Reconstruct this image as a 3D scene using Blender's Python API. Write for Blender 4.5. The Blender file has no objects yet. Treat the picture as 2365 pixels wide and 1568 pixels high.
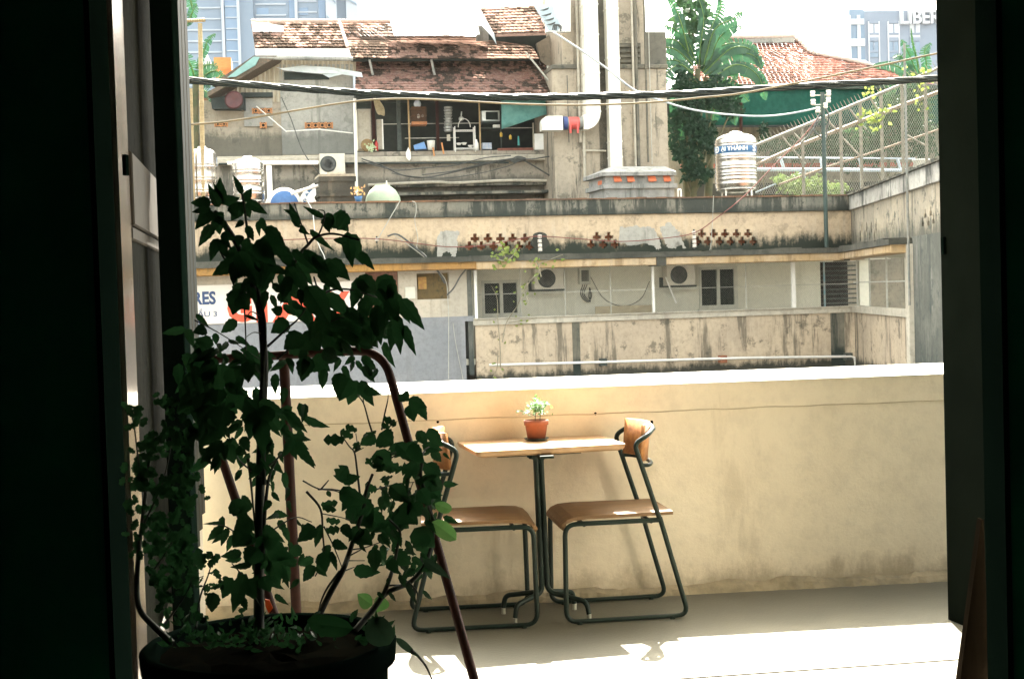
SUN_EL, SUN_AZ, SUN, SKY, EXPO, HAZE = 49.5, 4.5, 5., .135, 3.3, .00005
import bpy, math, random
from mathutils import Vector as V, Matrix
random.seed(7)
scn = bpy.context.scene
COL = scn.collection
# ------------------------------------------------------------------ camera model
F, CX, CY, H, ROLL = 3285., 1182.5, 784., 1.45, 0.03
PIT = -math.atan((CY - 675) / F)
FW = V((0, math.cos(PIT), math.sin(PIT))); ZU = V((0, -math.sin(PIT), math.cos(PIT)))
RT = V((1, 0, 0)) * math.cos(ROLL) - ZU * math.sin(ROLL)
UP = V((1, 0, 0)) * math.sin(ROLL) + ZU * math.cos(ROLL)
CAM = V((0, 0, H))
def ray(x, y): return FW + RT * ((x - CX) / F) - UP * ((y - CY) / F)
def at(x, y, Y):
    d = ray(x, y); return CAM + d * (Y / d.y)
def fl(x, y, z=0.):
    d = ray(x, y); return CAM + d * ((z - H) / d.z)
class Pl:
    """a vertical plane: origin point, direction along it, normal towards the camera"""
    def __init__(s, O, t):
        s.O = V((O[0], O[1], 0)); s.t = V((t[0], t[1], 0)).normalized()
        n = V((s.t.y, -s.t.x, 0))
        if (CAM - s.O).dot(n) < 0: n = -n
        s.n = n
    def at(s, x, y, o=0.):
        d = ray(x, y); O = s.O + s.n * o
        return CAM + d * ((O - CAM).dot(s.n) / d.dot(s.n))
    def sz(s, x, y, o=0.):
        p = s.at(x, y, o); return (p - s.O).dot(s.t), p.z
    def w(s, a, z, o=0.): return s.O + s.t * a + s.n * o + V((0, 0, z))
    def rect(s, x0, y0, x1, y1, o=0.):
        xm, ym = (x0 + x1) / 2, (y0 + y1) / 2
        return s.sz(x0, ym, o)[0], s.sz(x1, ym, o)[0], s.sz(xm, y1, o)[1], s.sz(xm, y0, o)[1]
def Ym(Y0, m): return Pl((0, Y0), (1, m))

# ------------------------------------------------------------------ mesh builder
class MB:
    def __init__(s): s.v = []; s.f = []; s.sm = []
    def add(s, vs, fs, smooth=False):
        b = len(s.v); s.v += [V(p) for p in vs]
        s.f += [tuple(b + i for i in f) for f in fs]; s.sm += [smooth] * len(fs); return s
    def hexa(s, p):  # 8 points: 4 front ring, 4 back ring
        return s.add(p, [(0, 1, 2, 3), (7, 6, 5, 4), (0, 4, 5, 1), (1, 5, 6, 2), (2, 6, 7, 3), (3, 7, 4, 0)])
    def slab(s, pl, a0, a1, z0, z1, o1, o0, bev=0.):
        P = lambda a, z, o: pl.w(a, z, o)
        if bev <= 0:
            return s.hexa([P(a0, z0, o1), P(a1, z0, o1), P(a1, z1, o1), P(a0, z1, o1), P(a0, z0, o0), P(a1, z0, o0), P(a1, z1, o0), P(a0, z1, o0)])
        b = bev
        vs = [P(a0 + b, z0 + b, o1), P(a1 - b, z0 + b, o1), P(a1 - b, z1 - b, o1), P(a0 + b, z1 - b, o1),
              P(a0, z0, o1 - b), P(a1, z0, o1 - b), P(a1, z1, o1 - b), P(a0, z1, o1 - b),
              P(a0, z0, o0), P(a1, z0, o0), P(a1, z1, o0), P(a0, z1, o0)]
        fs = [(0, 1, 2, 3), (11, 10, 9, 8)]
        for i in range(4):
            j = (i + 1) % 4; fs += [(i, i + 4, j + 4, j), (i + 4, i + 8, j + 8, j + 4)]
        return s.add(vs, fs)
    def pbox(s, pl, x0, y0, x1, y1, o1=0., o0=-.1, bev=0.):
        a0, a1, z0, z1 = pl.rect(x0, y0, x1, y1, o1); return s.slab(pl, a0, a1, z0, z1, o1, o0, bev)
    def box(s, c, sz, rz=0., bev=0.):
        pl = Pl((0, 0), (1, 0)); pl.O = V((c[0], c[1], 0)); pl.t = V((math.cos(rz), math.sin(rz), 0)); pl.n = V((math.sin(rz), -math.cos(rz), 0))
        return s.slab(pl, -sz[0] / 2, sz[0] / 2, c[2] - sz[2] / 2, c[2] + sz[2] / 2, sz[1] / 2, -sz[1] / 2, bev)
    def prism(s, pts, d):
        pts = [V(p) for p in pts]; n = len(pts); d = V(d)
        fs = [tuple(range(n)), tuple(range(2 * n - 1, n - 1, -1))] + [(i, i + n, (i + 1) % n + n, (i + 1) % n) for i in range(n)]
        return s.add(pts + [p + d for p in pts], fs)
    def ppoly(s, pl, px, o1=0., th=.1):
        return s.prism([pl.at(x, y, o1) for x, y in px], pl.n * -th)
    def tube(s, pts, r, n=8, cap=True, up=None):
        pts = [V(p) for p in pts]; N = len(pts); rs = r if isinstance(r, (list, tuple)) else [r] * N
        vs = []; pu = up or V((0, 0, 1))
        for i, p in enumerate(pts):
            d = (pts[min(i + 1, N - 1)] - pts[max(i - 1, 0)]).normalized()
            a = d.cross(pu)
            if a.length < 1e-3: a = d.cross(V((1, .1, 0)))
            a.normalize(); b = a.cross(d).normalized()
            if not up: pu = b
            for k in range(n):
                t = 2 * math.pi * k / n; vs.append(p + (a * math.cos(t) + b * math.sin(t)) * rs[i])
        fs = [(i * n + k, i * n + (k + 1) % n, (i + 1) * n + (k + 1) % n, (i + 1) * n + k) for i in range(N - 1) for k in range(n)]
        s.add(vs, fs, True)
        if cap: s.add(vs[:n], [tuple(range(n))]); s.add(vs[-n:], [tuple(range(n - 1, -1, -1))])
        return s
    def lathe(s, prof, c, n=24, ax=None, sm=True):
        """prof = [(r, h)...] about axis ax through c"""
        c = V(c); ax = V(ax or (0, 0, 1)).normalized(); a = ax.cross(V((1, 0, 0)) if abs(ax.x) < .9 else V((0, 1, 0))).normalized(); b = ax.cross(a)
        vs = []
        for r, h in prof:
            for k in range(n):
                t = 2 * math.pi * k / n; vs.append(c + ax * h + (a * math.cos(t) + b * math.sin(t)) * r)
        N = len(prof)
        s.add(vs, [(i * n + k, i * n + (k + 1) % n, (i + 1) * n + (k + 1) % n, (i + 1) * n + k) for i in range(N - 1) for k in range(n)], sm)
        if prof[0][0] > 1e-4: s.add(vs[:n], [tuple(range(n))])
        if prof[-1][0] > 1e-4: s.add(vs[-n:], [tuple(range(n - 1, -1, -1))])
        return s
    def ball(s, c, r, n=10, sc=(1, 1, 1)):
        c = V(c); vs = []; m = max(4, n // 2 + 1)
        for i in range(m + 1):
            p = math.pi * i / m
            for k in range(n):
                t = 2 * math.pi * k / n; vs.append(c + V((math.sin(p) * math.cos(t) * r * sc[0], math.sin(p) * math.sin(t) * r * sc[1], math.cos(p) * r * sc[2])))
        return s.add(vs, [(i * n + k, (i + 1) * n + k, (i + 1) * n + (k + 1) % n, i * n + (k + 1) % n) for i in range(m) for k in range(n)], True)
    def build(s, name, mat, parent=None, base=None):
        if parent is not None: o0 = V(parent['_o'])
        elif base is not None: o0 = V(base)
        else:
            xs = [p.x for p in s.v]; ys = [p.y for p in s.v]
            o0 = V(((min(xs) + max(xs)) / 2, (min(ys) + max(ys)) / 2, min(p.z for p in s.v)))
        me = bpy.data.meshes.new(name); me.from_pydata([tuple(p - o0) for p in s.v], [], s.f)
        me.polygons.foreach_set('use_smooth', s.sm)
        if isinstance(mat, (list, tuple)):
            for m in mat: me.materials.append(m)
        else: me.materials.append(mat)
        me.update()
        o = bpy.data.objects.new(name, me); COL.objects.link(o)
        if parent is not None:
            o.parent = parent
            o['_o'] = parent['_o']
        else:
            o.location = o0; o['_o'] = tuple(o0)
        return o
def recalc(o):
    import bmesh
    bm = bmesh.new(); bm.from_mesh(o.data); bmesh.ops.recalc_face_normals(bm, faces=bm.faces); bm.to_mesh(o.data); bm.free(); return o
def thing(name, label, cat, base, group=None):
    o = bpy.data.objects.new(name, None); COL.objects.link(o); o.location = V(base); o['_o'] = tuple(base)
    o.empty_display_size = .1
    return tag(o, label, cat, group)
def tag(o, label=None, cat=None, group=None, kind=None):
    if label: o['label'] = label
    if cat: o['category'] = cat
    if group: o['group'] = group
    if kind: o['kind'] = kind
    return o
def one(mb, name, mat, label, cat, group=None, base=None):
    return tag(mb.build(name, mat, None, base), label, cat, group)
def struct(mb, name, mat): return tag(mb.build(name, mat, None, (0, 0, 0)), None, None, None, 'structure')
def dup(root, loc, label=None, rz=None, group=None):
    def cp(o, par):
        c = o.copy(); COL.objects.link(c)
        if par is not None: c.parent = par
        for ch in [q for q in bpy.data.objects if q.parent == o]: cp(ch, c)
        return c
    r = cp(root, None); r.location = V(loc)
    if rz is not None: r.rotation_euler.z = rz
    if label: r['label'] = label
    return r
def bez(pts, n=8):
    """smooth curve through points (Catmull-Rom)"""
    pts = [V(p) for p in pts]; P = [pts[0] * 2 - pts[1]] + pts + [pts[-1] * 2 - pts[-2]]; out = []
    for i in range(1, len(P) - 2):
        for k in range(n):
            t = k / n; a, b, c, d = P[i - 1], P[i], P[i + 1], P[i + 2]
            out.append(.5 * ((2 * b) + (c - a) * t + (2 * a - 5 * b + 4 * c - d) * t * t + (3 * b - a - 3 * c + d) * t ** 3))
    return out + [pts[-1]]
def rounded(pts, r, n=5):
    """polyline with rounded corners of radius r"""
    pts = [V(p) for p in pts]; out = [pts[0]]
    for i in range(1, len(pts) - 1):
        p = pts[i]; a = (pts[i - 1] - p); b = (pts[i + 1] - p); rr = min(r, a.length * .45, b.length * .45)
        a = p + a.normalized() * rr; b = p + b.normalized() * rr
        for k in range(n + 1):
            t = k / n; out.append(a * (1 - t) ** 2 + p * 2 * t * (1 - t) + b * t * t)
    return out + [pts[-1]]
def textmesh(mb, body, width, height, fn, bold=0., ext=.004):
    """writing as real thin geometry; fn maps (x, z, depth) to the world"""
    cu = bpy.data.curves.new('t', 'FONT'); cu.body = body; cu.extrude = ext; cu.offset = bold; cu.resolution_u = 3
    ob = bpy.data.objects.new('t', cu); COL.objects.link(ob)
    dg = bpy.context.evaluated_depsgraph_get(); me = bpy.data.meshes.new_from_object(ob.evaluated_get(dg))
    xs = [v.co.x for v in me.vertices]; ys = [v.co.y for v in me.vertices]
    x0, x1, y0, y1 = min(xs), max(xs), min(ys), max(ys)
    vs = [fn((v.co.x - x0) / (x1 - x0) * width, (v.co.y - y0) / (y1 - y0) * height, v.co.z) for v in me.vertices]
    mb.add(vs, [tuple(p.vertices) for p in me.polygons])
    bpy.data.objects.remove(ob); bpy.data.meshes.remove(me); bpy.data.curves.remove(cu)
# ------------------------------------------------------------------ materials
def newmat(name):
    m = bpy.data.materials.new(name); m.use_nodes = True; nt = m.node_tree
    b = nt.nodes['Principled BSDF']; return m, nt, b
class NT:
    def __init__(s, nt): s.nt = nt
    def n(s, t, **k):
        nd = s.nt.nodes.new(t)
        for a, b in k.items():
            if a in nd.inputs.keys() if isinstance(a, str) else False: nd.inputs[a].default_value = b
            else: setattr(nd, a, b)
        return nd
    def l(s, a, b): s.nt.links.new(a, b)
    def coord(s, world=True, sc=(1, 1, 1)):
        c = s.n('ShaderNodeNewGeometry').outputs['Position'] if world else s.n('ShaderNodeTexCoord').outputs['Object']
        mp = s.n('ShaderNodeMapping'); mp.inputs['Scale'].default_value = sc; s.l(c, mp.inputs['Vector']); return mp.outputs[0]
    def noise(s, vec, scale, detail=6, rough=.6):
        t = s.n('ShaderNodeTexNoise'); t.inputs['Scale'].default_value = scale; t.inputs['Detail'].default_value = detail
        t.inputs['Roughness'].default_value = rough; s.l(vec, t.inputs['Vector']); return t.outputs['Fac']
    def mr(s, val, a, b, c=0., d=1.):
        t = s.n('ShaderNodeMapRange'); t.interpolation_type = 'SMOOTHSTEP'
        s.l(val, t.inputs[0]); 
        for i, q in zip((1, 2, 3, 4), (a, b, c, d)): t.inputs[i].default_value = q
        return t.outputs[0]
    def mix(s, fac, a, b):
        t = s.n('ShaderNodeMix'); t.data_type = 'RGBA'
        for i, q in ((0, fac), (6, a), (7, b)):
            if hasattr(q, 'is_linked'): s.l(q, t.inputs[i])
            elif i == 0: t.inputs[0].default_value = q
            else: t.inputs[i].default_value = (*q, 1)
        return t.outputs[2]
    def math(s, op, a, b=None):
        t = s.n('ShaderNodeMath'); t.operation = op
        for i, q in ((0, a), (1, b)):
            if q is None: continue
            if hasattr(q, 'is_linked'): s.l(q, t.inputs[i])
            else: t.inputs[i].default_value = q
        return t.outputs[0]
def M(name, c, c2=None, scale=8., rough=.6, metal=0., bump=0., world=False, spec=.5, sc=(1, 1, 1), bscale=None, trans=0.):
    m, nt, b = newmat(name); N = NT(nt)
    if c2 is None: c2 = tuple(q * .75 for q in c)
    co = N.coord(world, sc); f = N.noise(co, scale)
    N.l(N.mix(N.mr(f, .35, .65), c, c2), b.inputs['Base Color'])
    b.inputs['Roughness'].default_value = rough; b.inputs['Metallic'].default_value = metal
    b.inputs['Specular IOR Level'].default_value = spec
    if bump:
        bp = N.n('ShaderNodeBump'); bp.inputs['Strength'].default_value = bump; bp.inputs['Distance'].default_value = .01
        N.l(N.noise(co, bscale or scale * 3), bp.inputs['Height']); N.l(bp.outputs[0], b.inputs['Normal'])
    if spec < .07:
        df = N.n('ShaderNodeBsdfDiffuse'); N.l(b.inputs['Base Color'].links[0].from_socket, df.inputs['Color']); N.l(df.outputs[0], nt.nodes['Material Output'].inputs['Surface'])
    if trans:
        out = nt.nodes['Material Output']; tr = N.n('ShaderNodeBsdfTranslucent'); mx = N.n('ShaderNodeMixShader'); mx.inputs[0].default_value = trans
        N.l(N.mix(N.mr(f, .35, .65), tuple(min(1, q * 2.2) for q in c), tuple(min(1, q * 2.2) for q in c2)), tr.inputs['Color'])
        N.l(b.outputs[0], mx.inputs[1]); N.l(tr.outputs[0], mx.inputs[2]); N.l(mx.outputs[0], out.inputs['Surface'])
    return m
def plaster(name, c, c2, dark=(.03, .035, .03), streak=.5, grime=.4, bands=(), rough=.9, thr=.53, seed=0., light=None, vs=.25, patches=(), fine=.35, tint=()):
    """old painted render: blotches, vertical runs, black mould and other dark bands at given heights; bands=(z_full, z_none, strength)"""
    if not name.startswith(('balcony_plaster', 'coping')): c, c2, light = (tuple(q * .76 for q in k) if k else k for k in (c, c2, light))
    m, nt, b = newmat(name); N = NT(nt)
    off = N.n('ShaderNodeVectorMath'); off.operation = 'ADD'; off.inputs[1].default_value = (seed, seed * 1.7, seed * .6)
    g = N.n('ShaderNodeNewGeometry'); N.l(g.outputs['Position'], off.inputs[0])
    def cs(sc):
        mp = N.n('ShaderNodeMapping'); mp.inputs['Scale'].default_value = sc; N.l(off.outputs[0], mp.inputs['Vector']); return mp.outputs[0]
    iso = cs((1, 1, 1)); run = cs((1, 1, vs * .35))
    n1 = N.noise(iso, .7, 4); col = N.mix(N.mr(n1, .38, .62), c, c2)
    nf = N.noise(iso, 9, 8, .75); col = N.mix(N.math('MULTIPLY', N.mr(nf, .42, .68), fine), col, tuple(q * .45 for q in c2))
    if light:
        nl = N.noise(run, 3.1, 6, .7); col = N.mix(N.math('MULTIPLY', N.mr(nl, .55, .72), .6), col, light)
    nr = N.noise(run, 2.2, 7, .7); col = N.mix(N.math('MULTIPLY', N.mr(nr, thr, thr + .1), streak), col, dark)
    ng = N.noise(iso, 2.3, 8, .72); col = N.mix(N.math('MULTIPLY', N.mr(ng, .55, .62), grime), col, tuple(q * 1.3 for q in dark))
    sep = N.n('ShaderNodeSeparateXYZ'); N.l(g.outputs['Position'], sep.inputs[0])
    nb = N.noise(run, 2.8, 7, .75); nb2 = N.noise(iso, 5.5, 6, .75)
    for z1, z0, st in bands:
        amp = abs(z1 - z0) * 1.6
        zz = N.math('ADD', sep.outputs[2], N.math('MULTIPLY', N.math('SUBTRACT', N.math('ADD', N.math('MULTIPLY', nb, .6), N.math('MULTIPLY', nb2, .4)), .5), amp * 2.6))
        a, bb = (z1, z0)
        t = N.mr(zz, min(a, bb), max(a, bb), 1. if a < bb else 0., 0. if a < bb else 1.)
        col = N.mix(N.math('MULTIPLY', t, st), col, dark)
    N.l(col, b.inputs['Base Color']); b.inputs['Roughness'].default_value = rough; b.inputs['Specular IOR Level'].default_value = .2
    bp = N.n('ShaderNodeBump'); bp.inputs['Strength'].default_value = .35; bp.inputs['Distance'].default_value = .02
    N.l(nf, bp.inputs['Height']); N.l(bp.outputs[0], b.inputs['Normal'])
    return m
# ------------------------------------------------------------------ materials used near the camera
m_dark = M('shadow_green_dark', (.003, .0065, .0048), (.0025, .0055, .004), 3, .9, spec=.03)  # green tint of the dark interior's shadows put into the colour
m_room = M('room_bounce_green', (.3, .44, .38), (.26, .4, .34), 3, .9, spec=.03)  # unseen room walls kept pale to bounce light onto the front wall
m_front = M('front_shadow_green', (.006, .13, .065), (.005, .11, .055), 3, .9, spec=.03)  # shadow green put into the colour of the added lining
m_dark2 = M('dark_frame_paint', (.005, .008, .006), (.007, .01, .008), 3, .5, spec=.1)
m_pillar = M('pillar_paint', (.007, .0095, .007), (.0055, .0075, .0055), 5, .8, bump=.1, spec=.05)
m_alu = M('brushed_steel', (.5, .43, .36), (.38, .32, .27), 2, .22, 1., sc=(1, 1, .2))
m_rail = M('door_rail_paint', (.042, .036, .027), (.032, .027, .02), 6, .7, bump=.1, spec=.15)
m_glassp = M('ribbed_panel', (.01, .011, .008), (.007, .008, .006), 30, .8, sc=(3, 3, .15), bump=.3, spec=.08)
m_bwall = plaster('balcony_plaster', (.84, .76, .62), (.8, .715, .575), dark=(.33, .27, .18), streak=.24, grime=.05, bands=((.0, .16, .7),), thr=.575, light=(.8, .72, .58), fine=.18, vs=.8)  # brown band along the foot of the wall, fading upward
m_cope = plaster('coping_plaster', (.8, .77, .7), (.72, .69, .62), dark=(.3, .27, .2), streak=.1, grime=.12, fine=.15)
m_floor = M('balcony_floor_cement', (.135, .129, .1), (.11, .106, .083), 1.4, .5, bump=.25, spec=.2, bscale=60)
m_floor2 = M('room_floor_cement', (.16, .15, .13), (.12, .11, .1), 2, .5)
m_steel = M('black_green_steel', (.012, .024, .02), (.012, .022, .018), 9, .4, spec=.22)
m_wood = M('honey_wood', (.44, .2, .07), (.3, .125, .042), 9, .42, sc=(.6, 5, 5), bump=.1)
m_seat = M('seat_wood', (.2, .11, .045), (.14, .075, .03), 9, .5, sc=(.6, 6, 5), bump=.1)
m_top = M('table_wood', (.5, .32, .18), (.4, .25, .13), 7, .38, sc=(.5, 6, 5), bump=.1)
m_terra = M('terracotta', (.22, .065, .03), (.16, .05, .024), 14, .8, bump=.3)
m_saucer = M('dark_slate', (.02, .035, .032), (.035, .05, .045), 14, .5)
m_soil = M('soil', (.003, .0035, .0025), (.005, .0045, .003), 30, 1., bump=.8, spec=.03)
m_glide = M('clear_glide', (.45, .45, .4), (.35, .35, .3), 9, .3)
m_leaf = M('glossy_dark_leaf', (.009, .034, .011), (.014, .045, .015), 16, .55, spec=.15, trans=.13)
m_leafl = M('lit_leaf', (.04, .1, .025), (.06, .12, .035), 16, .5, spec=.4, trans=.3)  # paler leaf copy with caught light put into its colour
m_leafs = M('small_plant_leaf', (.06, .15, .035), (.11, .22, .06), 30, .4, spec=.5, trans=.3)
m_stem = M('brown_green_stem', (.012, .016, .009), (.02, .024, .012), 12, .8)
m_fuzz = M('downy_leaf', (.022, .045, .024), (.016, .036, .018), 30, .9, trans=.1)
m_pot = M('dark_glazed_pot', (.004, .008, .006), (.003, .006, .004), 5, .7, bump=.1, spec=.05)
m_rust = M('red_oxide_paint', (.035, .011, .007), (.025, .009, .006), 20, .6, spec=.15)
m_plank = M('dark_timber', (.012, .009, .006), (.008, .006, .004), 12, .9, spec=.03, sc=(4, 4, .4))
m_concr = M('room_ceiling_paint', (.1, .11, .1), (.08, .09, .08), 3, .9)
m_block = M('block_slab_white', (.78, .73, .64), (.74, .69, .6), 3, .9)  # pale so the added slab bounces light onto the parapet

W = Ym(6.63, .103)
# ------------------------------------------------------------------ room and balcony (the setting)
mb = MB(); pts = [(-9, 4.1), (9, 4.1), (9, 6.63 + .93 + .3), (-9, 6.63 - .93 + .3)]
mb.prism([V((x, y, 0)) for x, y in reversed(pts)], (0, 0, -.25)); struct(mb, 'balcony_floor', m_floor)
mb = MB(); mb.box((0, -.2, -.125), (9, 8.59, .25)); struct(mb, 'floor', m_floor2)
mb = MB(); mb.box((0, -.1, 3.2), (9, 8.6, .2)); struct(mb, 'ceiling', m_concr)
mb = MB(); mb.box((-4.5, -.1, 1.55), (.2, 8.6, 3.1)); struct(mb, 'wall_left', m_room)
mb = MB(); mb.box((4.5, -.1, 1.55), (.2, 8.6, 3.1)); struct(mb, 'wall_right', m_room)
mb = MB(); mb.box((0, -4.4, 1.55), (8.8, .2, 3.1)); struct(mb, 'wall_back', m_room)
xl = at(288, 784, 4.235).x; xr = at(2252, 784, 4.235).x
mb = MB()
mb.box(((-4.4 + xl) / 2, 4.1, 1.55), (xl + 4.4, .156, 3.1)); mb.box(((4.4 + xr) / 2, 4.1, 1.55), (4.4 - xr, .156, 3.1)); xi = xl - .016; xj = xr + .016; mb.box((xl - .008, 4.012, 1.55), (.016, .02, 3.1)); mb.box((xr + .008, 4.012, 1.55), (.016, .02, 3.1))
lin = MB(); lin.box(((-4.4 + xi) / 2, 4.015, 1.55), (xi + 4.4, .01, 3.1)); lin.box(((4.4 + xj) / 2, 4.015, 1.55), (4.4 - xj, .01, 3.1)); struct(lin, 'front_shadow_lining', m_front)  # added lining that lifts the black with a shadow green
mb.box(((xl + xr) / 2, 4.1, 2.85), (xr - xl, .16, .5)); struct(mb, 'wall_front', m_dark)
mb = MB(); mb.box(((-9 + xl) / 2 - .01, 4.205, 1.6), (xl + 9 - .02, .045, 3.2)); mb.box(((9 + xr) / 2 + .01, 4.205, 1.6), (9 - xr - .02, .045, 3.2)); struct(mb, 'bounce_wall_outside', M('bounce_white', (.8, .75, .62), (.75, .7, .57), 2, .9))  # unseen pale facing added to bounce sun back onto the parapet
# unseen slab added over the balcony to keep sun off the room
mb = MB(); mb.box((-.1, 5.4, 3.13), (5.2, 2.44, .16)); mb.box((-5.9, 4.5, 3.13), (6.4, .64, .16)); mb.box((5.75, 4.5, 3.13), (6.5, .64, .16)); tag(mb.build('sun_block_slab', m_block, None, (0, 0, 0)), kind='structure')

# parapet
mb = MB(); mb.slab(W, -9.2, 9.2, -.3, .9895, 0, -.16)
bw = thing('balcony_wall', 'long cream plastered balcony parapet behind the cafe table, scuffed and stained', 'wall', W.w(0, 0))
mb.build('wall', m_bwall, bw)
mb = MB()   # sloping sunlit coping, a drip line below
prof = [(.008, .99), (.008, .996), (-.09, 1.038), (-.165, 1.038), (-.165, .99)]
v = [W.w(a, z, o) for a in (-9.2, 9.2) for o, z in prof]
mb.add(v, [(0, 1, 6, 5), (1, 2, 7, 6), (2, 3, 8, 7), (3, 4, 9, 8), (4, 0, 5, 9)]); recalc(mb.build('coping', m_cope, bw))
mb = MB()   # hairline shrinkage crack: a thin lip of plaster running along the wall
cr = []
for i in range(140):
    a = -3.4 + i * .05; z = .868 + .0015 * math.sin(i * .9) + random.uniform(-.001, .001)
    cr.append(W.w(a, z, .0015))
mb.tube(cr, .0026, 4); mb.build('crack_lip', M('crack_edge', (.5, .42, .3), (.56, .47, .34), 10, .9), bw)
mb = MB()   # crumbling skirt where wall meets floor
sk = []; n = 160
for i in range(n + 1):
    a = -3.6 + i * 6.4 / n; h = .03 + .022 * abs(math.sin(i * .37) * math.sin(i * .11 + 1)) + random.uniform(0, .012); d = .018 + random.uniform(0, .018)
    sk += [W.w(a, 0, d + .02), W.w(a, h * .6, d), W.w(a, h, .002)]
mb.add(sk, [(i * 3 + k, i * 3 + 3 + k, i * 3 + 4 + k, i * 3 + 1 + k) for i in range(n) for k in range(2)])
mb.build('mortar_skirt', M('brown_mortar', (.36, .3, .2), (.22, .19, .13), 8, .95, bump=.6), bw)  # mottled brown mortar along the foot
for i, (x, y, r) in enumerate(((1212, 938, .006), (1500, 975, .006), (1258, 1385, .035), (1520, 1380, .03))):
    pass
mb = MB()
for q_, r_ in ((W.at(1505, 975, .0), .009), (W.at(1375, 955, .0), .007), (W.at(1011, 974, .0), .007)): MB().ball(q_, r_, 8, (1, .5, 1)).build('plug_hole', m_soil, bw)
# faint joint lines on the sunny floor: narrow shallow strips of darker grout
mb = MB()
for (x0, y0, x1, y1) in ((930, 1612, 2260, 1520),):
    a, b = fl(x0, y0), fl(x1, y1); d = (b - a).normalized(); s = V((-d.y, d.x, 0)) * .0025
    a = a - d * 3; b = b + d * 2
    mb.prism([p + V((0, 0, .004)) for p in (a - s, b - s, b + s, a + s)], (0, 0, -.006))
struct(mb, 'floor_joint', M('grout', (.085, .08, .062), (.075, .07, .055), 9, .8))

# pillar on the right, timber leaning beside it
p0 = fl(2190, 1430); p1 = fl(2230, 1447); p2 = p0 + (p1 - p0) * 2.4
pp = Pl((p0.x, p0.y), (p1.x - p0.x, p1.y - p0.y))
L = (p2 - p0).length; mb = MB(); nrm = pp.n if pp.n.x < 0 else -pp.n
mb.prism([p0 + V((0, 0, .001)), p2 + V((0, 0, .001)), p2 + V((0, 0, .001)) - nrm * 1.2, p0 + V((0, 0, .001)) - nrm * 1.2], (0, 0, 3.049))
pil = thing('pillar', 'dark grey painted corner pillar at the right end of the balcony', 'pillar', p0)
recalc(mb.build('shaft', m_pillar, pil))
mb = MB(); q = pp.at(2182, 570, 0); mb.slab(pp, (q - pp.O).dot(pp.t) - .012, (q - pp.O).dot(pp.t) + .012, q.z - .03, q.z + .04, .012, 0); mb.build('latch_plate', m_dark, pil)
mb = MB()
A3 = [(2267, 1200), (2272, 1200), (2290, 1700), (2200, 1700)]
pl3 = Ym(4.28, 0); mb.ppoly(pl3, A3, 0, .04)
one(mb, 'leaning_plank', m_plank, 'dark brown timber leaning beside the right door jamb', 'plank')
# left: steel edged sliding door leaf seen at a grazing angle
d0 = at(313.5, 784, 4.92); d1 = at(381, 784, 6.3); dp = Pl((d0.x, d0.y), (d1.x - d0.x, d1.y - d0.y)); DL = (V((d1.x, d1.y)) - V((d0.x, d0.y))).length
door = thing('sliding_door', 'ribbed door leaf with steel edge and broad middle rail at the left jamb', 'door', dp.w(0, 0))
mb = MB(); n = 150
vs = []
for i in range(n + 1):
    a = DL * i / n; o = -.012 + .005 * math.cos(i * math.pi * 2 / 5)
    vs += [dp.w(a, .12, o), dp.w(a, 3.04, o)]
vs2 = [dp.w(0, .12, -.04), dp.w(0, 3.04, -.04), dp.w(DL, .12, -.04), dp.w(DL, 3.04, -.04)]
mb.add(vs, [(2 * i, 2 * i + 2, 2 * i + 3, 2 * i + 1) for i in range(n)]); mb.add(vs2, [(0, 1, 3, 2)]); mb.build('panel', m_glassp, door)
mb = MB(); mb.slab(dp, 0, DL, 1.72, 1.975, .012, -.03, .006); mb.build('rail', m_rail, door)
mb = MB(); mb.slab(dp, 0, DL, 1.67, 1.717, .004, -.03, .006); mb.slab(dp, 0, DL, .02, .17, .012, -.03, .006); mb.build('lower_rail', m_rail, door)
a0, a1 = at(276, 784, 4.19).x, at(302, 784, 4.19).x
mb = MB(); q0, q1 = at(289, 784, 4.24), at(313, 784, 4.9); q0.z = q1.z = .003; mb.prism([q0, q1, q1 + V((-.04, -.01, 0)), q0 + V((-.04, -.01, 0))], (0, 0, 3.0)); es = recalc(mb.build('edge_stile', m_alu, door)); 
mb = MB(); q = at(300, 385, 4.24); mb.box((q.x, 4.19, q.z), (.012, .03, .06), 0, .003); mb.build('handle', m_dark, door)
# dark posts and stacked shutters further out on the left
def vpost(x0, x1, y, Y, th, z0=0.001, z1=3.049):
    m_ = MB(); a, b = at(x0, y, Y).x, at(x1, y, Y).x; m_.box(((a + b) / 2, Y + th / 2, (z0 + z1) / 2), (b - a, th, z1 - z0), 0, .004); return m_
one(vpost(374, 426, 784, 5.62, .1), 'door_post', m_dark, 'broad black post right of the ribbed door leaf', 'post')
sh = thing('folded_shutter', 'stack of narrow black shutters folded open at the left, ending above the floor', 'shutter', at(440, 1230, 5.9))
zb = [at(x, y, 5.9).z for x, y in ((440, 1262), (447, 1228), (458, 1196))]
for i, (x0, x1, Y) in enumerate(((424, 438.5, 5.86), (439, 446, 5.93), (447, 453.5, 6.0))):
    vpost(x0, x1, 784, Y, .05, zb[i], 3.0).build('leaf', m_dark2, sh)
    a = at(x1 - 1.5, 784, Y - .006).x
    m_ = MB(); m_.box((a, Y - .003, (zb[i] + 3.0) / 2), (.0035, .006, 2.9 - zb[i] + .1)); m_.build('edge_glint', m_rail, sh)  # paler strip painted for the light reflected along each shutter edge
one(vpost(438, 458, 1330, 6.25, .12, .001, zb[2] - .04), 'door_stop', m_cope, 'small pale plaster upstand under the black folded shutters', 'upstand')

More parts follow.
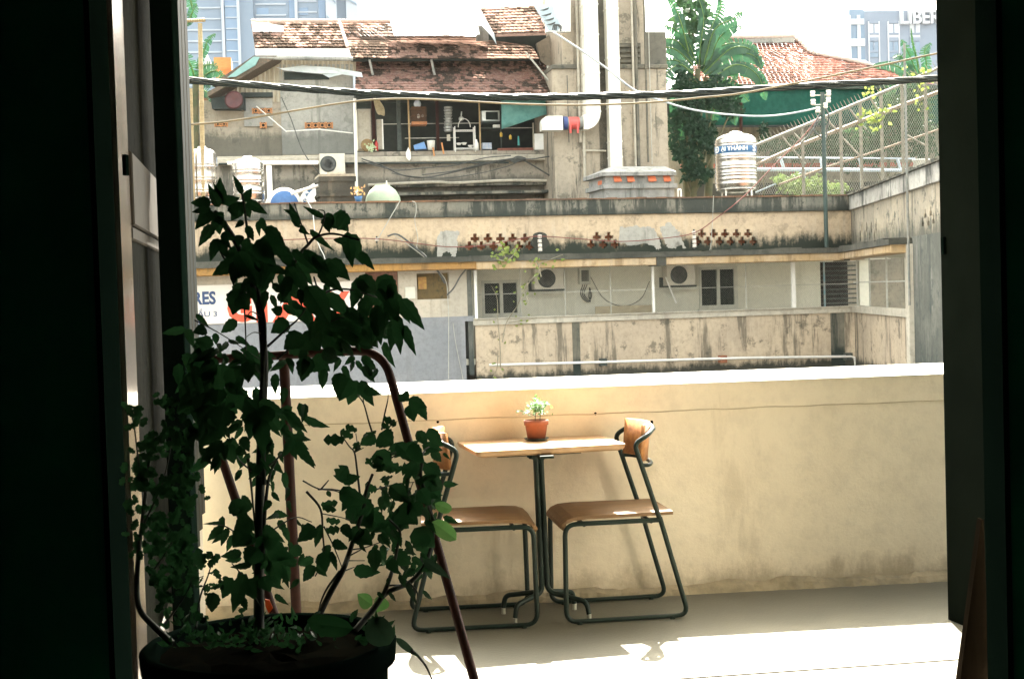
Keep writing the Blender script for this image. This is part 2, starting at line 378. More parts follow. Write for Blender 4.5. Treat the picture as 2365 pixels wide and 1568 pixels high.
# ------------------------------------------------------------------ cafe chairs
def make_chair(label):
    """local: x = forward (towards the table), y = left, origin on the floor under the seat centre"""
    t = thing('cafe_chair', label, 'chair', (0, 0, 0), 'chairs at the balcony table')
    hw = .205; r = .0105
    # both side loops: base rail, front leg, seat rail and rear leg running up into the arm hoop
    for s in (1, -1):
        y = s * hw; yr = s * (hw + .0)
        base = [(-.155, y, .44), (-.225, y, .10), (-.25, y, .022), (-.2, y, .013), (.19, y, .013), (.232, y, .03), (.235, y, .08), (.215, y, .40), (.18, y, .44), (-.16, y, .445)]
        pts = rounded([(-.157, y, .45), (-.268, y, .013), (.245, y, .013), (.24, y, .438), (-.16, y, .438)], .05, 6)
        m_ = MB(); m_.tube(pts, r, 8); m_.build('leg_frame', m_steel, t)
        for xx in (-.2, .19): MB().lathe([(.012, 0), (.012, .012)], (xx, y, 0), 8).build('glide', m_steel, t)
    # hoop: up from the seat, bends back round behind the sitter, down the other side
    hp = [(-.157, -hw, .45), (-.062, -hw, .80), (-.25, -hw - .012, .86)]
    pts = rounded([V((-.157, -hw, .44)), V((-.058, -hw, .775)), V((-.115, -hw, .81)), V((-.155, -.13, .83))], .06, 6)
    full = pts[:-1] + bez([pts[-1], V((-.17, 0, .835)), V((-.155, .13, .83))], 6) + [V((p.x, -p.y, p.z)) for p in reversed(pts[:-1])]
    m_ = MB(); m_.tube(full, r, 8); m_.build('arm_hoop', m_steel, t)
    lo = [(-.095, -hw, .68), (-.12, -hw + .01, .68), (-.145, -.12, .68), (-.155, 0, .68), (-.145, .12, .68), (-.12, hw - .01, .68), (-.095, hw, .68)]
    m_ = MB(); m_.tube(bez(lo, 4), r * .85, 8); m_.build('lower_rail', m_steel, t)
    for xx in (.16, -.12): MB().tube([(xx, -hw, .432), (xx, hw, .432)], r * .8, 8).build('cross_bar', m_steel, t)
    # curved plywood back between the hoop and the lower rail
    m_ = MB(); n = 14; th = .014; vs = []
    for i in range(n + 1):
        u = i / n; ya = (u - .5) * .345; c = -((u - .5) * 2) ** 2 * .055
        for z, dx in ((.692, -.138), (.853, -.152)):
            xx = dx - c
            vs += [V((xx, ya, z)), V((xx - th, ya, z))]
    fs = []
    for i in range(n):
        b = i * 4; fs += [(b, b + 4, b + 6, b + 2), (b + 1, b + 3, b + 7, b + 5), (b + 2, b + 6, b + 7, b + 3), (b, b + 1, b + 5, b + 4)]
    fs += [(0, 2, 3, 1), (n * 4, n * 4 + 1, n * 4 + 3, n * 4 + 2)]
    m_.add(vs, fs, True); o = recalc(m_.build('backrest', m_wood, t))
    # seat: flat board with a waterfall front edge
    m_ = MB(); prof = [(-.215, .472), (.15, .472), (.205, .468), (.235, .456), (.254, .436), (.26, .422)]; vs = []
    hs = [.2, .212, .212, .212, .205, .19]
    for (x, z), h in zip(prof, hs):
        for yy in (-h, h): vs.append(V((x, yy, z)))
    for (x, z), h in zip(prof, hs):
        zz = z - .015; xx = x - (.016 if z < .45 else 0)
        for yy in (-h, h): vs.append(V((xx, yy, zz)))
    k = len(prof); fs = []
    for i in range(k - 1):
        a = 2 * i; b = a + 2 * k
        fs += [(a, a + 2, a + 3, a + 1), (b, b + 1, b + 3, b + 2), (a, b, b + 2, a + 2), (a + 1, a + 3, b + 3, b + 1)]
    fs += [(0, 1, 2 * k + 1, 2 * k), (2 * k - 2, 4 * k - 2, 4 * k - 1, 2 * k - 1)]
    m_.add(vs, fs); recalc(m_.build('seat', m_seat, t))
    return t
# right chair: near base rail runs (1322,1440)-(1590,1424); it faces left
def place(t, n0, n1, f0, f1, flip):
    c = (fl(*n0) + fl(*n1) + fl(*f0) + fl(*f1)) / 4
    d = ((fl(*n1) - fl(*n0)) + (fl(*f1) - fl(*f0))); a = math.atan2(d.y, d.x)
    t.location = c; t.rotation_euler.z = a + (math.pi if flip else 0)
cr_ = make_chair('honey wood and steel chair right of the cafe table, sun on its curved back')
cl_ = dup(cr_, (0, 0, 0), 'honey wood and dark steel chair left of the cafe table, half hidden by the shrub')
place(cr_, (1312, 1441), (1594, 1423), (1259, 1399), (1523, 1384), True); cr_.scale.x = 1.06
place(cl_, (970, 1456), (1261, 1444), (942, 1419), (1213, 1403), False); cl_.scale.x = 1.06

# ------------------------------------------------------------------ cafe table
tc = fl(1258, 1420); tc.z = 0
f = [fl(1163, 1417), fl(1190, 1442), fl(1361, 1433), fl(1327, 1407)]
tc = sum(f, V((0, 0, 0))) / 4
tb = thing('cafe_table', 'square wooden cafe table on a slim four-rod steel pedestal against the parapet', 'table', tc)
mb = MB(); zt = .765
NL, NR = fl(1100, 1045, zt), fl(1447, 1026, zt)
tT = (NR - NL).normalized(); tN = V((tT.y, -tT.x, 0)); hx, hy = (NR - NL).length / 2, .235
cen = (NL + NR) / 2 - tN * hy; cen.z = 0
def TP(a, b, z): return cen + tT * a + tN * b + V((0, 0, z))
top = []; r_ = .02; n = 4
outl = []
for sx, sy, a0 in ((1, 1, 0), (-1, 1, 90), (-1, -1, 180), (1, -1, 270)):
    for k in range(n + 1):
        t = math.radians(a0 + 90 * k / n); outl.append((sx * (hx - r_) + r_ * math.cos(t), sy * (hy - r_) + r_ * math.sin(t)))
N_ = len(outl)
vs = [TP(a * .996, b * .996, .768) for a, b in outl] + [TP(a, b, .765) for a, b in outl] + [TP(a * .985, b * .985, .747) for a, b in outl] + [TP(a * .93, b * .93, .739) for a, b in outl]
fs = [tuple(range(N_)), tuple(range(4 * N_ - 1, 3 * N_ - 1, -1))]
for q in range(3): fs += [(q * N_ + i, (q + 1) * N_ + i, (q + 1) * N_ + (i + 1) % N_, q * N_ + (i + 1) % N_) for i in range(N_)]
mb.add(vs, fs); recalc(mb.build('tabletop', m_top, tb))
pc = V((tc.x + .0, tc.y, 0)); pt = V((cen.x, cen.y, 0)); pt = at(1243, 1055, tc.y); pt.z = 0
mb = MB(); mb.slab(Pl((pt.x, pt.y), (tT.x, tT.y)), -.19, .19, .726, .738, .03, -.03); mb.slab(Pl((pt.x, pt.y), (tT.x, tT.y)), -.03, .03, .7265, .7385, .17, -.17); mb.build('top_bracket', m_steel, tb)
for i, p in enumerate(f):
    d = (p - tc); d.z = 0; dn = d.normalized(); off = dn * .0135
    pts = rounded([pt + dn * .05 + V((0, 0, .724)), pt + off + V((0, 0, .715)), pc + off * 1.15 + V((0, 0, .115)), p - dn * .012 + V((0, 0, .085)), p + V((0, 0, .03))], .035, 6)
    m_ = MB(); m_.tube(pts, .0115, 10); lg = m_.build('leg', m_steel, tb)
    m_ = MB(); m_.lathe([(.01, 0), (.01, .03)], (p.x, p.y, 0), 10); m_.build('glide', m_glide, lg)
# saucer, small pot
sp = W.at(1240, 1016, .36); sp = fl(1239.5, 1017, .768); sp.z = .7685
mb = MB(); mb.lathe([(.0, .0), (.04, 0), (.056, .008), (.058, .012), (.05, .008), (0, .006)], sp, 24)
one(mb, 'saucer', m_saucer, 'dark round saucer under the little terracotta pot', 'saucer', base=sp)
pb = sp + V((0, 0, .0085))
pot = thing('potted_plant', 'small bright green plant in a terracotta pot on the cafe table', 'plant', pb)
mb = MB(); mb.lathe([(0, 0), (.041, 0), (.051, .062), (.056, .063), (.057, .085), (.052, .086), (.049, .07), (0, .07)], pb, 28); mb.build('pot', m_terra, pot)
mb = MB(); mb.lathe([(.049, .0715), (.03, .078), (0, .079)], pb, 14); mb.build('soil', m_soil, pot)
# leaves -------------------------------------------------------
def leaf(mb, b, t, w, nrm=None, ser=0, shape='ov', droop=.12, fold=.25, n=8):
    """blade from base b to tip t, full width w; serrated edge, folded along the midrib"""
    b, t = V(b), V(t); L = (t - b); ln = L.length; 
    if ln < 1e-5: return
    L.normalize(); nm = nrm or V((random.uniform(-.35, .35), -1, random.uniform(-.25, .3)))
    s = L.cross(nm); 
    if s.length < .05: s = L.cross(V((1, 0, .3)))
    s.normalize(); up = s.cross(L).normalized()
    if up.y > 0: up = -up
    vs = []; 
    for i in range(n + 1):
        u = i / n
        if shape == 'ov': h = math.sin(math.pi * min(1, u ** .64)) ** .9 * (1 - .12 * u)
        elif shape == 'rd': h = math.sqrt(max(0, 1 - (2 * u - 1) ** 2)) if 0 < u < 1 else .05
        elif shape == 'lob': h = (math.sqrt(max(0, 1 - (2 * u - 1) ** 2)) * (.8 + .25 * math.sin(u * 17))) if 0 < u < 1 else .1
        else: h = math.sin(math.pi * u ** .6) * .9
        if ser and 0 < i < n: h *= 1 + (ser if i % 2 else -ser)
        h = max(h, .02) * w / 2
        c = b + L * (ln * u) + up * (-droop * ln * (u * u - u) * 2)
        vs += [c + s * h + up * (fold * h), c, c - s * h + up * (fold * h)]
    mb.add(vs, [(3 * i + k, 3 * i + 3 + k, 3 * i + 4 + k, 3 * i + 1 + k) for i in range(n) for k in (0, 1)], False)
mb = MB(); st = MB()
def d3(x, y, Y): return at(x, y, Y)
for (x0, y0, x1, y1) in ((1236, 974, 1238, 930), (1247, 973, 1250, 935), (1238, 950, 1238, 915), (1236, 960, 1192, 948), (1247, 955, 1262, 932), (1240, 955, 1222, 935)):
    Y = pb.y + random.uniform(-.02, .02); a, b = at(x0, y0, pb.y), at(x1, y1, Y); st.tube(bez([a, (a + b) / 2 + V((0, 0, .006)), b], 4), .0016, 5)
    for k in range(16):
        u = random.uniform(.35, 1.05); p = a.lerp(b, u); dr = V((random.uniform(-1, 1), random.uniform(-.6, .6), random.uniform(-.35, .8))).normalized() * random.uniform(.012, .024)
        leaf(mb, p, p + dr, random.uniform(.006, .011), V((random.uniform(-.6, .6), -.7, 1)), n=4)
for k in range(150):
    x = random.gauss(1240, 12); y = random.uniform(925, 952) - abs(x - 1241) * -.35
    p = at(x, y, pb.y + random.uniform(-.035, .035)); dr = V((random.uniform(-1, 1), random.uniform(-.6, .6), random.uniform(-.3, .7))).normalized() * random.uniform(.012, .026)
    leaf(mb, p, p + dr, random.uniform(.006, .012), V((random.uniform(-.6, .6), -.6, 1)), n=4)
st.build('stem', m_stem, pot); mb.build('foliage', m_leafs, pot)

# ------------------------------------------------------------------ red tube frame (easel stand) behind the shrub
YF = 4.75
fr = thing('tube_stand', 'dull red steel tube stand with rounded corners behind the leafy shrub', 'stand', (at(700, 1690, YF)))
def tp(x, y, Y=YF): return at(x, y, Y)
rf = .0145
pts = rounded([tp(560, 1225, YF - .12), tp(437, 833), tp(884, 806), tp(918, 905, YF - .05), at(1150, 1790, YF - .42)], .1, 8)
g0 = at(1150, 1790, YF - .42); end = fl(1122, 1690, .0)
bl = tp(437, 833); lb = bl + (tp(560, 1200, YF - .12) - bl) * 3.05
kz = (bl.z - .0) / (bl.z - tp(560, 1200, YF - .12).z); lb = bl + (tp(560, 1200, YF - .12) - bl) * kz
tr = tp(884, 806); rb0 = at(1097, 1575, YF - .4); rb = tr + (rb0 - tr) * ((tr.z) / (tr.z - rb0.z))
mb = MB(); mb.tube(rounded([lb, bl, tr, rb], .1, 10), rf * 1.05, 10); mb.build('front_loop', m_rust, fr)
mt = tp(655, 816, YF + .03); m1 = tp(684, 1400, YF + .12); mbm = mt + (m1 - mt) * (mt.z / (mt.z - m1.z))
mb = MB(); mb.tube([mt, mbm], .0175, 10); mb.build('back_leg', m_rust, fr)
for p in (lb, rb, mbm): MB().lathe([(.02, .0), (.02, .02)], (p.x, p.y, 0), 10).build('foot_cap', m_dark2, fr)

# ------------------------------------------------------------------ the big pot and its shrubs
PY = 3.62
zr = .565; cpot = fl(622, 1478, zr); cpot.z = 0; PR = .318
pl_ = thing('potted_shrub', 'large dark round pot crowded with leafy shrubs, silhouetted in the doorway', 'plant', cpot)
mb = MB(); mb.lathe([(0, 0), (.22, 0), (.27, .1), (.3, .3), (PR - .012, zr - .07), (PR + .008, zr - .06), (PR + .012, zr - .01), (PR, zr), (PR - .02, zr - .005), (PR - .03, zr - .05), (0, zr - .05)], cpot, 48); mb.build('pot', m_pot, pl_)
mb = MB(); n = 18
vs = [cpot + V((0, 0, zr - .03))]
for i in range(1, 6):
    for k in range(n):
        t = 2 * math.pi * k / n; r = (PR - .035) * i / 5; vs.append(cpot + V((math.cos(t) * r, math.sin(t) * r, zr - .035 + random.uniform(-.012, .016))))
fs = [(0, 1 + k, 1 + (k + 1) % n) for k in range(n)] + [(1 + i * n + k, 1 + (i + 1) * n + k, 1 + (i + 1) * n + (k + 1) % n, 1 + i * n + (k + 1) % n) for i in range(4) for k in range(n)]
mb.add(vs, fs); mb.build('soil', m_soil, pl_)
TA = lambda x, y: (422.3 + .1995 * x, 391 + .1995 * y); TB = lambda x, y: (703.8 + .2993 * x, 391 + .2993 * y)
TC = lambda x, y: (422.3 + .2744 * x, 664.7 + .2744 * y); TD = lambda x, y: (735.1 + .2993 * x, 860.2 + .2993 * y)
TE = lambda x, y: (437.9 + .3018 * x, 1094.9 + .3018 * y)
LA = [(330,380,90,390,150),(420,440,290,165,110),(470,400,430,90,150),(480,380,660,330,130),(500,420,350,150,90),(690,290,580,65,75),(720,380,800,220,110),(740,360,980,520,120),(700,380,560,600,150),(700,390,780,560,140),(650,420,510,490,90),(330,460,100,500,90),(340,480,140,700,150),(400,560,430,760,160),(350,640,180,900,140),(380,500,440,650,150),(480,590,500,740,60),(410,800,320,1070,130),(420,810,530,1050,110),(450,740,570,940,80),(450,740,640,830,90),(640,1060,340,1230,160),(700,600,600,680,70),(740,650,820,830,90),(870,600,890,780,70),(900,560,980,760,90),(960,660,1190,890,150),(660,760,640,900,110),(700,850,650,1100,200),(760,850,820,1150,220),(850,820,1080,1120,230),(900,800,1200,1000,200),(1080,850,1330,1220,150),(820,1100,900,1400,180),(700,1050,640,1270,200),(1340,680,1230,385,90),(1300,520,1160,465,60),(1350,650,1440,730,50),(1470,700,1760,950,80),(1340,700,1480,760,50),(1640,560,1390,430,70),(1640,560,1700,740,110),(1680,500,1720,700,120),(1400,930,1660,1240,110),(1360,960,1560,1190,90),(1500,1000,1700,1200,120),(740,1330,850,1540,80),(680,1310,600,1568,150),(560,900,700,1150,200),(640,950,860,1300,220),(480,560,380,620,90),(540,420,640,560,110),(600,1000,720,1250,180)]
LB = [(230,340,340,480,150),(330,340,250,470,120),(330,480,370,760,110),(360,500,450,740,110),(330,560,220,545,60),(420,640,540,780,70),(450,830,360,1080,110),(480,980,440,1220,110),(560,1040,590,1360,130),(640,1100,520,1340,110),(680,1180,660,1410,90),(720,1120,740,1430,90),(760,1200,860,1440,80),(740,1000,925,1240,110),(560,830,720,980,160),(420,820,560,960,140),(500,900,620,1080,160),(600,850,700,1060,130),(160,960,390,1160,110),(10,900,200,1200,200),(100,1100,300,1300,200),(200,1150,480,1300,160),(250,1200,560,1370,150),(0,1250,120,1400,220),(120,1200,330,1420,220),(100,780,300,950,110),(0,640,150,830,120),(190,700,350,860,130),(150,700,260,840,100),(440,1440,560,1560,70),(420,830,480,960,120),(640,1000,720,1180,130)]
LC = [(480,20,420,230,170),(480,60,560,190,150),(570,0,620,110,60),(840,200,740,180,90),(800,50,900,130,80),(890,280,740,380,140),(1000,380,850,520,160),(520,230,650,280,30),(110,220,220,330,50),(460,280,320,380,110),(200,350,80,380,100),(260,480,90,430,110),(280,380,280,480,60),(380,440,480,470,40),(200,480,120,560,110),(640,540,480,520,100),(560,600,550,800,130),(680,560,660,800,200),(780,720,780,900,75),(920,600,890,660,90),(1050,570,1000,790,160),(1080,600,1240,700,170),(250,600,100,800,200),(330,640,300,900,220),(250,700,120,900,180),(420,650,490,900,200),(300,850,280,1000,150),(430,850,520,1050,170),(200,900,140,1100,190),(350,1000,300,1200,220),(240,1180,140,1340,170),(330,1280,140,1480,110),(380,1300,430,1480,150),(300,1400,230,1540,60),(300,1430,300,1530,50),(640,960,860,1050,110),(640,1000,480,1100,100),(700,1050,820,1200,180),(600,1050,560,1280,130),(850,1020,1050,1220,80),(660,1100,680,1400,140),(500,1250,560,1380,100),(450,1350,540,1400,90),(900,1250,1080,1280,70),(940,1270,1060,1360,70),(950,1300,1110,1520,90),(900,1280,960,1450,80),(1000,1380,1120,1500,60),(700,1400,850,1568,80),(100,560,40,700,180),(500,560,620,640,120),(1180,520,1290,600,120),(900,450,1060,560,150),(60,700,120,900,150),(160,620,260,760,150),(420,950,330,1120,150),(260,1050,200,1260,160),(560,950,640,1150,150),(740,1000,640,1180,150)]
LD = [(250,40,160,220,140),(300,60,230,250,130),(330,60,430,260,100),(350,130,490,170,70),(170,0,150,200,120),(640,170,700,220,100),(700,200,840,270,110),(760,230,840,370,90),(700,250,740,380,100),(680,210,610,170,60),(180,840,325,800,90),(440,480,320,560,110),(470,470,580,560,170),(450,600,560,780,150),(600,540,760,700,120),(70,910,95,960,35),(160,920,400,1000,130),(250,950,180,1070,90),(260,1000,420,1200,230),(380,1100,520,1230,170),(190,1170,260,1290,80),(110,1310,230,1360,70),(290,1240,420,1330,150),(40,1380,60,1540,110),(100,1390,145,1530,50),(550,870,700,1000,130),(620,1030,770,1170,190),(580,1100,700,1200,170),(720,1020,830,1100,110),(740,1200,900,1350,190),(760,1250,880,1400,150),(460,1250,560,1320,80),(270,1520,480,1540,110),(430,1350,440,1540,110),(540,1450,620,1540,100),(590,1400,720,1480,120),(800,560,960,600,90),(870,600,950,690,70),(850,430,960,570,100),(830,700,950,800,130),(800,800,960,900,160),(880,900,950,1000,110),(780,900,870,1020,120),(700,560,820,700,120),(760,450,840,560,90),(840,1240,800,1360,90)]
LR = [(200,520,40,520,90),(270,500,170,450,70),(300,450,210,410,60),(280,540,310,600,65),(350,480,385,495,40),(150,830,225,720,125),(540,700,640,755,95),(640,740,775,760,150),(20,1020,150,1000,70),(30,1040,140,1060,60),(60,1130,170,1150,70),(60,1220,165,1200,80),(380,890,455,900,70),(470,960,560,1030,90),(500,800,540,870,60),(560,380,600,410,60),(500,350,600,400,70),(490,390,550,430,60),(440,660,500,760,110),(640,860,690,950,80),(560,560,640,640,110)]
LE = [(400,160,490,260,50),(320,200,440,330,130),(270,370,100,380,30),(250,400,135,510,75),(300,410,240,550,60),(400,600,235,630,75),(400,640,270,660,50),(480,690,310,710,50),(430,760,330,1060,120),(330,790,250,950,100),(180,900,170,1055,110),(250,790,310,800,40),(620,200,560,290,60),(640,300,760,320,60),(820,350,870,400,35),(680,350,740,450,60),(480,350,340,420,160),(450,430,330,560,160),(560,500,700,480,170),(600,550,780,640,160),(620,640,690,860,120),(700,680,760,870,60),(560,430,670,440,90),(960,400,820,520,110),(1000,380,960,560,70),(860,560,740,620,100),(950,640,840,700,80),(960,700,870,820,90),(1010,600,1030,780,100),(1080,590,1130,720,50),(1050,540,1060,650,70),(1090,520,1210,560,75),(440,800,500,960,130),(560,780,620,900,120),(650,920,760,1000,50),(400,940,440,1040,60),(370,1040,440,1030,40),(1240,1110,1290,1030,50),(700,600,820,700,110),(520,560,430,700,150),(640,560,560,720,150)]
LL = [(100,700,30,600,100),(120,680,60,560,80),(120,640,170,590,80),(140,700,200,660,60),(60,700,0,680,90),(60,740,20,800,70),(230,800,200,720,70),(230,800,260,880,60),(100,860,160,880,80),(40,1050,120,1130,80),(60,980,20,1060,70),(90,1140,140,1080,50)]
leafM = MB(); rndM = MB(); lightM = MB(); fuzM = MB(); stemM = MB()
def addl(lst, T, k, target, shape='ov', ser=.07, Yj=.16, extra=0):
    for (bx, by, tx, ty, w) in lst:
        Y = PY + random.uniform(-Yj, Yj); b = at(*T(bx, by), Y); t = at(*T(tx, ty), Y + random.uniform(-.03, .03))
        ww = w * k * Y / F; leaf(target, b, t, ww * random.uniform(1.0, 1.18), None, ser, shape, n=10 if shape == 'ov' else 9, fold=random.uniform(.05, .3))
        for e in range(extra):   # leaves behind, partly seen
            Y2 = PY + random.uniform(.0, .3); jx, jy = random.uniform(-60, 60), random.uniform(-60, 60)
            b2 = at(*T(bx + jx, by + jy), Y2); t2 = at(*T(tx + jx + random.uniform(-60, 60), ty + jy + random.uniform(-40, 60)), Y2)
            leaf(target, b2, t2, ww * .8, None, ser, shape, n=8)
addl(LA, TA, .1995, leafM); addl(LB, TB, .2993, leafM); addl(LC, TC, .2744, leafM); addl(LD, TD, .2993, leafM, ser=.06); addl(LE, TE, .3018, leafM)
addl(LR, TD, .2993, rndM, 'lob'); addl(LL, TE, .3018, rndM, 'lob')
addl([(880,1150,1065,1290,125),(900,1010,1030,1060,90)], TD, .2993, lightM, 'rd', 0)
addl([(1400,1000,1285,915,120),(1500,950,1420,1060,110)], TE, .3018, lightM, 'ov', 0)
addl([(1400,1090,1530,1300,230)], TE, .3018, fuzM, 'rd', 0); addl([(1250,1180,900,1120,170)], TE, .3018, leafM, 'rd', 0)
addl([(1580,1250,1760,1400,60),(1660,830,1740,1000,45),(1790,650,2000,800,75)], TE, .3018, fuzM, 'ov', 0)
# dense heart of the shrub: many more leaves in the crowded masses
def fill(cx, cy, sx, sy, n, size, tgt, ang=None, shape='ov'):
    for _ in range(n):
        x, y = cx + sx * max(-1.9, min(1.9, random.gauss(0, 1))), cy + sy * max(-1.9, min(1.9, random.gauss(0, 1))); Y = PY + random.uniform(-.1, .3); a = math.radians(random.uniform(*(ang or (20, 160)))); s = size * random.uniform(.6, 1.2)
        leaf(tgt, at(x, y, Y), at(x + s * math.cos(a), y + s * math.sin(a), Y + random.uniform(-.04, .04)), s * random.uniform(.34, .5) * Y / F, None, .07, shape, n=7)
fill(600, 610, 40, 32, 24, 60, leafM, (10, 120)); fill(690, 655, 40, 28, 20, 60, leafM, (10, 110)); fill(810, 760, 45, 26, 32, 56, leafM, (0, 110)); fill(470, 870, 30, 58, 50, 60, leafM, (40, 170))
fill(500, 960, 32, 50, 42, 50, leafM); fill(610, 960, 50, 35, 36, 52, leafM); fill(870, 690, 28, 28, 16, 50, leafM, (30, 120)); fill(590, 1240, 40, 55, 42, 44, leafM); fill(610, 1050, 30, 50, 26, 40, leafM)
fill(660, 1260, 36, 40, 14, 36, leafM); fill(760, 830, 60, 16, 18, 44, leafM); fill(530, 820, 40, 22, 22, 40, leafM); fill(970, 1130, 28, 55, 60, 36, leafM, (-40, 120)); fill(890, 1180, 50, 40, 50, 38, leafM); fill(850, 1070, 30, 40, 10, 30, rndM, (0, 180), 'lob')
fill(470, 1330, 18, 26, 10, 24, rndM, (0, 360), 'lob'); fill(940, 1290, 36, 40, 40, 36, leafM); fill(620, 1478, 120, 16, 190, 26, leafM, (-200, 20)); fill(640, 1440, 90, 10, 30, 24, leafM, (-160, -20)); fill(880, 1450, 36, 10, 10, 30, leafM, (-160, -20)); fill(420, 1445, 20, 12, 12, 26, leafM, (-160, -20))
def stems(lst, T=None):
    for pts, r in lst:
        Y0 = PY + .02
        q = []
        for i, (x, y) in enumerate(pts):
            if T: x, y = T(x, y)
            q.append(at(x, y, Y0 + (random.uniform(-.02, .05) if i else 0)))
        c = bez(q, 5); stemM.tube(c, [max(.0012, r * (1 - .55 * i / len(c))) for i in range(len(c))], 6)
stems([([(598, 1460), (598, 1300), (600, 1150), (604, 1000), (610, 860), (607, 780), (596, 700), (560, 590), (520, 520), (497, 490)], .014),
       ([(606, 1300), (612, 1180), (622, 1100), (640, 1060)], .006), ([(610, 1120), (606, 900), (612, 760), (600, 690), (590, 640), (575, 560), (563, 470), (556, 440)], .006),
       ([(618, 800), (660, 762), (690, 735), (715, 700)], .0035), ([(655, 650), (690, 590), (712, 565), (730, 548), (770, 540), (830, 555)], .005), ([(712, 565), (700, 530), (690, 500), (680, 470)], .0028), ([(735, 545), (745, 520), (750, 490), (735, 485)], .0025),
       ([(722, 700), (760, 672), (800, 668), (835, 676), (880, 690)], .0035), ([(725, 640), (733, 672), (728, 700), (722, 720)], .0025), ([(640, 830), (700, 780), (770, 740), (850, 720)], .003),
       ([(500, 560), (520, 600), (560, 640)], .003), ([(450, 740), (490, 760), (540, 790), (600, 830)], .002), ([(563, 690), (566, 740), (568, 800), (565, 850)], .0025), ([(600, 730), (580, 720), (566, 740)], .0018), ([(604, 770), (585, 768), (566, 780)], .0018),
       ([(573, 1060), (580, 1120), (590, 1230)], .004), ([(600, 1100), (560, 1070), (545, 1050)], .003), ([(605, 1090), (650, 1050), (670, 1035)], .003), ([(545, 1230), (520, 1215), (490, 1210)], .0022), ([(620, 1230), (680, 1195), (720, 1205)], .0022),
       ([(708, 1135), (740, 1175), (745, 1230), (748, 1290), (728, 1330)], .0035), ([(700, 1110), (735, 1128), (780, 1135), (820, 1160)], .0022), ([(740, 1185), (790, 1195), (820, 1205)], .0016), ([(748, 1215), (770, 1260), (790, 1310)], .0022),
       ([(600, 1400), (560, 1330), (535, 1300)], .003), ([(452, 1450), (462, 1380), (480, 1330), (492, 1290)], .003), ([(438, 1340), (470, 1330)], .002)])
stems([([(1000, 1060), (1080, 900), (1170, 740), (1215, 620), (1260, 480), (1330, 260), (1350, 130), (1400, 0)], .0085), ([(1150, 740), (1060, 860), (1010, 960), (985, 1060)], .0035), ([(1270, 1190), (1400, 1040), (1480, 930), (1560, 880), (1680, 830), (1770, 740), (1820, 650), (1860, 500), (1850, 300), (1780, 60)], .0085),
       ([(1480, 930), (1530, 800), (1560, 700), (1590, 560), (1610, 440), (1520, 340)], .006), ([(1680, 830), (1740, 900), (1740, 980)], .003), ([(1520, 850), (1640, 845)], .003), ([(1180, 740), (1260, 710)], .0022), ([(1220, 660), (1340, 660)], .0016), ([(1230, 620), (1340, 560)], .0022), ([(1250, 575), (1340, 560), (1460, 520)], .0022),
       ([(1700, 1350), (1750, 1390), (1810, 1470), (1860, 1580)], .0045)], TE)
stems([([(320, 930), (300, 760), (280, 620), (240, 570), (190, 500)], .003), ([(280, 620), (300, 560), (290, 470)], .002), ([(280, 615), (350, 580)], .002), ([(425, 490), (390, 380), (350, 240), (300, 170)], .003), ([(350, 240), (345, 180)], .002), ([(490, 440), (510, 330), (535, 220), (540, 170)], .0025),
       ([(0, 900), (90, 900), (170, 910), (260, 930)], .0028), ([(20, 900), (80, 830)], .0025), ([(450, 900), (600, 860), (740, 845)], .0022), ([(690, 950), (730, 850)], .0018), ([(560, 660), (660, 600)], .002), ([(560, 630), (640, 590)], .002), ([(740, 940), (690, 950), (640, 960)], .0018),
       ([(800, 690), (790, 780), (810, 900), (850, 1040), (900, 1150)], .005), ([(800, 640), (830, 590), (860, 570)], .003), ([(800, 640), (770, 570), (740, 540)], .003)], TD)
# the climber on the far left, in front of the door leaf
lx = MB()
stems([([(398, 1485), (350, 1440), (322, 1405), (316, 1350), (320, 1280), (328, 1210), (336, 1140), (345, 1060)], .009), ([(330, 1215), (370, 1130), (385, 1080), (400, 1000)], .003), ([(336, 1140), (322, 1080), (312, 1000), (306, 965)], .003), ([(345, 1330), (380, 1280), (410, 1230)], .003), ([(380, 1440), (410, 1400), (440, 1350), (450, 1300)], .0035)])
for cx, cy, sx, sy, n in ((312, 960, 14, 12, 12), (345, 1035, 22, 10, 22), (320, 1095, 16, 22, 26), (400, 1010, 22, 26, 34), (365, 1110, 25, 25, 24), (335, 1190, 22, 30, 30), (400, 1150, 26, 36, 44), (395, 1240, 28, 30, 44), (330, 1260, 16, 16, 14), (420, 1300, 26, 26, 34), (375, 1320, 16, 20, 18), (400, 1370, 22, 20, 20), (385, 925, 16, 16, 14), (430, 1100, 12, 40, 20)):
    for _ in range(n):
        x, y = random.gauss(cx, sx), random.gauss(cy, sy); Y = PY + random.uniform(-.12, .2); a = random.uniform(0, 6.28); s = random.uniform(16, 30)
        leaf(rndM, at(x, y, Y), at(x + s * math.cos(a), y + s * math.sin(a), Y), s * .8 * Y / F, None, 0, 'lob', n=7)
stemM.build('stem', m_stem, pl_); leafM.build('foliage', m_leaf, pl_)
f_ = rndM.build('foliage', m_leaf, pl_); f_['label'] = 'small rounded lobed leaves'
f_ = lightM.build('foliage', m_leafl, pl_); f_['label'] = 'few leaves coloured paler for caught light'
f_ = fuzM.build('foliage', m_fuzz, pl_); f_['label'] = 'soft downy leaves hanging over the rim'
mb = MB(); q = at(617, 1400, PY + .05); mb.prism([at(612, 1383, PY + .05), at(622, 1385, PY + .05), at(630, 1404, PY + .05), at(621, 1416, PY + .05), at(613, 1400, PY + .05)], (0, .004, 0))
f_ = mb.build('dead_leaf', M('orange_leaf', (.5, .12, .03), (.6, .18, .05), 10, .6, trans=.3), pl_)
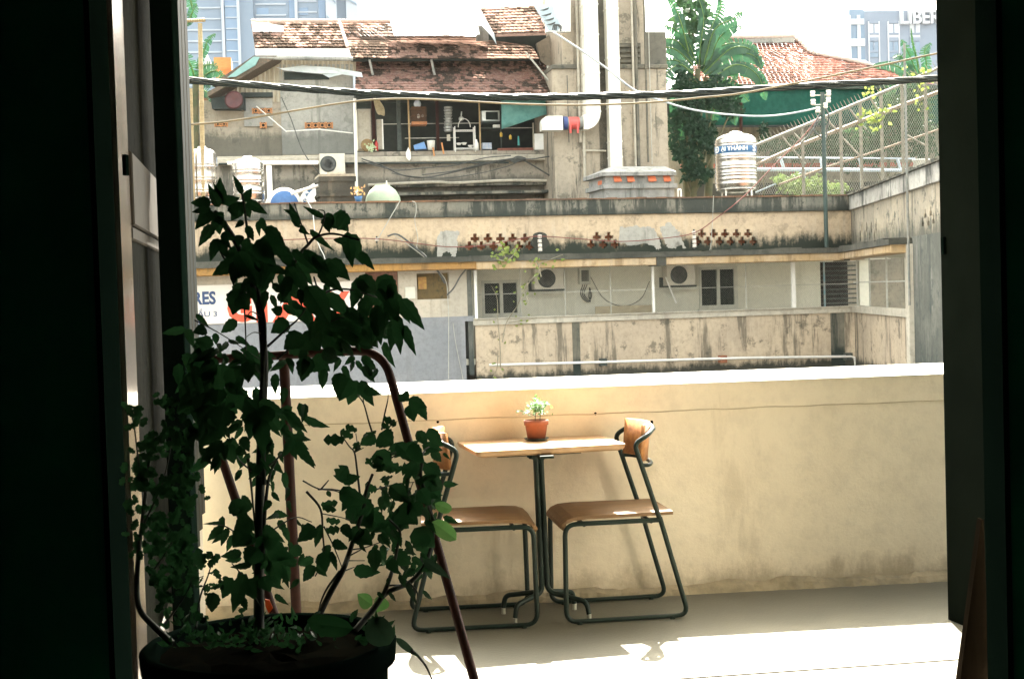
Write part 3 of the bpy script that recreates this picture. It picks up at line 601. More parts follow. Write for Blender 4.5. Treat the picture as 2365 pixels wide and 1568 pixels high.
# ================================================================== the apartment block across the street
A = Ym(36, .24)
def zA(x, y, o=0): return A.sz(x, y, o)[1]
ZC1, ZC0 = 3.785, 3.365          # parapet band top / bottom
ZL1, ZL0 = 2.40, 2.03            # canopy slab
ZP = .805                        # balcony parapet top
m_up = plaster('old_cream_render', (.7, .54, .36), (.62, .48, .33), dark=(.03, .036, .026), streak=.45, grime=.3, bands=((2.5, 2.86, 1.), (3.375, 3.30, .3)), thr=.58, light=(.64, .55, .42), seed=3)  # second band: slightly darker just under the parapet band
m_band = plaster('mould_band', (.3, .27, .21), (.22, .21, .17), dark=(.03, .036, .03), streak=.85, grime=.8, bands=((3.4, 3.56, .7),), thr=.45, light=(.52, .46, .35), seed=9, vs=.5)
m_lipr = plaster('rusty_lip', (.3, .16, .09), (.2, .13, .09), dark=(.03, .03, .025), streak=.6, grime=.6, seed=4)
m_can = plaster('ochre_canopy', (.6, .42, .22), (.66, .5, .32), dark=(.14, .09, .04), streak=.5, grime=.5, seed=12, light=(.7, .6, .45))
m_canl = plaster('rust_canopy', (.5, .27, .08), (.42, .24, .09), dark=(.1, .07, .03), streak=.5, grime=.6, seed=19)
m_cant = plaster('black_ledge', (.13, .125, .1), (.07, .07, .056), streak=.5, grime=.4, seed=2)
m_par = plaster('streaked_parapet', (.68, .55, .39), (.58, .47, .34), dark=(.05, .05, .038), streak=.66, grime=.62, bands=((-.7, -.48, 1.),), thr=.52, light=(.72, .6, .44), seed=5, vs=.3)
m_rec = plaster('recess_paint', (.85, .82, .68), (.8, .77, .63), dark=(.3, .29, .22), streak=.15, grime=.15, seed=1, fine=.15)
m_grey = plaster('grey_blue_wall', (.33, .335, .34), (.29, .3, .31), dark=(.15, .15, .15), streak=.25, grime=.2, seed=6, fine=.3)
m_cream = plaster('cream_wall', (.64, .56, .44), (.56, .5, .4), dark=(.2, .17, .12), streak=.3, grime=.3, seed=8, fine=.3)
m_wing = plaster('wing_render', (.5, .43, .32), (.36, .32, .25), dark=(.04, .048, .04), streak=.7, grime=.75, bands=((2.42, 2.9, .75), (-.6, .2, .6)), thr=.54, light=(.66, .62, .54), seed=14)
m_wcol = plaster('wing_stained', (.2, .2, .17), (.13, .135, .115), dark=(.04, .05, .045), streak=.6, grime=.7, bands=((-.6, .5, .8),), thr=.52, light=(.5, .49, .44), seed=24)
m_sill = plaster('pale_sill', (.68, .62, .5), (.56, .51, .41), dark=(.2, .18, .14), streak=.3, grime=.4, seed=15)
m_brick = M('brick_backing', (.3, .11, .05), (.2, .08, .04), 12, .9)
m_hollow = M('hollow_dark', (.02, .02, .016), (.03, .025, .02), 12, .95)
m_glass = M('dark_window_glass', (.006, .012, .009), (.012, .018, .014), 1, .35, spec=.1)
m_frame = M('window_frame_paint', (.5, .49, .41), (.42, .41, .34), 6, .6)
m_white = M('white_paint', (.78, .76, .7), (.68, .66, .6), 5, .55)
m_wire = M('pale_wire', (.42, .41, .35), (.34, .33, .28), 9, .6)
m_wired = M('dark_wire', (.05, .055, .05), (.09, .09, .08), 9, .7)
m_grille = M('fan_grille', (.04, .05, .042), (.03, .035, .03), 9, .6)
m_acw = M('ac_casing', (.6, .56, .46), (.52, .48, .4), 5, .6)
m_moss = M('dark_shelf', (.03, .04, .035), (.05, .06, .05), 9, .8)
apt = thing('apartment_building', 'long mould-streaked cream apartment block across the street with a screened access balcony', 'building', A.w(2, -9))
sA = lambda x, y=600: A.sz(x, y)[0]
aL, aR = sA(-250), sA(1966, 520)
aM = sA(1092, 680)               # where the balcony recess starts
def wall_holes(mb, pl, a0, a1, z0, z1, holes, o=0., th=.2):
    """solid wall with rectangular openings (list of a0,a1,z0,z1) as one mesh"""
    eps = 1e-4
    A_ = sorted({a0, a1} | {min(max(h[0], a0), a1) for h in holes} | {min(max(h[1], a0), a1) for h in holes})
    Z_ = sorted({z0, z1} | {min(max(h[2], z0), z1) for h in holes} | {min(max(h[3], z0), z1) for h in holes})
    A_ = [a for i, a in enumerate(A_) if i == 0 or a - A_[i - 1] > eps]; Z_ = [z for i, z in enumerate(Z_) if i == 0 or z - Z_[i - 1] > eps]
    na, nz = len(A_) - 1, len(Z_) - 1
    solid = [[not any(h[0] - eps < (A_[i] + A_[i + 1]) / 2 < h[1] + eps and h[2] - eps < (Z_[j] + Z_[j + 1]) / 2 < h[3] + eps for h in holes) for j in range(nz)] for i in range(na)]
    P = lambda i, j, k: pl.w(A_[i], Z_[j], o - (th if k else 0))
    vs = []; fs = []
    def q(*p): b = len(vs); vs.extend(p); fs.append((b, b + 1, b + 2, b + 3))
    for i in range(na):
        for j in range(nz):
            if not solid[i][j]: continue
            q(P(i, j, 0), P(i + 1, j, 0), P(i + 1, j + 1, 0), P(i, j + 1, 0)); q(P(i, j, 1), P(i, j + 1, 1), P(i + 1, j + 1, 1), P(i + 1, j, 1))
            if i == 0 or not solid[i - 1][j]: q(P(i, j, 0), P(i, j + 1, 0), P(i, j + 1, 1), P(i, j, 1))
            if i == na - 1 or not solid[i + 1][j]: q(P(i + 1, j, 0), P(i + 1, j, 1), P(i + 1, j + 1, 1), P(i + 1, j + 1, 0))
            if j == 0 or not solid[i][j - 1]: q(P(i, j, 0), P(i, j, 1), P(i + 1, j, 1), P(i + 1, j, 0))
            if j == nz - 1 or not solid[i][j + 1]: q(P(i, j + 1, 0), P(i + 1, j + 1, 0), P(i + 1, j + 1, 1), P(i, j + 1, 1))
    mb.add(vs, fs)
# cross-shaped air holes, real openings
z6 = lambda x, y: (899.4 + .2149 * x, 297.2 + .2149 * y)
z7 = lambda x, y: (1329.5 + .2149 * x, 297.2 + .2149 * y)
crosses = [z6(x, 1178) for x in (920, 1060, 1195, 1327, 1457)] + [z6(x, 1262) for x in (862, 990, 1122, 1257, 1390, 1510)]
crosses += [z7(x, 1160) for x in (230, 358)] + [z7(x, 1243) for x in (170, 298, 425)]
crosses += [z7(x, 1128) for x in (1358, 1485, 1608, 1732, 1855)] + [z7(x, 1210) for x in (1310, 1425, 1550, 1668, 1790, 1912)]
holes = []
for (x, y) in crosses:
    a, z = A.sz(x, y)
    holes += [(a - .115, a + .115, z - .055, z + .025), (a - .045, a + .045, z + .025, z + .115), (a - .045, a + .045, z - .105, z - .055)]
mb = MB(); wall_holes(mb, A, aL, aR + .02, ZL1 - .02, ZC0 + .02, holes, 0, .12); mb.build('upper_wall', m_up, apt)
mb = MB(); mb.slab(A, aL, aR, ZL1, ZC0, -.2, -.24); mb.build('hollow_backing', m_brick, apt)
mb = MB(); mb.slab(A, aL, aR + .1, ZC0, ZC1 - .035, .09, -.2, .01); mb.build('parapet_band', m_band, apt)
mb = MB(); n = 90
for i in range(n):   # uneven capping stones
    a = aL + (aR - aL + .1) * i / n; b = aL + (aR - aL + .1) * (i + 1) / n; mb.slab(A, a, b - .006, ZC1 - .034, ZC1 + random.uniform(-.008, .012), .13 + random.uniform(-.01, .01), -.22)
mb.build('capping', m_lipr, apt)
# grey cement patches left on the wall: thin skim coats with their own outline
m_patch = plaster('cement_patch', (.52, .49, .42), (.46, .44, .38), dark=(.12, .12, .1), streak=.5, grime=.35, seed=3)
mb = MB()
P1 = [(510, 1400), (515, 1180), (550, 1110), (620, 1100), (755, 1098), (730, 1180), (722, 1300), (715, 1400), (668, 1400), (660, 1330), (600, 1320), (575, 1340), (560, 1400)]
P2 = [(470, 1230), (480, 1060), (600, 1055), (650, 1040), (700, 1060), (790, 1050), (850, 1080), (900, 1190), (915, 1290), (870, 1300), (830, 1250), (700, 1240), (560, 1260), (540, 1235)]
P3 = [(905, 1060), (960, 1050), (975, 1005), (1020, 1000), (1060, 1060), (1120, 1120), (1130, 1180), (1190, 1290), (1150, 1280), (1095, 1200), (1080, 1290), (1000, 1290), (960, 1230), (930, 1150)]
def rag(P_, amp=9, k=6):
    out = []
    for i in range(len(P_)):
        (x0, y0), (x1, y1) = P_[i], P_[(i + 1) % len(P_)]
        for j in range(k): t_ = j / k; out.append((x0 + (x1 - x0) * t_ + random.uniform(-amp, amp), y0 + (y1 - y0) * t_ + random.uniform(-amp, amp)))
    return out
for P_, T in ((P1, z6), (P2, z7), (P3, z7)): recalc(MB().ppoly(A, [T(*p) for p in rag(P_)], .004, .02).build('cement_patch', m_patch, apt))
# canopy slab above the balcony
C0 = .55
mb = MB(); mb.slab(A, aL, aM, ZL0 + .02, ZL1 - .14, C0 - .02, -.1, .02); mb.build('canopy_edge', m_canl, apt)
mb = MB(); mb.slab(A, aM + .002, sA(1500), ZL0 + .0, ZL1 - .17, C0, -.1, .02); mb.slab(A, sA(1500) + .25, aR - .5, ZL0 + .0, ZL1 - .17, C0, -.1, .02); mb.slab(A, aR - .35, aR + .1, ZL0, ZL1 - .17, C0, -.1, .02); mb.build('canopy_edge', m_can, apt)
mb = MB(); a = aL
while a < aR:
    w = random.uniform(.25, .7); mb.slab(A, a, min(a + w, aR + .1), ZL1 - .168, ZL1 - random.uniform(.0, .05), C0 + .05 + random.uniform(0, .02), -.02); a += w + .001
mb.slab(A, sA(1500) + .001, sA(1500) + .249, ZL0 - .02, ZL1 - .169, C0 + .02, -.1); mb.slab(A, aR - .499, aR - .351, ZL0 - .02, ZL1 - .169, C0 + .02, -.1)
mb.build('canopy_top', m_cant, apt)
# balcony recess
RB = -1.35
mb = MB()
W1 = A.rect(1113, 647, 1202, 732, RB); W2 = A.rect(1614, 616, 1703, 713, RB); DR = A.rect(1895, 604, 1985, 712, RB)
wall_holes(mb, A, aM - .3, aR + 1.2, ZP - 1.2, ZL0 + .1, [W1, W2, DR], RB, .15); mb.build('recess_wall', m_rec, apt)
mb = MB(); mb.slab(A, aM - .3, aR + 1.2, ZL0 + .02, ZL0 + .12, -.1, RB); mb.build('balcony_ceiling', m_rec, apt)
mb = MB(); mb.slab(A, aM - .3, aR + 1.2, -.35, -.2, -.1, RB); mb.build('balcony_floor_slab', m_rec, apt)
for R_, nm in ((W1, 0), (W2, 1)):
    a0, a1, z0, z1 = R_; fw = .1; am = (a0 + a1) / 2
    m_ = MB(); 
    for q in ((a0, a1, z1 - fw * .8, z1), (a0, a1, z0, z0 + fw), (a0, a0 + fw * .7, z0 + fw, z1 - fw * .8), (a1 - fw, a1, z0 + fw, z1 - fw * .8), (am - fw * .45, am + fw * .45, z0 + fw, z1 - fw * .8)): m_.slab(A, *q, RB + .03, RB - .06)
    m_.slab(A, a0 - .05, a1 + .05, z0 - .05, z0 - .002, RB + .09, RB)
    wf = m_.build('window', m_frame, apt)
    m_ = MB(); m_.slab(A, a0 + .02, a1 - .02, z0 + .02, z1 - .02, RB - .035, RB - .05); m_.build('pane', m_glass, wf)
a0, a1, z0, z1 = DR
m_ = MB(); m_.slab(A, a0, a1, z0 - .5, z1, RB - .7, RB - .75); dr = m_.build('doorway', m_hollow, apt)
m_ = MB()
for k in range(9): z = z0 + .12 + k * .13; m_.slab(A, a0 + .12, a1 - .03, z, z + .035, RB - .08, RB - .4)
m_.build('shelf', m_moss, dr)
m_ = MB(); m_.tube([A.w(a0 + .1, z0, RB + .03), A.w(a0 + .1, z1, RB + .03)], .028, 8); m_.build('blue_pipe', M('blue_pipe', (.1, .25, .3), (.3, .3, .28), 4, .5), apt)
# parapet of the balcony and the screen standing on it
mb = MB(); mb.slab(A, aM + .04, aR + .3, -9, ZP - .17, 0, -.14); mb.build('parapet_wall', m_par, apt)
mb = MB(); mb.slab(A, aM - .02, aR + .3, ZP - .168, ZP - .02, .05, -.16, .01); mb.slab(A, aM - .02, aR + .3, ZP - .019, ZP + .012, .09, -.18, .008); mb.build('parapet_ledge', m_sill, apt)
mb = MB(); mb.slab(A, aM - .14, aM - .02, -.6, ZL0, -.001, -1.3); mb.build('end_wall', m_wcol, apt)
for x, hw_ in ((1098, .035), (1508, .03), (1832, .05)): MB().slab(A, sA(x, 670) - hw_, sA(x, 670) + hw_, ZP + .013, ZL0 - .001, .04, -.03).build('screen_post', m_white, apt)
for x in (1202, 1305, 1410, 1723): MB().slab(A, sA(x, 670) - .009, sA(x, 670) + .009, ZP + .013, ZL0 - .001, .01, -.01).build('screen_bar', m_wire, apt)
mb = MB(); za = (zA(1150, 679) + zA(1700, 663)) / 2; mb.slab(A, aM + .1, aR - .1, za - .007, za + .007, .025, .012)
mb.build('screen_bar', m_wire, apt)
# expanded mesh across the openings: crossing wires
mb = MB()
def mesh_fill(mb, P, a0, a1, z0, z1, pitch, r, inside=None):
    h = z1 - z0
    for sg in (1, -1):
        k = a0 - h
        while k < a1:
            p, q = (k, z0 if sg > 0 else z1), (k + h, z1 if sg > 0 else z0)
            t0 = max(0, (a0 - p[0]) / h); t1 = min(1, (a1 - p[0]) / h)
            if t1 > t0:
                A1 = (p[0] + h * t0, p[1] + (q[1] - p[1]) * t0); A2 = (p[0] + h * t1, p[1] + (q[1] - p[1]) * t1)
                mb.tube([P(*A1), P(*A2)], r, 3, False)
            k += pitch
mesh_fill(mb, lambda a, z: A.w(a, z, -.02), sA(1104), aR, ZP + .02, ZL0, .062, .0014)
mb.build('wire_screen', M('screen_wire', (.25, .24, .2), (.2, .19, .16), 9, .6), apt)
# the left end: flush cream wall above, smooth grey wall below
zg = zA(1000, 742)
mb = MB(); OP = A.rect(963, 631, 1037, 691); OP2 = A.rect(845, 626, 921, 745)
wall_holes(mb, A, aL, aM - .145, zg + .1, ZL0 + .03, [OP, OP2], 0, .15); mb.build('side_wall', m_cream, apt)
mb = MB(); mb.slab(A, aL, aM - .0, zg - .03, zg + .1, .05, -.14); mb.slab(A, aL, sA(1075, 800), -9, zg - .031, .04, -.14); mb.build('grey_wall', m_grey, apt)
mb = MB(); mb.slab(A, OP[0] - .05, OP[1] + .05, OP[2] - .05, OP[3] + .05, -.16, -.2); 
w_ = mb.build('blocked_window', plaster('rotten_board', (.2, .14, .06), (.12, .1, .06), dark=(.03, .035, .025), streak=.7, grime=.7, seed=2), apt)
mb = MB(); x0, x1, y0, y1 = 966, 985, 640, 668; mb.pbox(A, x0, y0, x1, y1, -.1, -.155); mb.build('rusty_plate', M('rusty_plate', (.42, .25, .06), (.3, .15, .05), 9, .8), w_)
mb = MB(); mb.slab(A, OP2[0] - .05, OP2[1] + .05, OP2[2] - .05, OP2[3] + .05, -.1, -.16); w_ = mb.build('brown_door', M('brown_boards', (.2, .09, .05), (.13, .06, .035), 4, .7, sc=(4, 4, .3)), apt)
mb = MB(); mb.pbox(A, 936, 663, 959, 690, .05, 0); mb.build('meter_box', m_rec, apt)
# wing on the right, coming towards us
c0 = A.w(aR, 0, 0); c1 = at(2150, 600, 28.9); WG = Pl((c0.x, c0.y), (c1.x - c0.x, c1.y - c0.y))
gL = (V((c1.x, c1.y, 0)) - V((c0.x, c0.y, 0))).length
sG = lambda x, y=600: WG.sz(x, y)[0]
zt_ = WG.sz(2140, 394)[1]
mb = MB()
dia = []
for i, x in enumerate((1258, 1308, 1358, 1410)): dia.append((2200 / 1.2787 + .2149 * x, 297.2 + .2149 * 1060))
for i, x in enumerate((1240, 1290, 1340, 1392)): dia.append((1720.5 + .2149 * x, 297.2 + .2149 * 1150))
hz = []
for (x, y) in dia:
    a, z = WG.sz(x, y); hz += [(a - .09, a + .09, z - .07, z + .07), (a - .045, a + .045, z + .07, z + .13), (a - .045, a + .045, z - .13, z - .07)]
for (x, y) in [(1720.5 + .2149 * q, 297.2 + .2149 * w) for q, w in ((1938, 930), (1998, 905), (1910, 1020), (1970, 1010), (2025, 990))]:
    a, z = WG.sz(x, y); hz += [(a - .1, a + .1, z - .06, z + .03), (a - .04, a + .04, z + .03, z + .12)]
gC = sG(2106, 640)
wall_holes(mb, WG, 0, gL + 8, ZL1 - .02, ZC0 + .02, hz, 0, .12); mb.build('wing_wall', m_wing, apt)
mb = MB(); mb.slab(WG, gC + .0, gL + 8, -9, ZL1 - .021, .0, -.15); mb.build('wing_end_wall', m_wcol, apt)
mb = MB(); mb.slab(WG, 0.1, gL + 8, ZL1 - .1, ZC0, -.2, -.24); mb.build('hollow_backing', m_brick, apt)
mb = MB(); mb.slab(WG, 0, gL + 8, ZC0, ZC1 - .035, .07, -.2, .01); mb.build('wing_band', plaster('white_band', (.6, .58, .52), (.42, .4, .36), dark=(.04, .045, .04), streak=.85, grime=.3, bands=((ZC1, 3.6, .6),), thr=.5, seed=31, vs=.8), apt)
mb = MB(); a = -.05
while a < gL + 8: w = random.uniform(.3, .8); mb.slab(WG, a, a + w - .004, ZC1 - .034, ZC1 + random.uniform(-.02, .05), .12, -.22); a += w
mb.build('wing_capping', m_band, apt)
mb = MB(); mb.slab(WG, .45, gC, ZL0 + .02, ZL1 - .17, .45, -.1, .02); mb.build('canopy_edge', m_can, apt)
mb = MB(); a = .3
while a < gC + .1: w = random.uniform(.3, .8); mb.slab(WG, a, min(a + w, gC + .15), ZL1 - .168, ZL1 - random.uniform(0, .05), .5, -.02); a += w + .001
mb.build('canopy_top', m_cant, apt)
mb = MB(); mb.slab(WG, gC - .14, gC + .16, -9, ZL1 - .169, .12, -.16, .02); mb.build('corner_column', m_sill, apt)
mb = MB(); mb.slab(WG, .2, gC - .15, -9, ZP - .17, 0, -.14); mb.build('wing_parapet', m_par, apt)
mb = MB(); mb.slab(WG, .1, gC - .15, ZP - .168, ZP + .01, .06, -.16, .01); mb.build('wing_ledge', m_sill, apt)
mb = MB(); mb.slab(WG, .4, gC + .5, ZP - 1.2, ZL0 + .1, -1.3, -1.4); mb.slab(WG, .4, gC + .2, ZL0 + .02, ZL0 + .1, -.1, -1.3); mb.build('wing_recess', m_rec, apt)
mb = MB(); z_ = WG.sz(1985, 670)[1]
for g in (.6, 2.4, 4.6): mb.slab(WG, g - .02, g + .02, ZP + .01, ZL0, .0, -.04)
mb.slab(WG, .3, gC - .15, 1.42, 1.45, .03, .0); mb.build('wing_rail', m_wire, apt)
for a in (.7, 2.5, 5): MB().slab(WG, a, a + .05, ZP - 1, ZL0, -1.29, -1.3).build('wing_panel_joint', m_moss, apt)
# long white drain pipe along the foot, with clamps
pp_ = [A.at(x, y, .15) for x, y in ((1130, 843), (1400, 836), (1700, 827), (1965, 823), (1974, 826), (1978, 862))]
dpz = thing('drain_pipe', 'long white drain pipe running along the foot of the streaked parapet', 'pipe', pp_[0])
mb = MB(); mb.tube(pp_, .034, 8); mb.build('pipe', m_white, dpz)
for x, y in ((1395, 836.5), (1672, 829), (1962, 823)):
    mb = MB(); mb.pbox(A, x - 8, y - 8, x + 8, y + 9, .17, .001, .01); mb.build('clamp', m_brick if x == 1672 else m_wcol, dpz)
# vertical stained pilaster strips
m_sp = ( plaster('dark_run', (.28, .25, .19), (.18, .17, .13), dark=(.03, .04, .033), streak=.8, grime=.7, bands=((-.45, -.22, 1.),), thr=.48, seed=41))
for x, w in ((1331, .1), (1935, .2)): MB().slab(A, sA(x, 800) - w, sA(x, 800) + w, -1.5, ZP - .169, .012, -.05).build('stain_pilaster', m_sp, apt)

# ------------------------------------------------------------------ AC units
def ac(label, pl, x0, y0, x1, y1, o, group='air conditioner units on the facades', cx=.38, bracket=True):
    a0, a1, z0, z1 = pl.rect(x0, y0, x1, y1, o); a, b = (a0, a1)
    t = thing('air_conditioner', label, 'air conditioner', pl.w((a + b) / 2, z0, o - .15), group)
    m_ = MB(); m_.slab(pl, a, b, z0, z1, o, o - .32, .012); m_.build('casing', m_acw, t)
    c = a + (b - a) * cx; r = min(.43 * (z1 - z0), .32 * (b - a)); zc = (z0 + z1) / 2
    m_ = MB(); m_.lathe([(0, 0), (r, 0), (r, .012), (r * .93, .018), (0, .018)], pl.w(c, zc, o + .001), 28, pl.n); g = m_.build('fan_grille', m_grille, t)
    m_ = MB(); 
    for k in range(1, 5): m_.lathe([(r * k / 5 - .004, 0), (r * k / 5 + .004, 0), (r * k / 5 + .004, .006), (r * k / 5 - .004, .006)], pl.w(c, zc, o + .0195), 24, pl.n)
    for k in range(6):
        t_ = math.pi * k / 6; d = pl.t * math.cos(t_) * r * .95 + V((0, 0, math.sin(t_) * r * .95)); p = pl.w(c, zc, o + .022); m_.tube([p - d, p + d], .003, 4)
    m_.build('guard', m_wired, g)
    if bracket:
        m_ = MB(); m_.slab(pl, a - .03, b + .03, z0 - .05, z0 - .001, o, o - .5); m_.slab(pl, a - .04, a - .001, z0 - .05, z1 * .4 + z0 * .6, o - .3, o - .5); m_.build('bracket', m_moss, t)
    return t
ac('air conditioner under the canopy beside the left balcony window', A, 1234, 619, 1302, 668, -.85, cx=.42)
ac('air conditioner under the canopy beside the right balcony window', A, 1540, 611, 1606, 659, -.85, cx=.42)
mb = MB(); mb.tube([A.at(1537, 640, -.8), A.at(1562, 700, -.8)], .022, 8); one(mb, 'condensate_pipe', m_white, 'short slanting pale drain pipe below the right balcony air conditioner', 'pipe')
t = thing('meter_box', 'wire-caged electricity meter box with looped cables on the balcony wall', 'meter box', A.at(1350, 657, RB + .1))
mb = MB(); mb.pbox(A, 1338, 619, 1364, 657, RB + .16, RB + .001, .01); mb.build('box', m_frame, t)
mb = MB(); mb.pbox(A, 1343, 624, 1360, 650, RB + .17, RB + .159); mb.build('cover', m_wcol, t)
mb = MB()
for k in range(3): mb.tube(bez([A.at(1346 + 5 * k, 657, RB + .1), A.at(1341 + 4 * k, 680, RB + .12), A.at(1356 + 4 * k, 697, RB + .12), A.at(1366 - 3 * k, 685, RB + .12), A.at(1362, 664, RB + .1)], 5), .012, 5)
mb.build('cable_loop', m_wired, t)
one(MB().tube(bez([A.at(1364, 640, RB + .03), A.at(1395, 690, RB + .03), A.at(1440, 707, RB + .03), A.at(1480, 690, RB + .03), A.at(1500, 650, RB + .03)], 6), .009, 5), 'hanging_wire', m_wired, 'thin wire sagging across the balcony wall between meter box and post', 'wire')
mb = MB(); mb.pbox(A, 1375, 706, 1508, 726, -.9, -.93); one(mb, 'board', M('tan_board', (.42, .36, .24), (.36, .3, .2), 4, .8), 'tan board leaning low behind the screen of the balcony', 'board')
# ------------------------------------------------------------------ sign on the left end wall
sg = thing('shop_sign', 'white sign board with navy lettering and big red letters on the left end wall', 'sign', A.at(640, 760, .08))
mb = MB(); a0, a1, z0, z1 = A.rect(380, 655, 832, 745, .08); mb.slab(A, a0, a1, z0, z1, .08, .001, .01); mb.build('board', M('sign_white', (.68, .62, .54), (.62, .57, .5), 2, .6), sg)
navy = M('navy_letter', (.02, .05, .13), (.03, .06, .15), 9, .6); redl = M('red_letter', (.7, .09, .035), (.62, .075, .03), 9, .6)
def sign_text(body, x0, y0, x1, y1, mt, name, bold=0.):
    a0, a1, z0, z1 = A.rect(x0, y0, x1, y1, .085); m_ = MB(); textmesh(m_, body, a1 - a0, z1 - z0, lambda x, z, d: A.w(a0 + x, z0 + z, .085 + d * .5), bold); m_.build(name, mt, sg)
S2 = lambda x, y: (437.95 + x * .17196, 641.3 + y * .17196)
def zz(b, x0, y0, x1, y1, *r): sign_text(b, *S2(x0, y0), *S2(x1, y1), *r)
zz('RES', 50, 185, 352, 365, navy, 'lettering', .035); zz('ẦU 3', 105, 415, 368, 525, navy, 'lettering', .01); zz('25', 90, 575, 215, 655, navy, 'lettering', .006)
zz('G', 505, 215, 838, 600, redl, 'big_letter', .06); zz('I', 890, 205, 1045, 600, redl, 'big_letter', .02); zz('À', 1100, 120, 1700, 590, redl, 'big_letter', .06); zz('Y', 1810, 185, 2155, 570, redl, 'big_letter', .06)
# ------------------------------------------------------------------ insulators and wires on the facade
m_ins = M('porcelain', (.75, .68, .58), (.65, .58, .5), 9, .3)
def insul(label, pts, o=.2, r=.06, name='insulator_rack'):
    t = thing(name, label, 'insulator', A.at(pts[-1][0], pts[-1][1] + 6, o))
    m_ = MB(); m_.tube([A.at(pts[0][0], pts[0][1] - 8, o), A.at(pts[-1][0], pts[-1][1] + 8, o)], .02, 6); m_.tube([A.at(pts[0][0], pts[0][1] - 7, o), A.at(pts[0][0], pts[0][1] - 7, 0)], .015, 5); m_.tube([A.at(pts[-1][0], pts[-1][1] + 7, o), A.at(pts[-1][0], pts[-1][1] + 7, 0)], .015, 5); m_.build('rod', m_moss, t)
    for x, y in pts:
        m_ = MB(); c = A.at(x, y, o); m_.lathe([(.02, -r * .75), (r * .8, -r * .7), (r, -r * .35), (r * .72, 0), (r, r * .35), (r * .8, r * .7), (.02, r * .75)], c, 14); m_.build('spool', m_ins, t)
insul('rack of four white spools beside the left group of cross vents', [(1246.5, 546.5), (1246.5, 557), (1247, 567), (1247.5, 576.6)])
insul('rack of four white spools beside the right group of cross vents', [(1602.5, 538), (1603, 548), (1603.5, 558), (1604, 567.5)])
insul('single white spool with tangled wires near the shrub top', [(870, 553.5)], r=.05)
mold = plaster('soot_patch', (.06, .06, .05), (.04, .045, .038), seed=6)
mb = MB(); c = [(1247 + 20 * math.cos(t) * (1 + .15 * math.sin(5 * t)), 556 + (24 if math.sin(t) > 0 else 20) * math.sin(t)) for t in [k * math.pi / 12 for k in range(24)]]
recalc(tag(mb.ppoly(A, c, .003, .02).build('mould_patch', m_cant, apt)))
def wire(name, label, pts, r, mat, n=8, cat='cable', seg=6): return one(MB().tube(bez(pts, n), r, seg), name, mat, label, cat, base=pts[0])
m_redw = M('red_brown_wire', (.2, .055, .04), (.14, .045, .035), 9, .7)
wire('power_wire', 'thin red-brown wire strung along the cream facade and up to the utility pole', [A.at(x, y, .3) for x, y in ((600, 556), (760, 551), (870, 552), (960, 562), (1030, 570), (1110, 568), (1200, 552), (1246, 546), (1340, 552), (1430, 558), (1520, 552), (1603, 538), (1660, 500), (1720, 452), (1790, 380), (1860, 310), (1895, 262))], .013, m_redw, 6)
wire('coaxial_cable', 'pale cable dropping from the cornice to the boarded window', [A.at(x, y, .25) for x, y in ((910, 542), (935, 560), (975, 590), (1008, 620), (1030, 650), (1034, 690), (1036, 740), (1036, 875))], .011, m_wire, 6)
wire('dark_cable', 'thick dark cable arching from the cream facade down towards the screened balcony', [A.at(x, y, .28) for x, y in ((895, 546), (915, 541), (940, 556), (985, 595), (1010, 625), (1028, 655))], .024, m_wired, 6)
wire('black_hose', 'short black hose bending beside the boarded window', [A.at(x, y, .3) for x, y in ((1076, 622), (1062, 640), (1048, 665), (1032, 682))], .02, m_wired, 6)
wire('cord', 'thin white cord hanging below the green tank over the cornice', [A.at(x, y, .2) for x, y in ((952, 465), (960, 470), (961, 490), (958, 510), (965, 550), (963, 572), (978, 585), (985, 592))], .009, m_wire, 6)
wire('guy_cord', 'pale cord slanting from the green tank to the left spool', [A.at(x, y, .25) for x, y in ((924, 464), (915, 480), (900, 505), (873, 552))], .012, m_wire, 4)
wire('stay_rope', 'white rope hanging over the cornice below the white tank lid', [A.at(x, y, .25) for x, y in ((712, 468), (722, 490), (728, 540), (738, 570), (748, 590), (752, 605))], .012, m_white, 6)
wire('thin_wire', 'thin pale wire falling from the cornice beside the right cross vents', [A.at(x, y, .2) for x, y in ((1648, 452), (1646, 500), (1643, 550), (1640, 575), (1632, 588), (1600, 585), (1582, 595))], .008, m_wire, 6)
# grey wires hanging on grey wall
wire('drop_wire', 'thin pale wire hanging down the smooth grey wall', [A.at(x, y, .1) for x, y in ((1046, 745), (1052, 790), (1064, 850), (1070, 880))], .008, m_wire, 4)
# climbing weeds on the facade
m_weed = M('weed_leaf', (.13, .2, .04), (.22, .24, .05), 20, .7, trans=.2)
def weed(label, stems_, n, spread, size, o=.3, name='climbing_weed', mat=None, group='weeds rooted on the ledges'):
    t = thing(name, label, 'weed', A.at(stems_[0][0][0], stems_[0][0][1], o), group)
    s_, l_ = MB(), MB()
    for st_ in stems_:
        c = bez([A.at(x, y, o + random.uniform(-.05, .05)) for x, y in st_], 6); s_.tube(c, [.013 * (1 - .8 * i / len(c)) + .003 for i in range(len(c))], 5)
        for k in range(n):
            p = random.choice(c[len(c) // 4:]) + V((random.gauss(0, spread), random.gauss(0, spread * .5), random.gauss(0, spread))); d = V((random.uniform(-1, 1), random.uniform(-.5, .5), random.uniform(-.7, .7))).normalized() * size * random.uniform(.5, 1.2)
            leaf(l_, p, p + d, size * .6, n=4)
    s_.build('stem', M('dry_stem', (.3, .26, .18), (.2, .18, .12), 9, .8), t); l_.build('foliage', mat or m_weed, t)
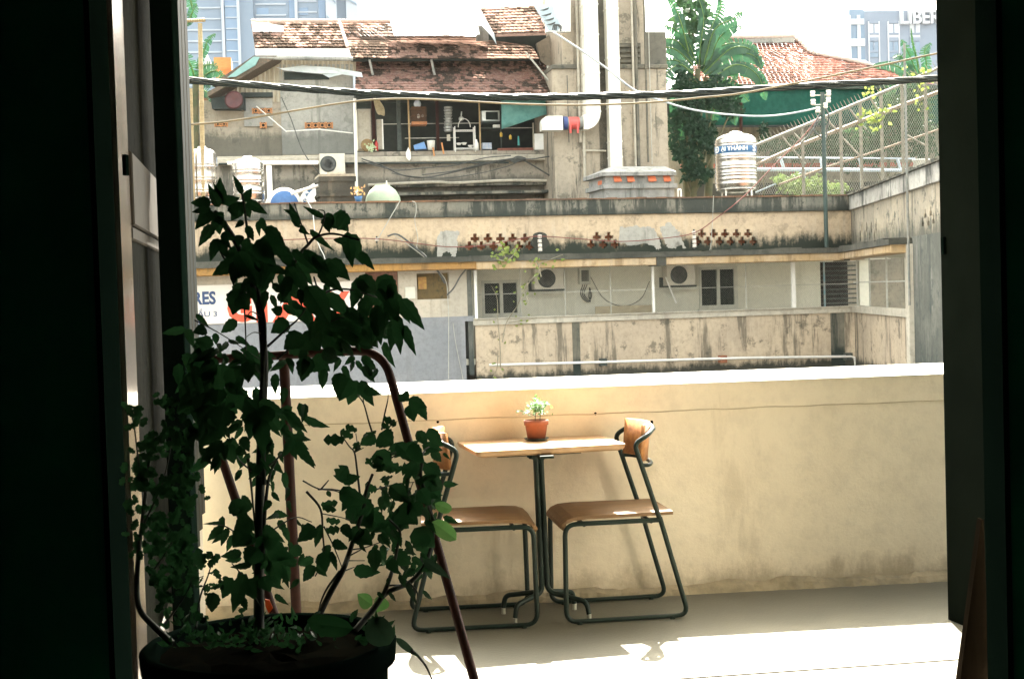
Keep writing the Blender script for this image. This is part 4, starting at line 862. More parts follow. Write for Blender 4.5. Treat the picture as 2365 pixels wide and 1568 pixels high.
weed('woody creeper climbing the streaked parapet in front of the left balcony window', [[(1156, 850), (1155, 800), (1150, 740), (1148, 690), (1135, 660)], [(1160, 790), (1170, 745), (1195, 705), (1215, 660), (1225, 640)], [(1150, 810), (1148, 850), (1138, 872)], [(1175, 745), (1210, 740), (1240, 735)]], 6, .1, .09, .2)
weed('bright green tuft growing under the left group of cross vents', [[(1170, 603), (1165, 590), (1160, 575)], [(1170, 603), (1185, 590), (1192, 572)], [(1165, 603), (1140, 598)]], 16, .1, .14, .62)
weed('sparse creeper over the canopy beside the left rack of spools', [[(1250, 640), (1245, 612), (1270, 600), (1300, 588)], [(1245, 615), (1235, 600), (1225, 608)], [(1250, 620), (1215, 665), (1222, 695)]], 9, .1, .12, .65)
# ------------------------------------------------------------------ utility pole
up = A.at(1909, 570, .42); utop = A.at(1898, 214, .42); utop = V((up.x - .02, up.y, utop.z))
t = thing('utility_pole', 'slim dark utility pole with white insulators in front of the chain-link fence', 'pole', V((up.x, up.y, ZL1)))
mb = MB(); mb.tube([V((up.x, up.y, ZL1 - .02)), utop], .055, 10); mb.build('pole', M('pole_dark', (.025, .05, .04), (.04, .06, .05), 9, .6), t)
mb = MB()
uo = .42
for (x0, x1, y) in ((1876, 1916, 221), (1876, 1912, 243)): mb.tube([A.at(x0, y, uo), A.at(x1, y - 1, uo)], .014, 6)
mb.build('cross_arm', m_wire, t)
for x, y in ((1877, 217), (1878, 236), (1913.5, 215), (1913, 231), (1906, 244), (1889, 254)):
    mb = MB(); c = A.at(x, y, uo + .03); mb.lathe([(.02, -.075), (.06, -.07), (.07, -.03), (.05, 0), (.07, .03), (.06, .07), (.02, .075)], c, 12); mb.build('insulator', m_ins, t)
mb = MB(); mb.tube(bez([A.at(1906, 250, .4), A.at(1914, 270, .35), A.at(1910, 300, .3), A.at(1905, 320, .4), A.at(1880, 300, .4), A.at(1895, 260, .4)], 6), .022, 6); mb.tube(bez([A.at(1850, 330, .4), A.at(1870, 310, .4), A.at(1893, 275, .4)], 6), .018, 6); mb.build('slack_cable', m_wired, t)
pq = thing('vertical_pipe', 'thin grey pipe rising past the wing balcony and cornice at the right', 'pipe', WG.at(2111, 690, .6))
mb = MB(); a_ = WG.at(2101, 705, .55); b_ = V((a_.x, a_.y, a_.z + 5.2)); mb.tube([a_, b_], .026, 8); mb.build('pipe', M('grey_pipe', (.14, .15, .13), (.22, .21, .18), 9, .6), pq)
# ================================================================== roof terrace behind the cornice
TZ = 3.05
T = Ym(38.2, .24)
mb = MB(); mb.prism([A.w(aL, TZ, -.25), A.w(aR + 9, TZ, -.25), A.w(aR + 9, TZ, -7.5), A.w(aL, TZ, -7.5)], (0, 0, -.15)); mb.build('roof_terrace', m_band, apt)
m_ss = M('stainless_steel', (.55, .53, .48), (.42, .4, .37), 3, .22, .9, sc=(2, 2, .3))
m_blue = M('blue_label', (.02, .09, .22), (.03, .12, .25), 6, .4)
m_lett = M('white_letter', (.85, .85, .8), (.75, .75, .7), 9, .5)
def tank(label, pl, x0, x1, ytop, ysh, ybot, ribs, o=0., legs=True, band=None, text=None, cap=True):
    a0 = pl.sz(x0, (ysh + ybot) / 2, o)[0]; a1 = pl.sz(x1, (ysh + ybot) / 2, o)[0]; r = (a1 - a0) / 2; c = pl.w((a0 + a1) / 2, 0, o); xm = (x0 + x1) / 2
    Z = lambda y: pl.sz(xm, y, o + r * .3)[1]
    zb, zs, zt = Z(ybot), Z(ysh), Z(ytop)
    t = thing('water_tank', label, 'water tank', (c.x, c.y, TZ), 'steel water tanks on the roof terrace')
    prof = [(r * .25, zb - .14), (r * .8, zb - .1), (r * .96, zb), (r, zb + .02)]
    for ry, k in ribs:
        z = Z(ry)
        for j in range(k):
            zz_ = z - j * .075; prof += [(r, zz_ - .022), (r * 1.022, zz_), (r, zz_ + .022)] if False else []
    rz_ = sorted([Z(ry) - j * .07 for ry, k in ribs for j in range(k)])
    for z in rz_: prof += [(r, z - .026), (r * 1.03, z - .008), (r * 1.03, z + .008), (r, z + .026)]
    prof += [(r, zs - .02), (r * .985, zs + (zt - zs) * .2), (r * .85, zs + (zt - zs) * .6), (r * .6, zs + (zt - zs) * .88), (r * .3, zt), (.001, zt + .01)]
    m_ = MB(); m_.lathe(prof, (c.x, c.y, 0), 40); m_.build('drum', m_ss, t)
    if cap:
        m_ = MB(); m_.lathe([(r * .34, zt - .05), (r * .36, zt + .01), (r * .3, zt + .05), (0, zt + .06)], (c.x, c.y, 0), 20); m_.build('lid', m_ss, t)
    m_ = MB()
    for k in range(4):
        an = math.pi / 4 + k * math.pi / 2; p = V((c.x + math.cos(an) * r * .85, c.y + math.sin(an) * r * .85, 0)); q = V((c.x + math.cos(an) * r * .98, c.y + math.sin(an) * r * .98, 0))
        m_.tube([p + V((0, 0, zb)), q + V((0, 0, TZ))], .03, 6)
    m_.tube([V((c.x + r * .95 * math.cos(k * math.pi / 10), c.y + r * .95 * math.sin(k * math.pi / 10), (zb * .6 + TZ * .4))) for k in range(21)], .02, 5)
    m_.lathe([(r * .9, zb - .06), (r * .98, zb - .06), (r * .98, zb - .02), (r * .9, zb - .02)], (c.x, c.y, 0), 24)
    m_.build('stand', m_ss, t)
    if band:
        z1, z0 = Z(band[0]), Z(band[1]); m_ = MB(); m_.lathe([(r * 1.002, z0), (r * 1.012, z0 + .005), (r * 1.012, z1 - .005), (r * 1.002, z1)], (c.x, c.y, 0), 40); bn = m_.build('label_band', m_blue, t)
        ca = math.atan2(CAM.y - c.y, CAM.x - c.x)
        if text:
            for body, u0, u1 in text:
                R = r * 1.014
                th0 = math.asin(u0); th1 = math.asin(u1)
                def fn(x, z, d): an = ca + th0 + (th1 - th0) * x; return V((c.x + (R + d) * math.cos(an), c.y + (R + d) * math.sin(an), z0 + (z1 - z0) * .1 + z))
                m_ = MB(); textmesh(m_, body, 1., (z1 - z0) * .86, fn, .03, .004); m_.build('lettering', m_lett, bn)
    return t, c, r, Z
tank('stainless steel water tank with a blue lettered band in front of the green awning', T, 1655, 1744, 308, 325, 434, ((331, 2), (361, 2), (383, 2), (399, 2), (414, 1), (425, 1)), .0, True, (337, 355), [('Đ', -.95, -.78), ('ẠI THÀNH', -.68, .56), ('S', .8, .93)])
tank('tall stainless water tank at the far left, partly behind the black shutters', T, 437, 501, 343, 356, 455, ((380, 2), (410, 2), (438, 2)), .3)
tank('stainless water tank with a ring lid second from the left', T, 537, 610, 365, 379, 462, ((392, 2), (416, 2), (442, 2)), .5)
# lying tanks seen end on
def lying(label, name, cx, cy, r_px, o, mt, mt2, text=None, dome=.15):
    c = T.at(cx, cy, o); r = (T.at(cx + r_px, cy, o) - c).length; d = -T.n
    t = thing(name, label, 'water tank', (c.x, c.y, TZ))
    m_ = MB(); m_.lathe([(0, -dome * .6), (r * .35, -dome * .55), (r * .7, -dome * .3), (r * .82, -.02)], c, 32, d); m_.build('end_dome', mt2, t)
    m_ = MB(); m_.lathe([(r * .8, -.01), (r, -.0), (r * 1.02, .03), (r * 1.0, .3), (r, 1.1), (r * .6, 1.2), (0, 1.25)], c, 36, d); m_.build('drum', mt, t)
    m_ = MB()
    for s in (-1, 1): m_.slab(Pl((c.x, c.y), (T.t.x, T.t.y)), s * r * .55 - .05, s * r * .55 + .05, TZ, c.z - r * .7, -.1, -1.0)
    m_.build('cradle', m_moss, t)
    if text:
        zr_ = V((0, 0, 1)); 
        for ch, an in text:
            def fn(x, z, dd): q = V(); u = (x - .5) * r * .2; v = r * .8 + z * r; return c + T.n * (.012 + dd) + T.t * (math.cos(an) * v + math.sin(an) * u) + zr_ * (math.sin(an) * v - math.cos(an) * u)
            m_ = MB(); textmesh(m_, ch, 1., .16, fn, .03, .004); m_.build('lettering', m_blue, t)
    return t
lying('blue lying tank, its domed end showing above the cornice left of the lettered one', 'blue_tank', 657, 474, 40, .2, m_white, M('blue_paint', (.04, .12, .3), (.05, .15, .36), 12, .5))
lying('white lying tank ringed with blue letters, half hidden by the sooty brick stack', 'steel_tank', 748, 470, 50, .0, m_white, m_ss, [(ch, math.radians(a)) for ch, a in (('Đ', 172), ('A', 152), ('I', 136), ('T', 118), ('H', 100))], .2)
t = thing('green_tank', 'pale green domed tank lid with a short vent pipe above the cornice', 'water tank', T.at(885, 480, .3))
c = T.at(885, 478, .3); r = (T.at(927, 478, .3) - c).length; m_gt = M('pale_green_plastic', (.33, .4, .28), (.28, .35, .25), 5, .6)
mb = MB(); H_ = T.at(885, 430, .3).z - c.z; mb.lathe([(r * .98, TZ - c.z), (r, 0), (r * .985, H_ * .22), (r * .9, H_ * .5), (r * .7, H_ * .8), (r * .46, H_ * .97), (r * .42, H_ * .99), (r * .41, H_ * 1.05), (0, H_ * 1.07)], c, 36); mb.build('dome', m_gt, t)
mb = MB(); q = T.at(893, 428, .3); mb.tube([q, q + V((0, 0, .12))], .02, 6); mb.build('vent_pipe', m_white, t)
# sooty masonry stack, vent house with brick vents
m_soot = plaster('sooty_masonry', (.1, .095, .075), (.07, .068, .055), dark=(.02, .025, .02), streak=.5, grime=.5, light=(.2, .18, .13), seed=2)
t = thing('brick_stack', 'sooty square masonry stack with a rounded grey cap beside the air conditioner', 'chimney', T.at(779, 480, 1.0))
mb = MB(); a0, a1, z0, z1 = T.rect(739, 408, 820, 470, 1.2); mb.slab(T, a0, a1, TZ, z1, 1.2, .2); mb.slab(T, a0 - .04, a1 + .03, z1 - .5, z1 - .42, 1.24, .16); mb.slab(T, a0 - .03, a1 + .03, z1 - .12, z1 - .001, 1.24, .16); mb.build('body', m_soot, t)
mb = MB(); vs = []
zc = T.at(779, 396, 1.2).z
for zz_, k in ((z1, 1.04), (z1 + .06, 1.04), (zc - .05, .55), (zc, .5)):
    am, hw = (a0 + a1) / 2, (a1 - a0) / 2 * k; om, ho = .7, .54 * k
    vs += [T.w(am - hw, zz_, om + ho), T.w(am + hw, zz_, om + ho), T.w(am + hw, zz_, om - ho), T.w(am - hw, zz_, om - ho)]
mb.add(vs, [(0, 3, 2, 1), (12, 13, 14, 15)] + [(i * 4 + k, i * 4 + (k + 1) % 4, i * 4 + 4 + (k + 1) % 4, i * 4 + 4 + k) for i in range(3) for k in range(4)]); mb.build('cap', M('grey_cap', (.34, .3, .22), (.25, .22, .17), 14, .95), t)
m_vh = plaster('vent_house_grey', (.42, .41, .38), (.33, .33, .3), dark=(.05, .055, .048), streak=.5, grime=.5, light=(.55, .54, .5), seed=17)
t = thing('vent_house', 'small grey rooftop vent house with hipped slab roof and orange brick vents', 'roof structure', T.at(1480, 470, .6))
a0, a1, z0, z1 = T.rect(1398, 404, 1557, 458, .9)
mb = MB(); mb.slab(T, a0, a1, TZ, z1 + .02, .9, -.6); mb.build('body', m_vh, t)
mb = MB(); q = T.sz(1480, 430, .95)[1]; mb.slab(T, a0 - .09, a1 + .07, q - .06, q + .06, .98, -.66); mb.build('ledge', m_vh, t)
ze, zt2 = T.sz(1478, 406, 1.)[1], T.sz(1478, 384, .4)[1]
b0, b1 = T.sz(1391, 400, 1.05)[0], T.sz(1562, 400, 1.05)[0]; u0, u1 = T.sz(1413, 384, .3)[0], T.sz(1536, 384, .3)[0]
mb = MB(); vs = [T.w(b0, ze, 1.05), T.w(b1, ze, 1.05), T.w(b1, ze, -.75), T.w(b0, ze, -.75), T.w(b0, ze + .1, 1.05), T.w(b1, ze + .1, 1.05), T.w(b1, ze + .1, -.75), T.w(b0, ze + .1, -.75), T.w(u0, zt2, .3), T.w(u1, zt2, .3), T.w(u1, zt2, -.3), T.w(u0, zt2, -.3)]
mb.add(vs, [(0, 3, 2, 1), (8, 9, 10, 11)] + [(i * 4 + k, i * 4 + (k + 1) % 4, i * 4 + 4 + (k + 1) % 4, i * 4 + 4 + k) for i in range(2) for k in range(4)]); mb.build('roof', m_vh, t)
m_ov = M('orange_vent', (.62, .17, .07), (.5, .13, .055), 20, .85)
for (x0, y0, x1, y1) in ((1418, 407, 1434, 421), (1449, 407, 1464, 421), (1497, 405, 1514, 420), (1533, 406, 1548, 420)):
    mb = MB(); a0_, a1_, z0_, z1_ = T.rect(x0, y0, x1, y1, .95); mb.prism([T.w(a0_, z1_, .901), T.w(a1_, z1_, .901), T.w(a1_ + .01, z0_ + .04, 1.0), T.w(a0_ - .01, z0_ + .04, 1.0)], T.n * -.0 + V((0, 0, -.03))); mb.slab(T, a0_ + .03, a1_ - .03, z0_, z0_ + .04, .93, .89); mb.build('vent', m_ov, t)
mb = MB(); mb.slab(T, a0 - .02, a0 + .0, z1 - .3, z1 - .12, .6, .3); mb.build('vent', m_ov, t)
wire('white_hoop', 'short bent white pipe beside the vent house', [T.at(x, y, .6) for x, y in ((1566, 455), (1566, 440), (1572, 439), (1573, 455))], .025, m_white, 3, 'pipe')
# white pipes on the terrace (left)
one(MB().tube([T.at(525, 378, -.6), T.at(735, 376, -.6)], .045, 8), 'steel_pipe', m_white, 'long horizontal white pipe behind the steel tanks on the terrace', 'pipe')
one(MB().tube([T.at(621, 383, -.4), V((T.at(621, 383, -.4).x, T.at(621, 383, -.4).y, TZ))], .07, 8), 'standpipe', m_white, 'thick upright white pipe right of the ringed water tank', 'pipe')
one(MB().tube([T.at(672, 448, .9), T.at(735, 429, .9)], .04, 8), 'tilted_pipe', m_white, 'slanting white pipe above the blue lying tank', 'pipe')
# two flower pots on cornice near (820-840, 440)
t = thing('flower_pot', 'little blue pot with dried yellow flowers on the cornice by the green tank', 'plant', A.at(828, 466, -.1)); q = A.at(828, 468, -.1); q.z = ZC1
mb = MB(); mb.lathe([(0, 0), (.07, 0), (.1, .14), (.085, .14), (0, .12)], q, 12); mb.build('pot', m_blue, t)
mb = MB(); 
for k in range(26): p = q + V((random.gauss(0, .09), random.gauss(0, .05), random.uniform(.15, .36))); leaf(mb, p, p + V((random.uniform(-.08, .08), 0, random.uniform(-.03, .1))), .05, n=4)
mb.build('foliage', M('dry_flower', (.5, .36, .12), (.55, .3, .15), 20, .8), t)

# ================================================================== tile roofs
def tilemat(name, c, c2, dark, light, dk=.5):
    m, nt, b = newmat(name); N = NT(nt); at_ = N.n('ShaderNodeAttribute'); at_.attribute_name = 'tile'; co = N.coord(True)
    col = N.mix(at_.outputs['Fac'], c, c2); n1 = N.noise(co, 1.1, 5, .7); n2 = N.noise(co, 9, 5, .7)
    col = N.mix(N.math('MULTIPLY', N.mr(n2, .5, .62), .4), col, light)
    col = N.mix(N.math('MULTIPLY', N.mr(N.math('ADD', n1, N.math('MULTIPLY', at_.outputs['Fac'], .16)), .54, .64), dk), col, dark)
    N.l(col, b.inputs['Base Color']); df = N.n('ShaderNodeBsdfDiffuse'); N.l(col, df.inputs['Color']); N.l(df.outputs[0], nt.nodes['Material Output'].inputs['Surface']); return m
m_tile = tilemat('weathered_clay_tile', (.23, .14, .11), (.3, .2, .16), (.03, .026, .02), (.42, .3, .24), .9)
m_tile2 = tilemat('shaded_clay_tile', (.21, .12, .095), (.27, .17, .14), (.035, .035, .028), (.36, .25, .2), .85)  # darker copy of the clay tile, eave shade put into its colour
m_tile3 = tilemat('red_flat_tile', (.19, .085, .065), (.23, .11, .085), (.05, .035, .028), (.25, .13, .1), .8)
def tile_roof(name, mat, parent, pl, rows, run, nrow, tw, o=0., lift=.03, scallop=.4):
    """rows: (v, xl, yl, xr, yr) from eave v=0 to ridge v=1 in the photograph's directions; run = metres the ridge lies behind the eave"""
    def rowat(v):
        for i in range(len(rows) - 1):
            if rows[i][0] <= v <= rows[i + 1][0] + 1e-9:
                t = (v - rows[i][0]) / (rows[i + 1][0] - rows[i][0]); return [rows[i][k] * (1 - t) + rows[i + 1][k] * t for k in range(1, 5)]
        return list(rows[-1][1:])
    def ends(v): xl, yl, xr, yr = rowat(min(1, max(0, v))); return pl.at(xl, yl, o - run * v), pl.at(xr, yr, o - run * v)
    vs, fs, val = [], [], []; up = V((0, 0, 1))
    for j in range(nrow):
        v0, v1 = j / nrow, min(1, (j + 1.25) / nrow); L0, R0 = ends(v0); L1, R1 = ends(v1)
        d = (R0 - L0); w = d.length; n = max(1, int(w / tw)); off = (.5 if j % 2 else 0)
        sl = ((L1 + R1) / 2 - (L0 + R0) / 2).normalized(); nn_ = d.normalized().cross(sl); nn_ = nn_ if nn_.z > 0 else -nn_
        for i in range(-1, n + 1):
            ua, ub = (i + off + .02) / n, (i + off + .98) / n
            if ub <= 0 or ua >= 1: continue
            ua, ub = max(0, ua), min(1, ub); jl = lift * random.uniform(.7, 1.3); q = random.random(); b = len(vs); K = 4
            for k in range(K + 1):
                s = k / K; u = ua + (ub - ua) * s; arch = math.sin(math.pi * s)
                lo = L0.lerp(R0, u) - sl * (arch * scallop * tw * .6) + nn_ * (jl + .012 * arch); hi = L1.lerp(R1, u) + nn_ * .004
                vs += [hi, lo, lo - nn_ * (lift * .9)]
            f0 = len(fs)
            for k in range(K): fs += [(b + 3 * k, b + 3 * k + 1, b + 3 * k + 4, b + 3 * k + 3), (b + 3 * k + 1, b + 3 * k + 2, b + 3 * k + 5, b + 3 * k + 4)]
            val += [q] * (len(fs) - f0)
    # solid underlay
    b = len(vs)
    for v in (0, 1): l, r = ends(v); vs += [l - up * .02, r - up * .02, l - up * .1, r - up * .1]
    m0 = len(fs)
    if len(rows) == 2: fs += [(b, b + 1, b + 5, b + 4), (b + 2, b + 6, b + 7, b + 3), (b, b + 2, b + 3, b + 1), (b, b + 4, b + 6, b + 2), (b + 1, b + 3, b + 7, b + 5), (b + 4, b + 5, b + 7, b + 6)]
    val += [.5] * (len(fs) - m0)
    mb_ = MB(); mb_.add(vs, fs); ob = mb_.build(name, mat, parent)
    a = ob.data.attributes.new('tile', 'FLOAT', 'FACE'); a.data.foreach_set('value', val); return ob

B = Ym(42, .16)
m_bt = plaster('tan_render', (.5, .43, .33), (.43, .38, .3), dark=(.08, .08, .065), streak=.5, grime=.6, bands=((6.0, 6.35, .8),), thr=.55, light=(.58, .53, .43), seed=51, vs=.4)
m_bg = plaster('blotchy_grey_cement', (.45, .44, .39), (.36, .36, .33), dark=(.12, .125, .11), streak=.6, grime=.55, bands=((6.0, 6.3, .7),), thr=.53, light=(.6, .59, .54), seed=57)
m_bl = plaster('lower_stained_wall', (.46, .41, .33), (.38, .34, .28), dark=(.06, .062, .05), streak=.75, grime=.7, bands=((4.8, 4.95, .6),), thr=.54, light=(.56, .51, .42), seed=61, vs=.5)
m_cor = M('rusty_corrugated', (.42, .38, .29), (.3, .25, .17), 5, .6, sc=(5, 5, .4), bump=.2, world=True)
m_zinc = M('bright_zinc_sheet', (.75, .76, .76), (.66, .68, .7), 3, .4, .2, world=True)
m_fascia = M('white_fascia', (.8, .8, .77), (.7, .7, .67), 4, .5)
m_teal = M('teal_plastic_sheet', (.25, .42, .4), (.2, .35, .33), 4, .5, world=True, trans=.2)
m_dim = M('dim_interior', (.035, .045, .04), (.02, .028, .025), 2, .9, world=True)  # near-black: dimness of shaded gaps and the kitchen put into the colour
m_tarp = M('grey_plastic_tarp', (.4, .44, .44), (.52, .55, .55), 3, .4, world=True, bump=.4)
hs = thing('tiled_house', 'old tiled house with corrugated gable and open kitchen veranda beyond the terrace', 'house', B.w(0, -9))
zB = lambda x, y, o=0: B.sz(x, y, o)[1]
sB = lambda x, y=300, o=0: B.sz(x, y, o)[0]
# lower storey
mb = MB(); mb.slab(B, sB(-150), sB(1392), -9, zB(1000, 376), .02, -.3); mb.build('lower_wall', m_bl, hs)
mb = MB(); mb.slab(B, sB(500), sB(1352), zB(1000, 376), zB(1000, 362), .3, -.3, .02); mb.slab(B, sB(500), sB(822), zB(1000, 362) + .001, zB(1000, 357), .26, -.3); mb.build('veranda_slab', m_sill, hs)
mb = MB(); mb.slab(B, sB(850), sB(1395), zB(1100, 432), zB(1100, 424), .4, .021, .02); mb.slab(B, sB(850), sB(1395), zB(1100, 452), zB(1100, 446), .7, .021); mb.build('eyebrow', m_band, hs)
mb = MB()
for x in (985, 1100, 1230, 1320): mb.slab(B, sB(x) - .12, sB(x) + .12, 3.2, zB(1100, 434), .12, .021)
mb.build('pilaster', m_bl, hs)
one(MB().tube(bez([B.at(x, y, .45) for x, y in ((850, 428), (1000, 421), (1050, 423), (1180, 417), (1330, 419), (1360, 417), (1362, 395), (1361, 320))], 5), .045, 8), 'drain_pipe', m_sill, 'crooked pale drain pipe along the foot of the stained wall, turning up at the tower', 'pipe')
one(MB().tube([B.at(505, 379, .34), B.at(1175, 376, .34)], .03, 6), 'dark_pipe', m_moss, 'thin dark pipe under the veranda slab', 'pipe')
# left gable house
mb = MB(); wall_holes(mb, B, sB(-150), sB(650), zB(560, 362), zB(560, 232), [], 0, .2); mb.build('tan_wall', m_bt, hs)
mb = MB(); mb.slab(B, sB(650) + .001, sB(819), zB(735, 357), zB(735, 150), .05, -.2); mb.build('grey_wall', m_bg, hs)
mb = MB(); mb.ppoly(B, [(562, 235), (560, 205), (535, 225), (532, 200), (655, 139), (655, 235)], -.02, .1); 
n = 60; vs = []
pl_c = B; a0, a1 = sB(533), sB(655); z0, z1 = zB(590, 236), zB(650, 140)
mb.build('gable_backing', m_bt, hs)
mb = MB()
def ytop(x): return 208 - (x - 535) * (208 - 135) / 120. if x < 655 else 133
n = 56; vs = []
for i in range(n + 1):
    x = 532 + 290 * i / n; o = .03 + (.03 if i % 2 else 0); yb = 236 if x < 650 else 165
    vs += [B.at(x, yb if x > 562 else 233, o), B.at(x, max(133, ytop(x)), o)]
mb.add(vs, [(2 * i, 2 * i + 2, 2 * i + 3, 2 * i + 1) for i in range(n)]); mb.build('corrugated_gable', m_cor, hs)
mb = MB(); mb.prism([B.at(650, 158, .3), B.at(700, 152, .32), B.at(760, 155, .3), B.at(835, 168, .45), B.at(838, 180, .5), B.at(790, 172, .4), B.at(760, 180, .42), B.at(745, 172, .35), B.at(700, 168, .36), B.at(655, 163, .33), B.at(636, 155, .3)], (0, .04, 0)); mb.build('tarp', m_tarp, hs)
mb = MB(); mb.pbox(B, 656, 166, 760, 184, .12, .051); mb.pbox(B, 683, 163, 757, 168, .25, .12); mb.build('awning_shade_strip', m_dim, hs)  # dark strips stand in for the shade under the tarp
mb = MB(); mb.pbox(B, 557, 214, 630, 224, .25, .001); mb.build('canopy_shade_slot', m_dim, hs)  # black box painted as the shadow under a small canopy
mb = MB(); mb.pbox(B, 563, 227, 630, 292, .08, .001); mb.build('bay_wall', m_bg, hs)
def ventgrp(x0, y0, x1, y1, n_, o):
    m_ = MB(); m_.pbox(B, x0, y0, x1, y1, o + .01, o - .02); g = m_.build('vent_block', m_hollow, hs); a0, a1, z0, z1 = B.rect(x0, y0, x1, y1, o + .02); m_ = MB()
    w = (a1 - a0) / n_
    for i in range(n_):
        c = B.w(a0 + w * (i + .5), (z0 + z1) / 2, o + .02); rr = min(w, z1 - z0) * .34
        m_.tube([c + B.t * math.cos(k * math.pi / 5) * rr + V((0, 0, math.sin(k * math.pi / 5) * rr)) for k in range(11)], .018, 4)
        for sx, sz_ in ((1, 1), (-1, 1), (1, -1), (-1, -1)): m_.tube([c + B.t * sx * rr * .7 + V((0, 0, sz_ * rr * .7)), c + B.t * sx * w * .5 + V((0, 0, sz_ * (z1 - z0) * .5))], .016, 4)
        m_.slab(B, a0 + w * i - .015, a0 + w * i + .015, z0, z1, o + .03, o + .01)
    m_.slab(B, a1 - .015, a1 + .015, z0, z1, o + .03, o + .01); m_.build('clay_grille', M('clay_vent', (.5, .24, .1), (.4, .18, .08), 20, .9), g)
ventgrp(583, 250, 628, 263, 3, .081); ventgrp(496, 282, 525, 293, 2, 0); ventgrp(601, 283, 615, 297, 1, .081); ventgrp(705, 283, 768, 297, 4, .051)
# gable roofs: sloping verge seen end-on
mb = MB(); mb.prism([B.at(487, 196, .9), B.at(586, 129, .9), B.at(640, 129, .9), B.at(635, 135, .9), B.at(480, 224, .9), B.at(478, 214, .9), B.at(540, 178, .9), B.at(500, 192, .9)], (0, 1.6, 0)); recalc(mb.build('verge', M('dark_old_tiles', (.08, .07, .05), (.14, .1, .07), 20, .9), hs))
mb = MB(); mb.prism([B.at(525, 180, .95), B.at(586, 132, .95), B.at(600, 133, .95), B.at(590, 152, .95), B.at(545, 178, .95)], (0, -.03, 0)); recalc(mb.build('teal_sheet', m_teal, hs))
mb = MB(); mb.prism([B.at(486, 228, .6), B.at(560, 215, .6), B.at(562, 253, .6), B.at(490, 252, .6)], (0, .4, 0)); recalc(mb.build('lean_to', m_dim, hs))
mb = MB(); mb.lathe([(0, 0), (.2, .02), (.24, .1), (.26, .12), (.2, .12), (0, .06)], B.at(542, 234, .75), 16, (0, -1, .1)); one(mb, 'red_basin', M('red_plastic', (.07, .014, .012), (.05, .012, .01), 9, .5), 'round red plastic basin hung under the left lean-to roof', 'basin')
# roofs
mb = MB(); mb.ppoly(B, [(581, 50), (590, 132), (655, 136), (655, 60)], -.3, .3); recalc(mb.build('gable_wall', m_fascia, hs))
tile_roof('roof', m_tile, hs, B, [(0, 590, 110, 802, 109), (1, 580, 52, 786, 52)], 1.5, 9, .118, .55)
tile_roof('roof', m_tile, hs, B, [(0, 811, 135, 1245, 137), (.38, 803, 103, 1228, 106), (.55, 800, 92, 1110, 92), (1, 788, 52, 908, 52)], 2.0, 13, .118, .6)
mb = MB(); mb.ppoly(B, [(589, 113), (806, 113), (812, 134), (590, 131)], .75, .05); recalc(mb.build('fascia', m_fascia, hs))
mb = MB(); mb.tube([B.at(588, 134, .85), B.at(815, 137, .85)], .06, 8); mb.build('gutter', m_bg, hs)
mb = MB(); a, b = B.at(783, 50, -1.0), B.at(802, 108, .62); mb.tube([a, b], .05, 5); n = 36
for i in range(n):
    x = 580 + (905 - 580) * i / n; x2 = 580 + (905 - 580) * (i + .93) / n; mb.tube([B.at(x, 50, -1.05), B.at(x2, 49.5, -1.05)], [.06, .072], 6)
mb.build('ridge', M('ridge_tile', (.55, .4, .33), (.45, .3, .24), 14, .7), hs)
# bright metal sheets over the middle, their corrugation real
mb = MB(); n = 84; vs = []
for i in range(n + 1):
    u = i / n; dz = V((0, 0, .022 * (1 if i % 2 else -1)))
    vs += [B.at(911 + (1108 - 911) * u, 82 - 3 * u, .75) + dz, B.at(901 + (1102 - 901) * u, 48 - 1 * u, -.9) + dz, B.at(901 + (1102 - 901) * u, 48 - 1 * u, -.9) - V((0, 0, .05)), B.at(911 + (1108 - 911) * u, 82 - 3 * u, .75) + dz - V((0, 0, .02))]
mb.add(vs, [(4 * i, 4 * i + 4, 4 * i + 5, 4 * i + 1) for i in range(n)] + [(4 * i, 4 * i + 3, 4 * i + 7, 4 * i + 4) for i in range(n)]); mb.build('metal_roof', m_zinc, hs)
mb = MB(); mb.ppoly(B, [(902, 36), (1102, 33), (1102, 48), (902, 49)], -1.2, .06); recalc(mb.build('metal_roof', m_zinc, hs))
# upper right roof with its pale gable board
tile_roof('roof', m_tile, hs, B, [(0, 1138, 78, 1262, 74), (1, 1106, 19, 1238, 13)], 1.4, 9, .118, 1.2)
mb = MB(); mb.prism([B.at(1100, 18, .2), B.at(1106, 17, .2), B.at(1142, 82, 1.3), B.at(1147, 104, 1.3), B.at(1135, 85, 1.1), B.at(1102, 48, .2)], (0, -.05, 0)); recalc(mb.build('verge_board', M('pale_blue_board', (.5, .56, .58), (.42, .48, .5), 4, .6), hs))
mb = MB(); mb.pbox(B, 1100, 60, 1128, 95, -.1, -.2); mb.build('gable_side', m_bg, hs)
mb = MB(); mb.pbox(B, 1130, 76, 1262, 140, -.5, -.8); mb.build('eave_dark_board', m_dim, hs)
mb = MB(); mb.ppoly(B, [(1240, 100), (1276, 80), (1276, 165), (1248, 140)], -.2, .2); recalc(mb.build('side_return', m_bt, hs))
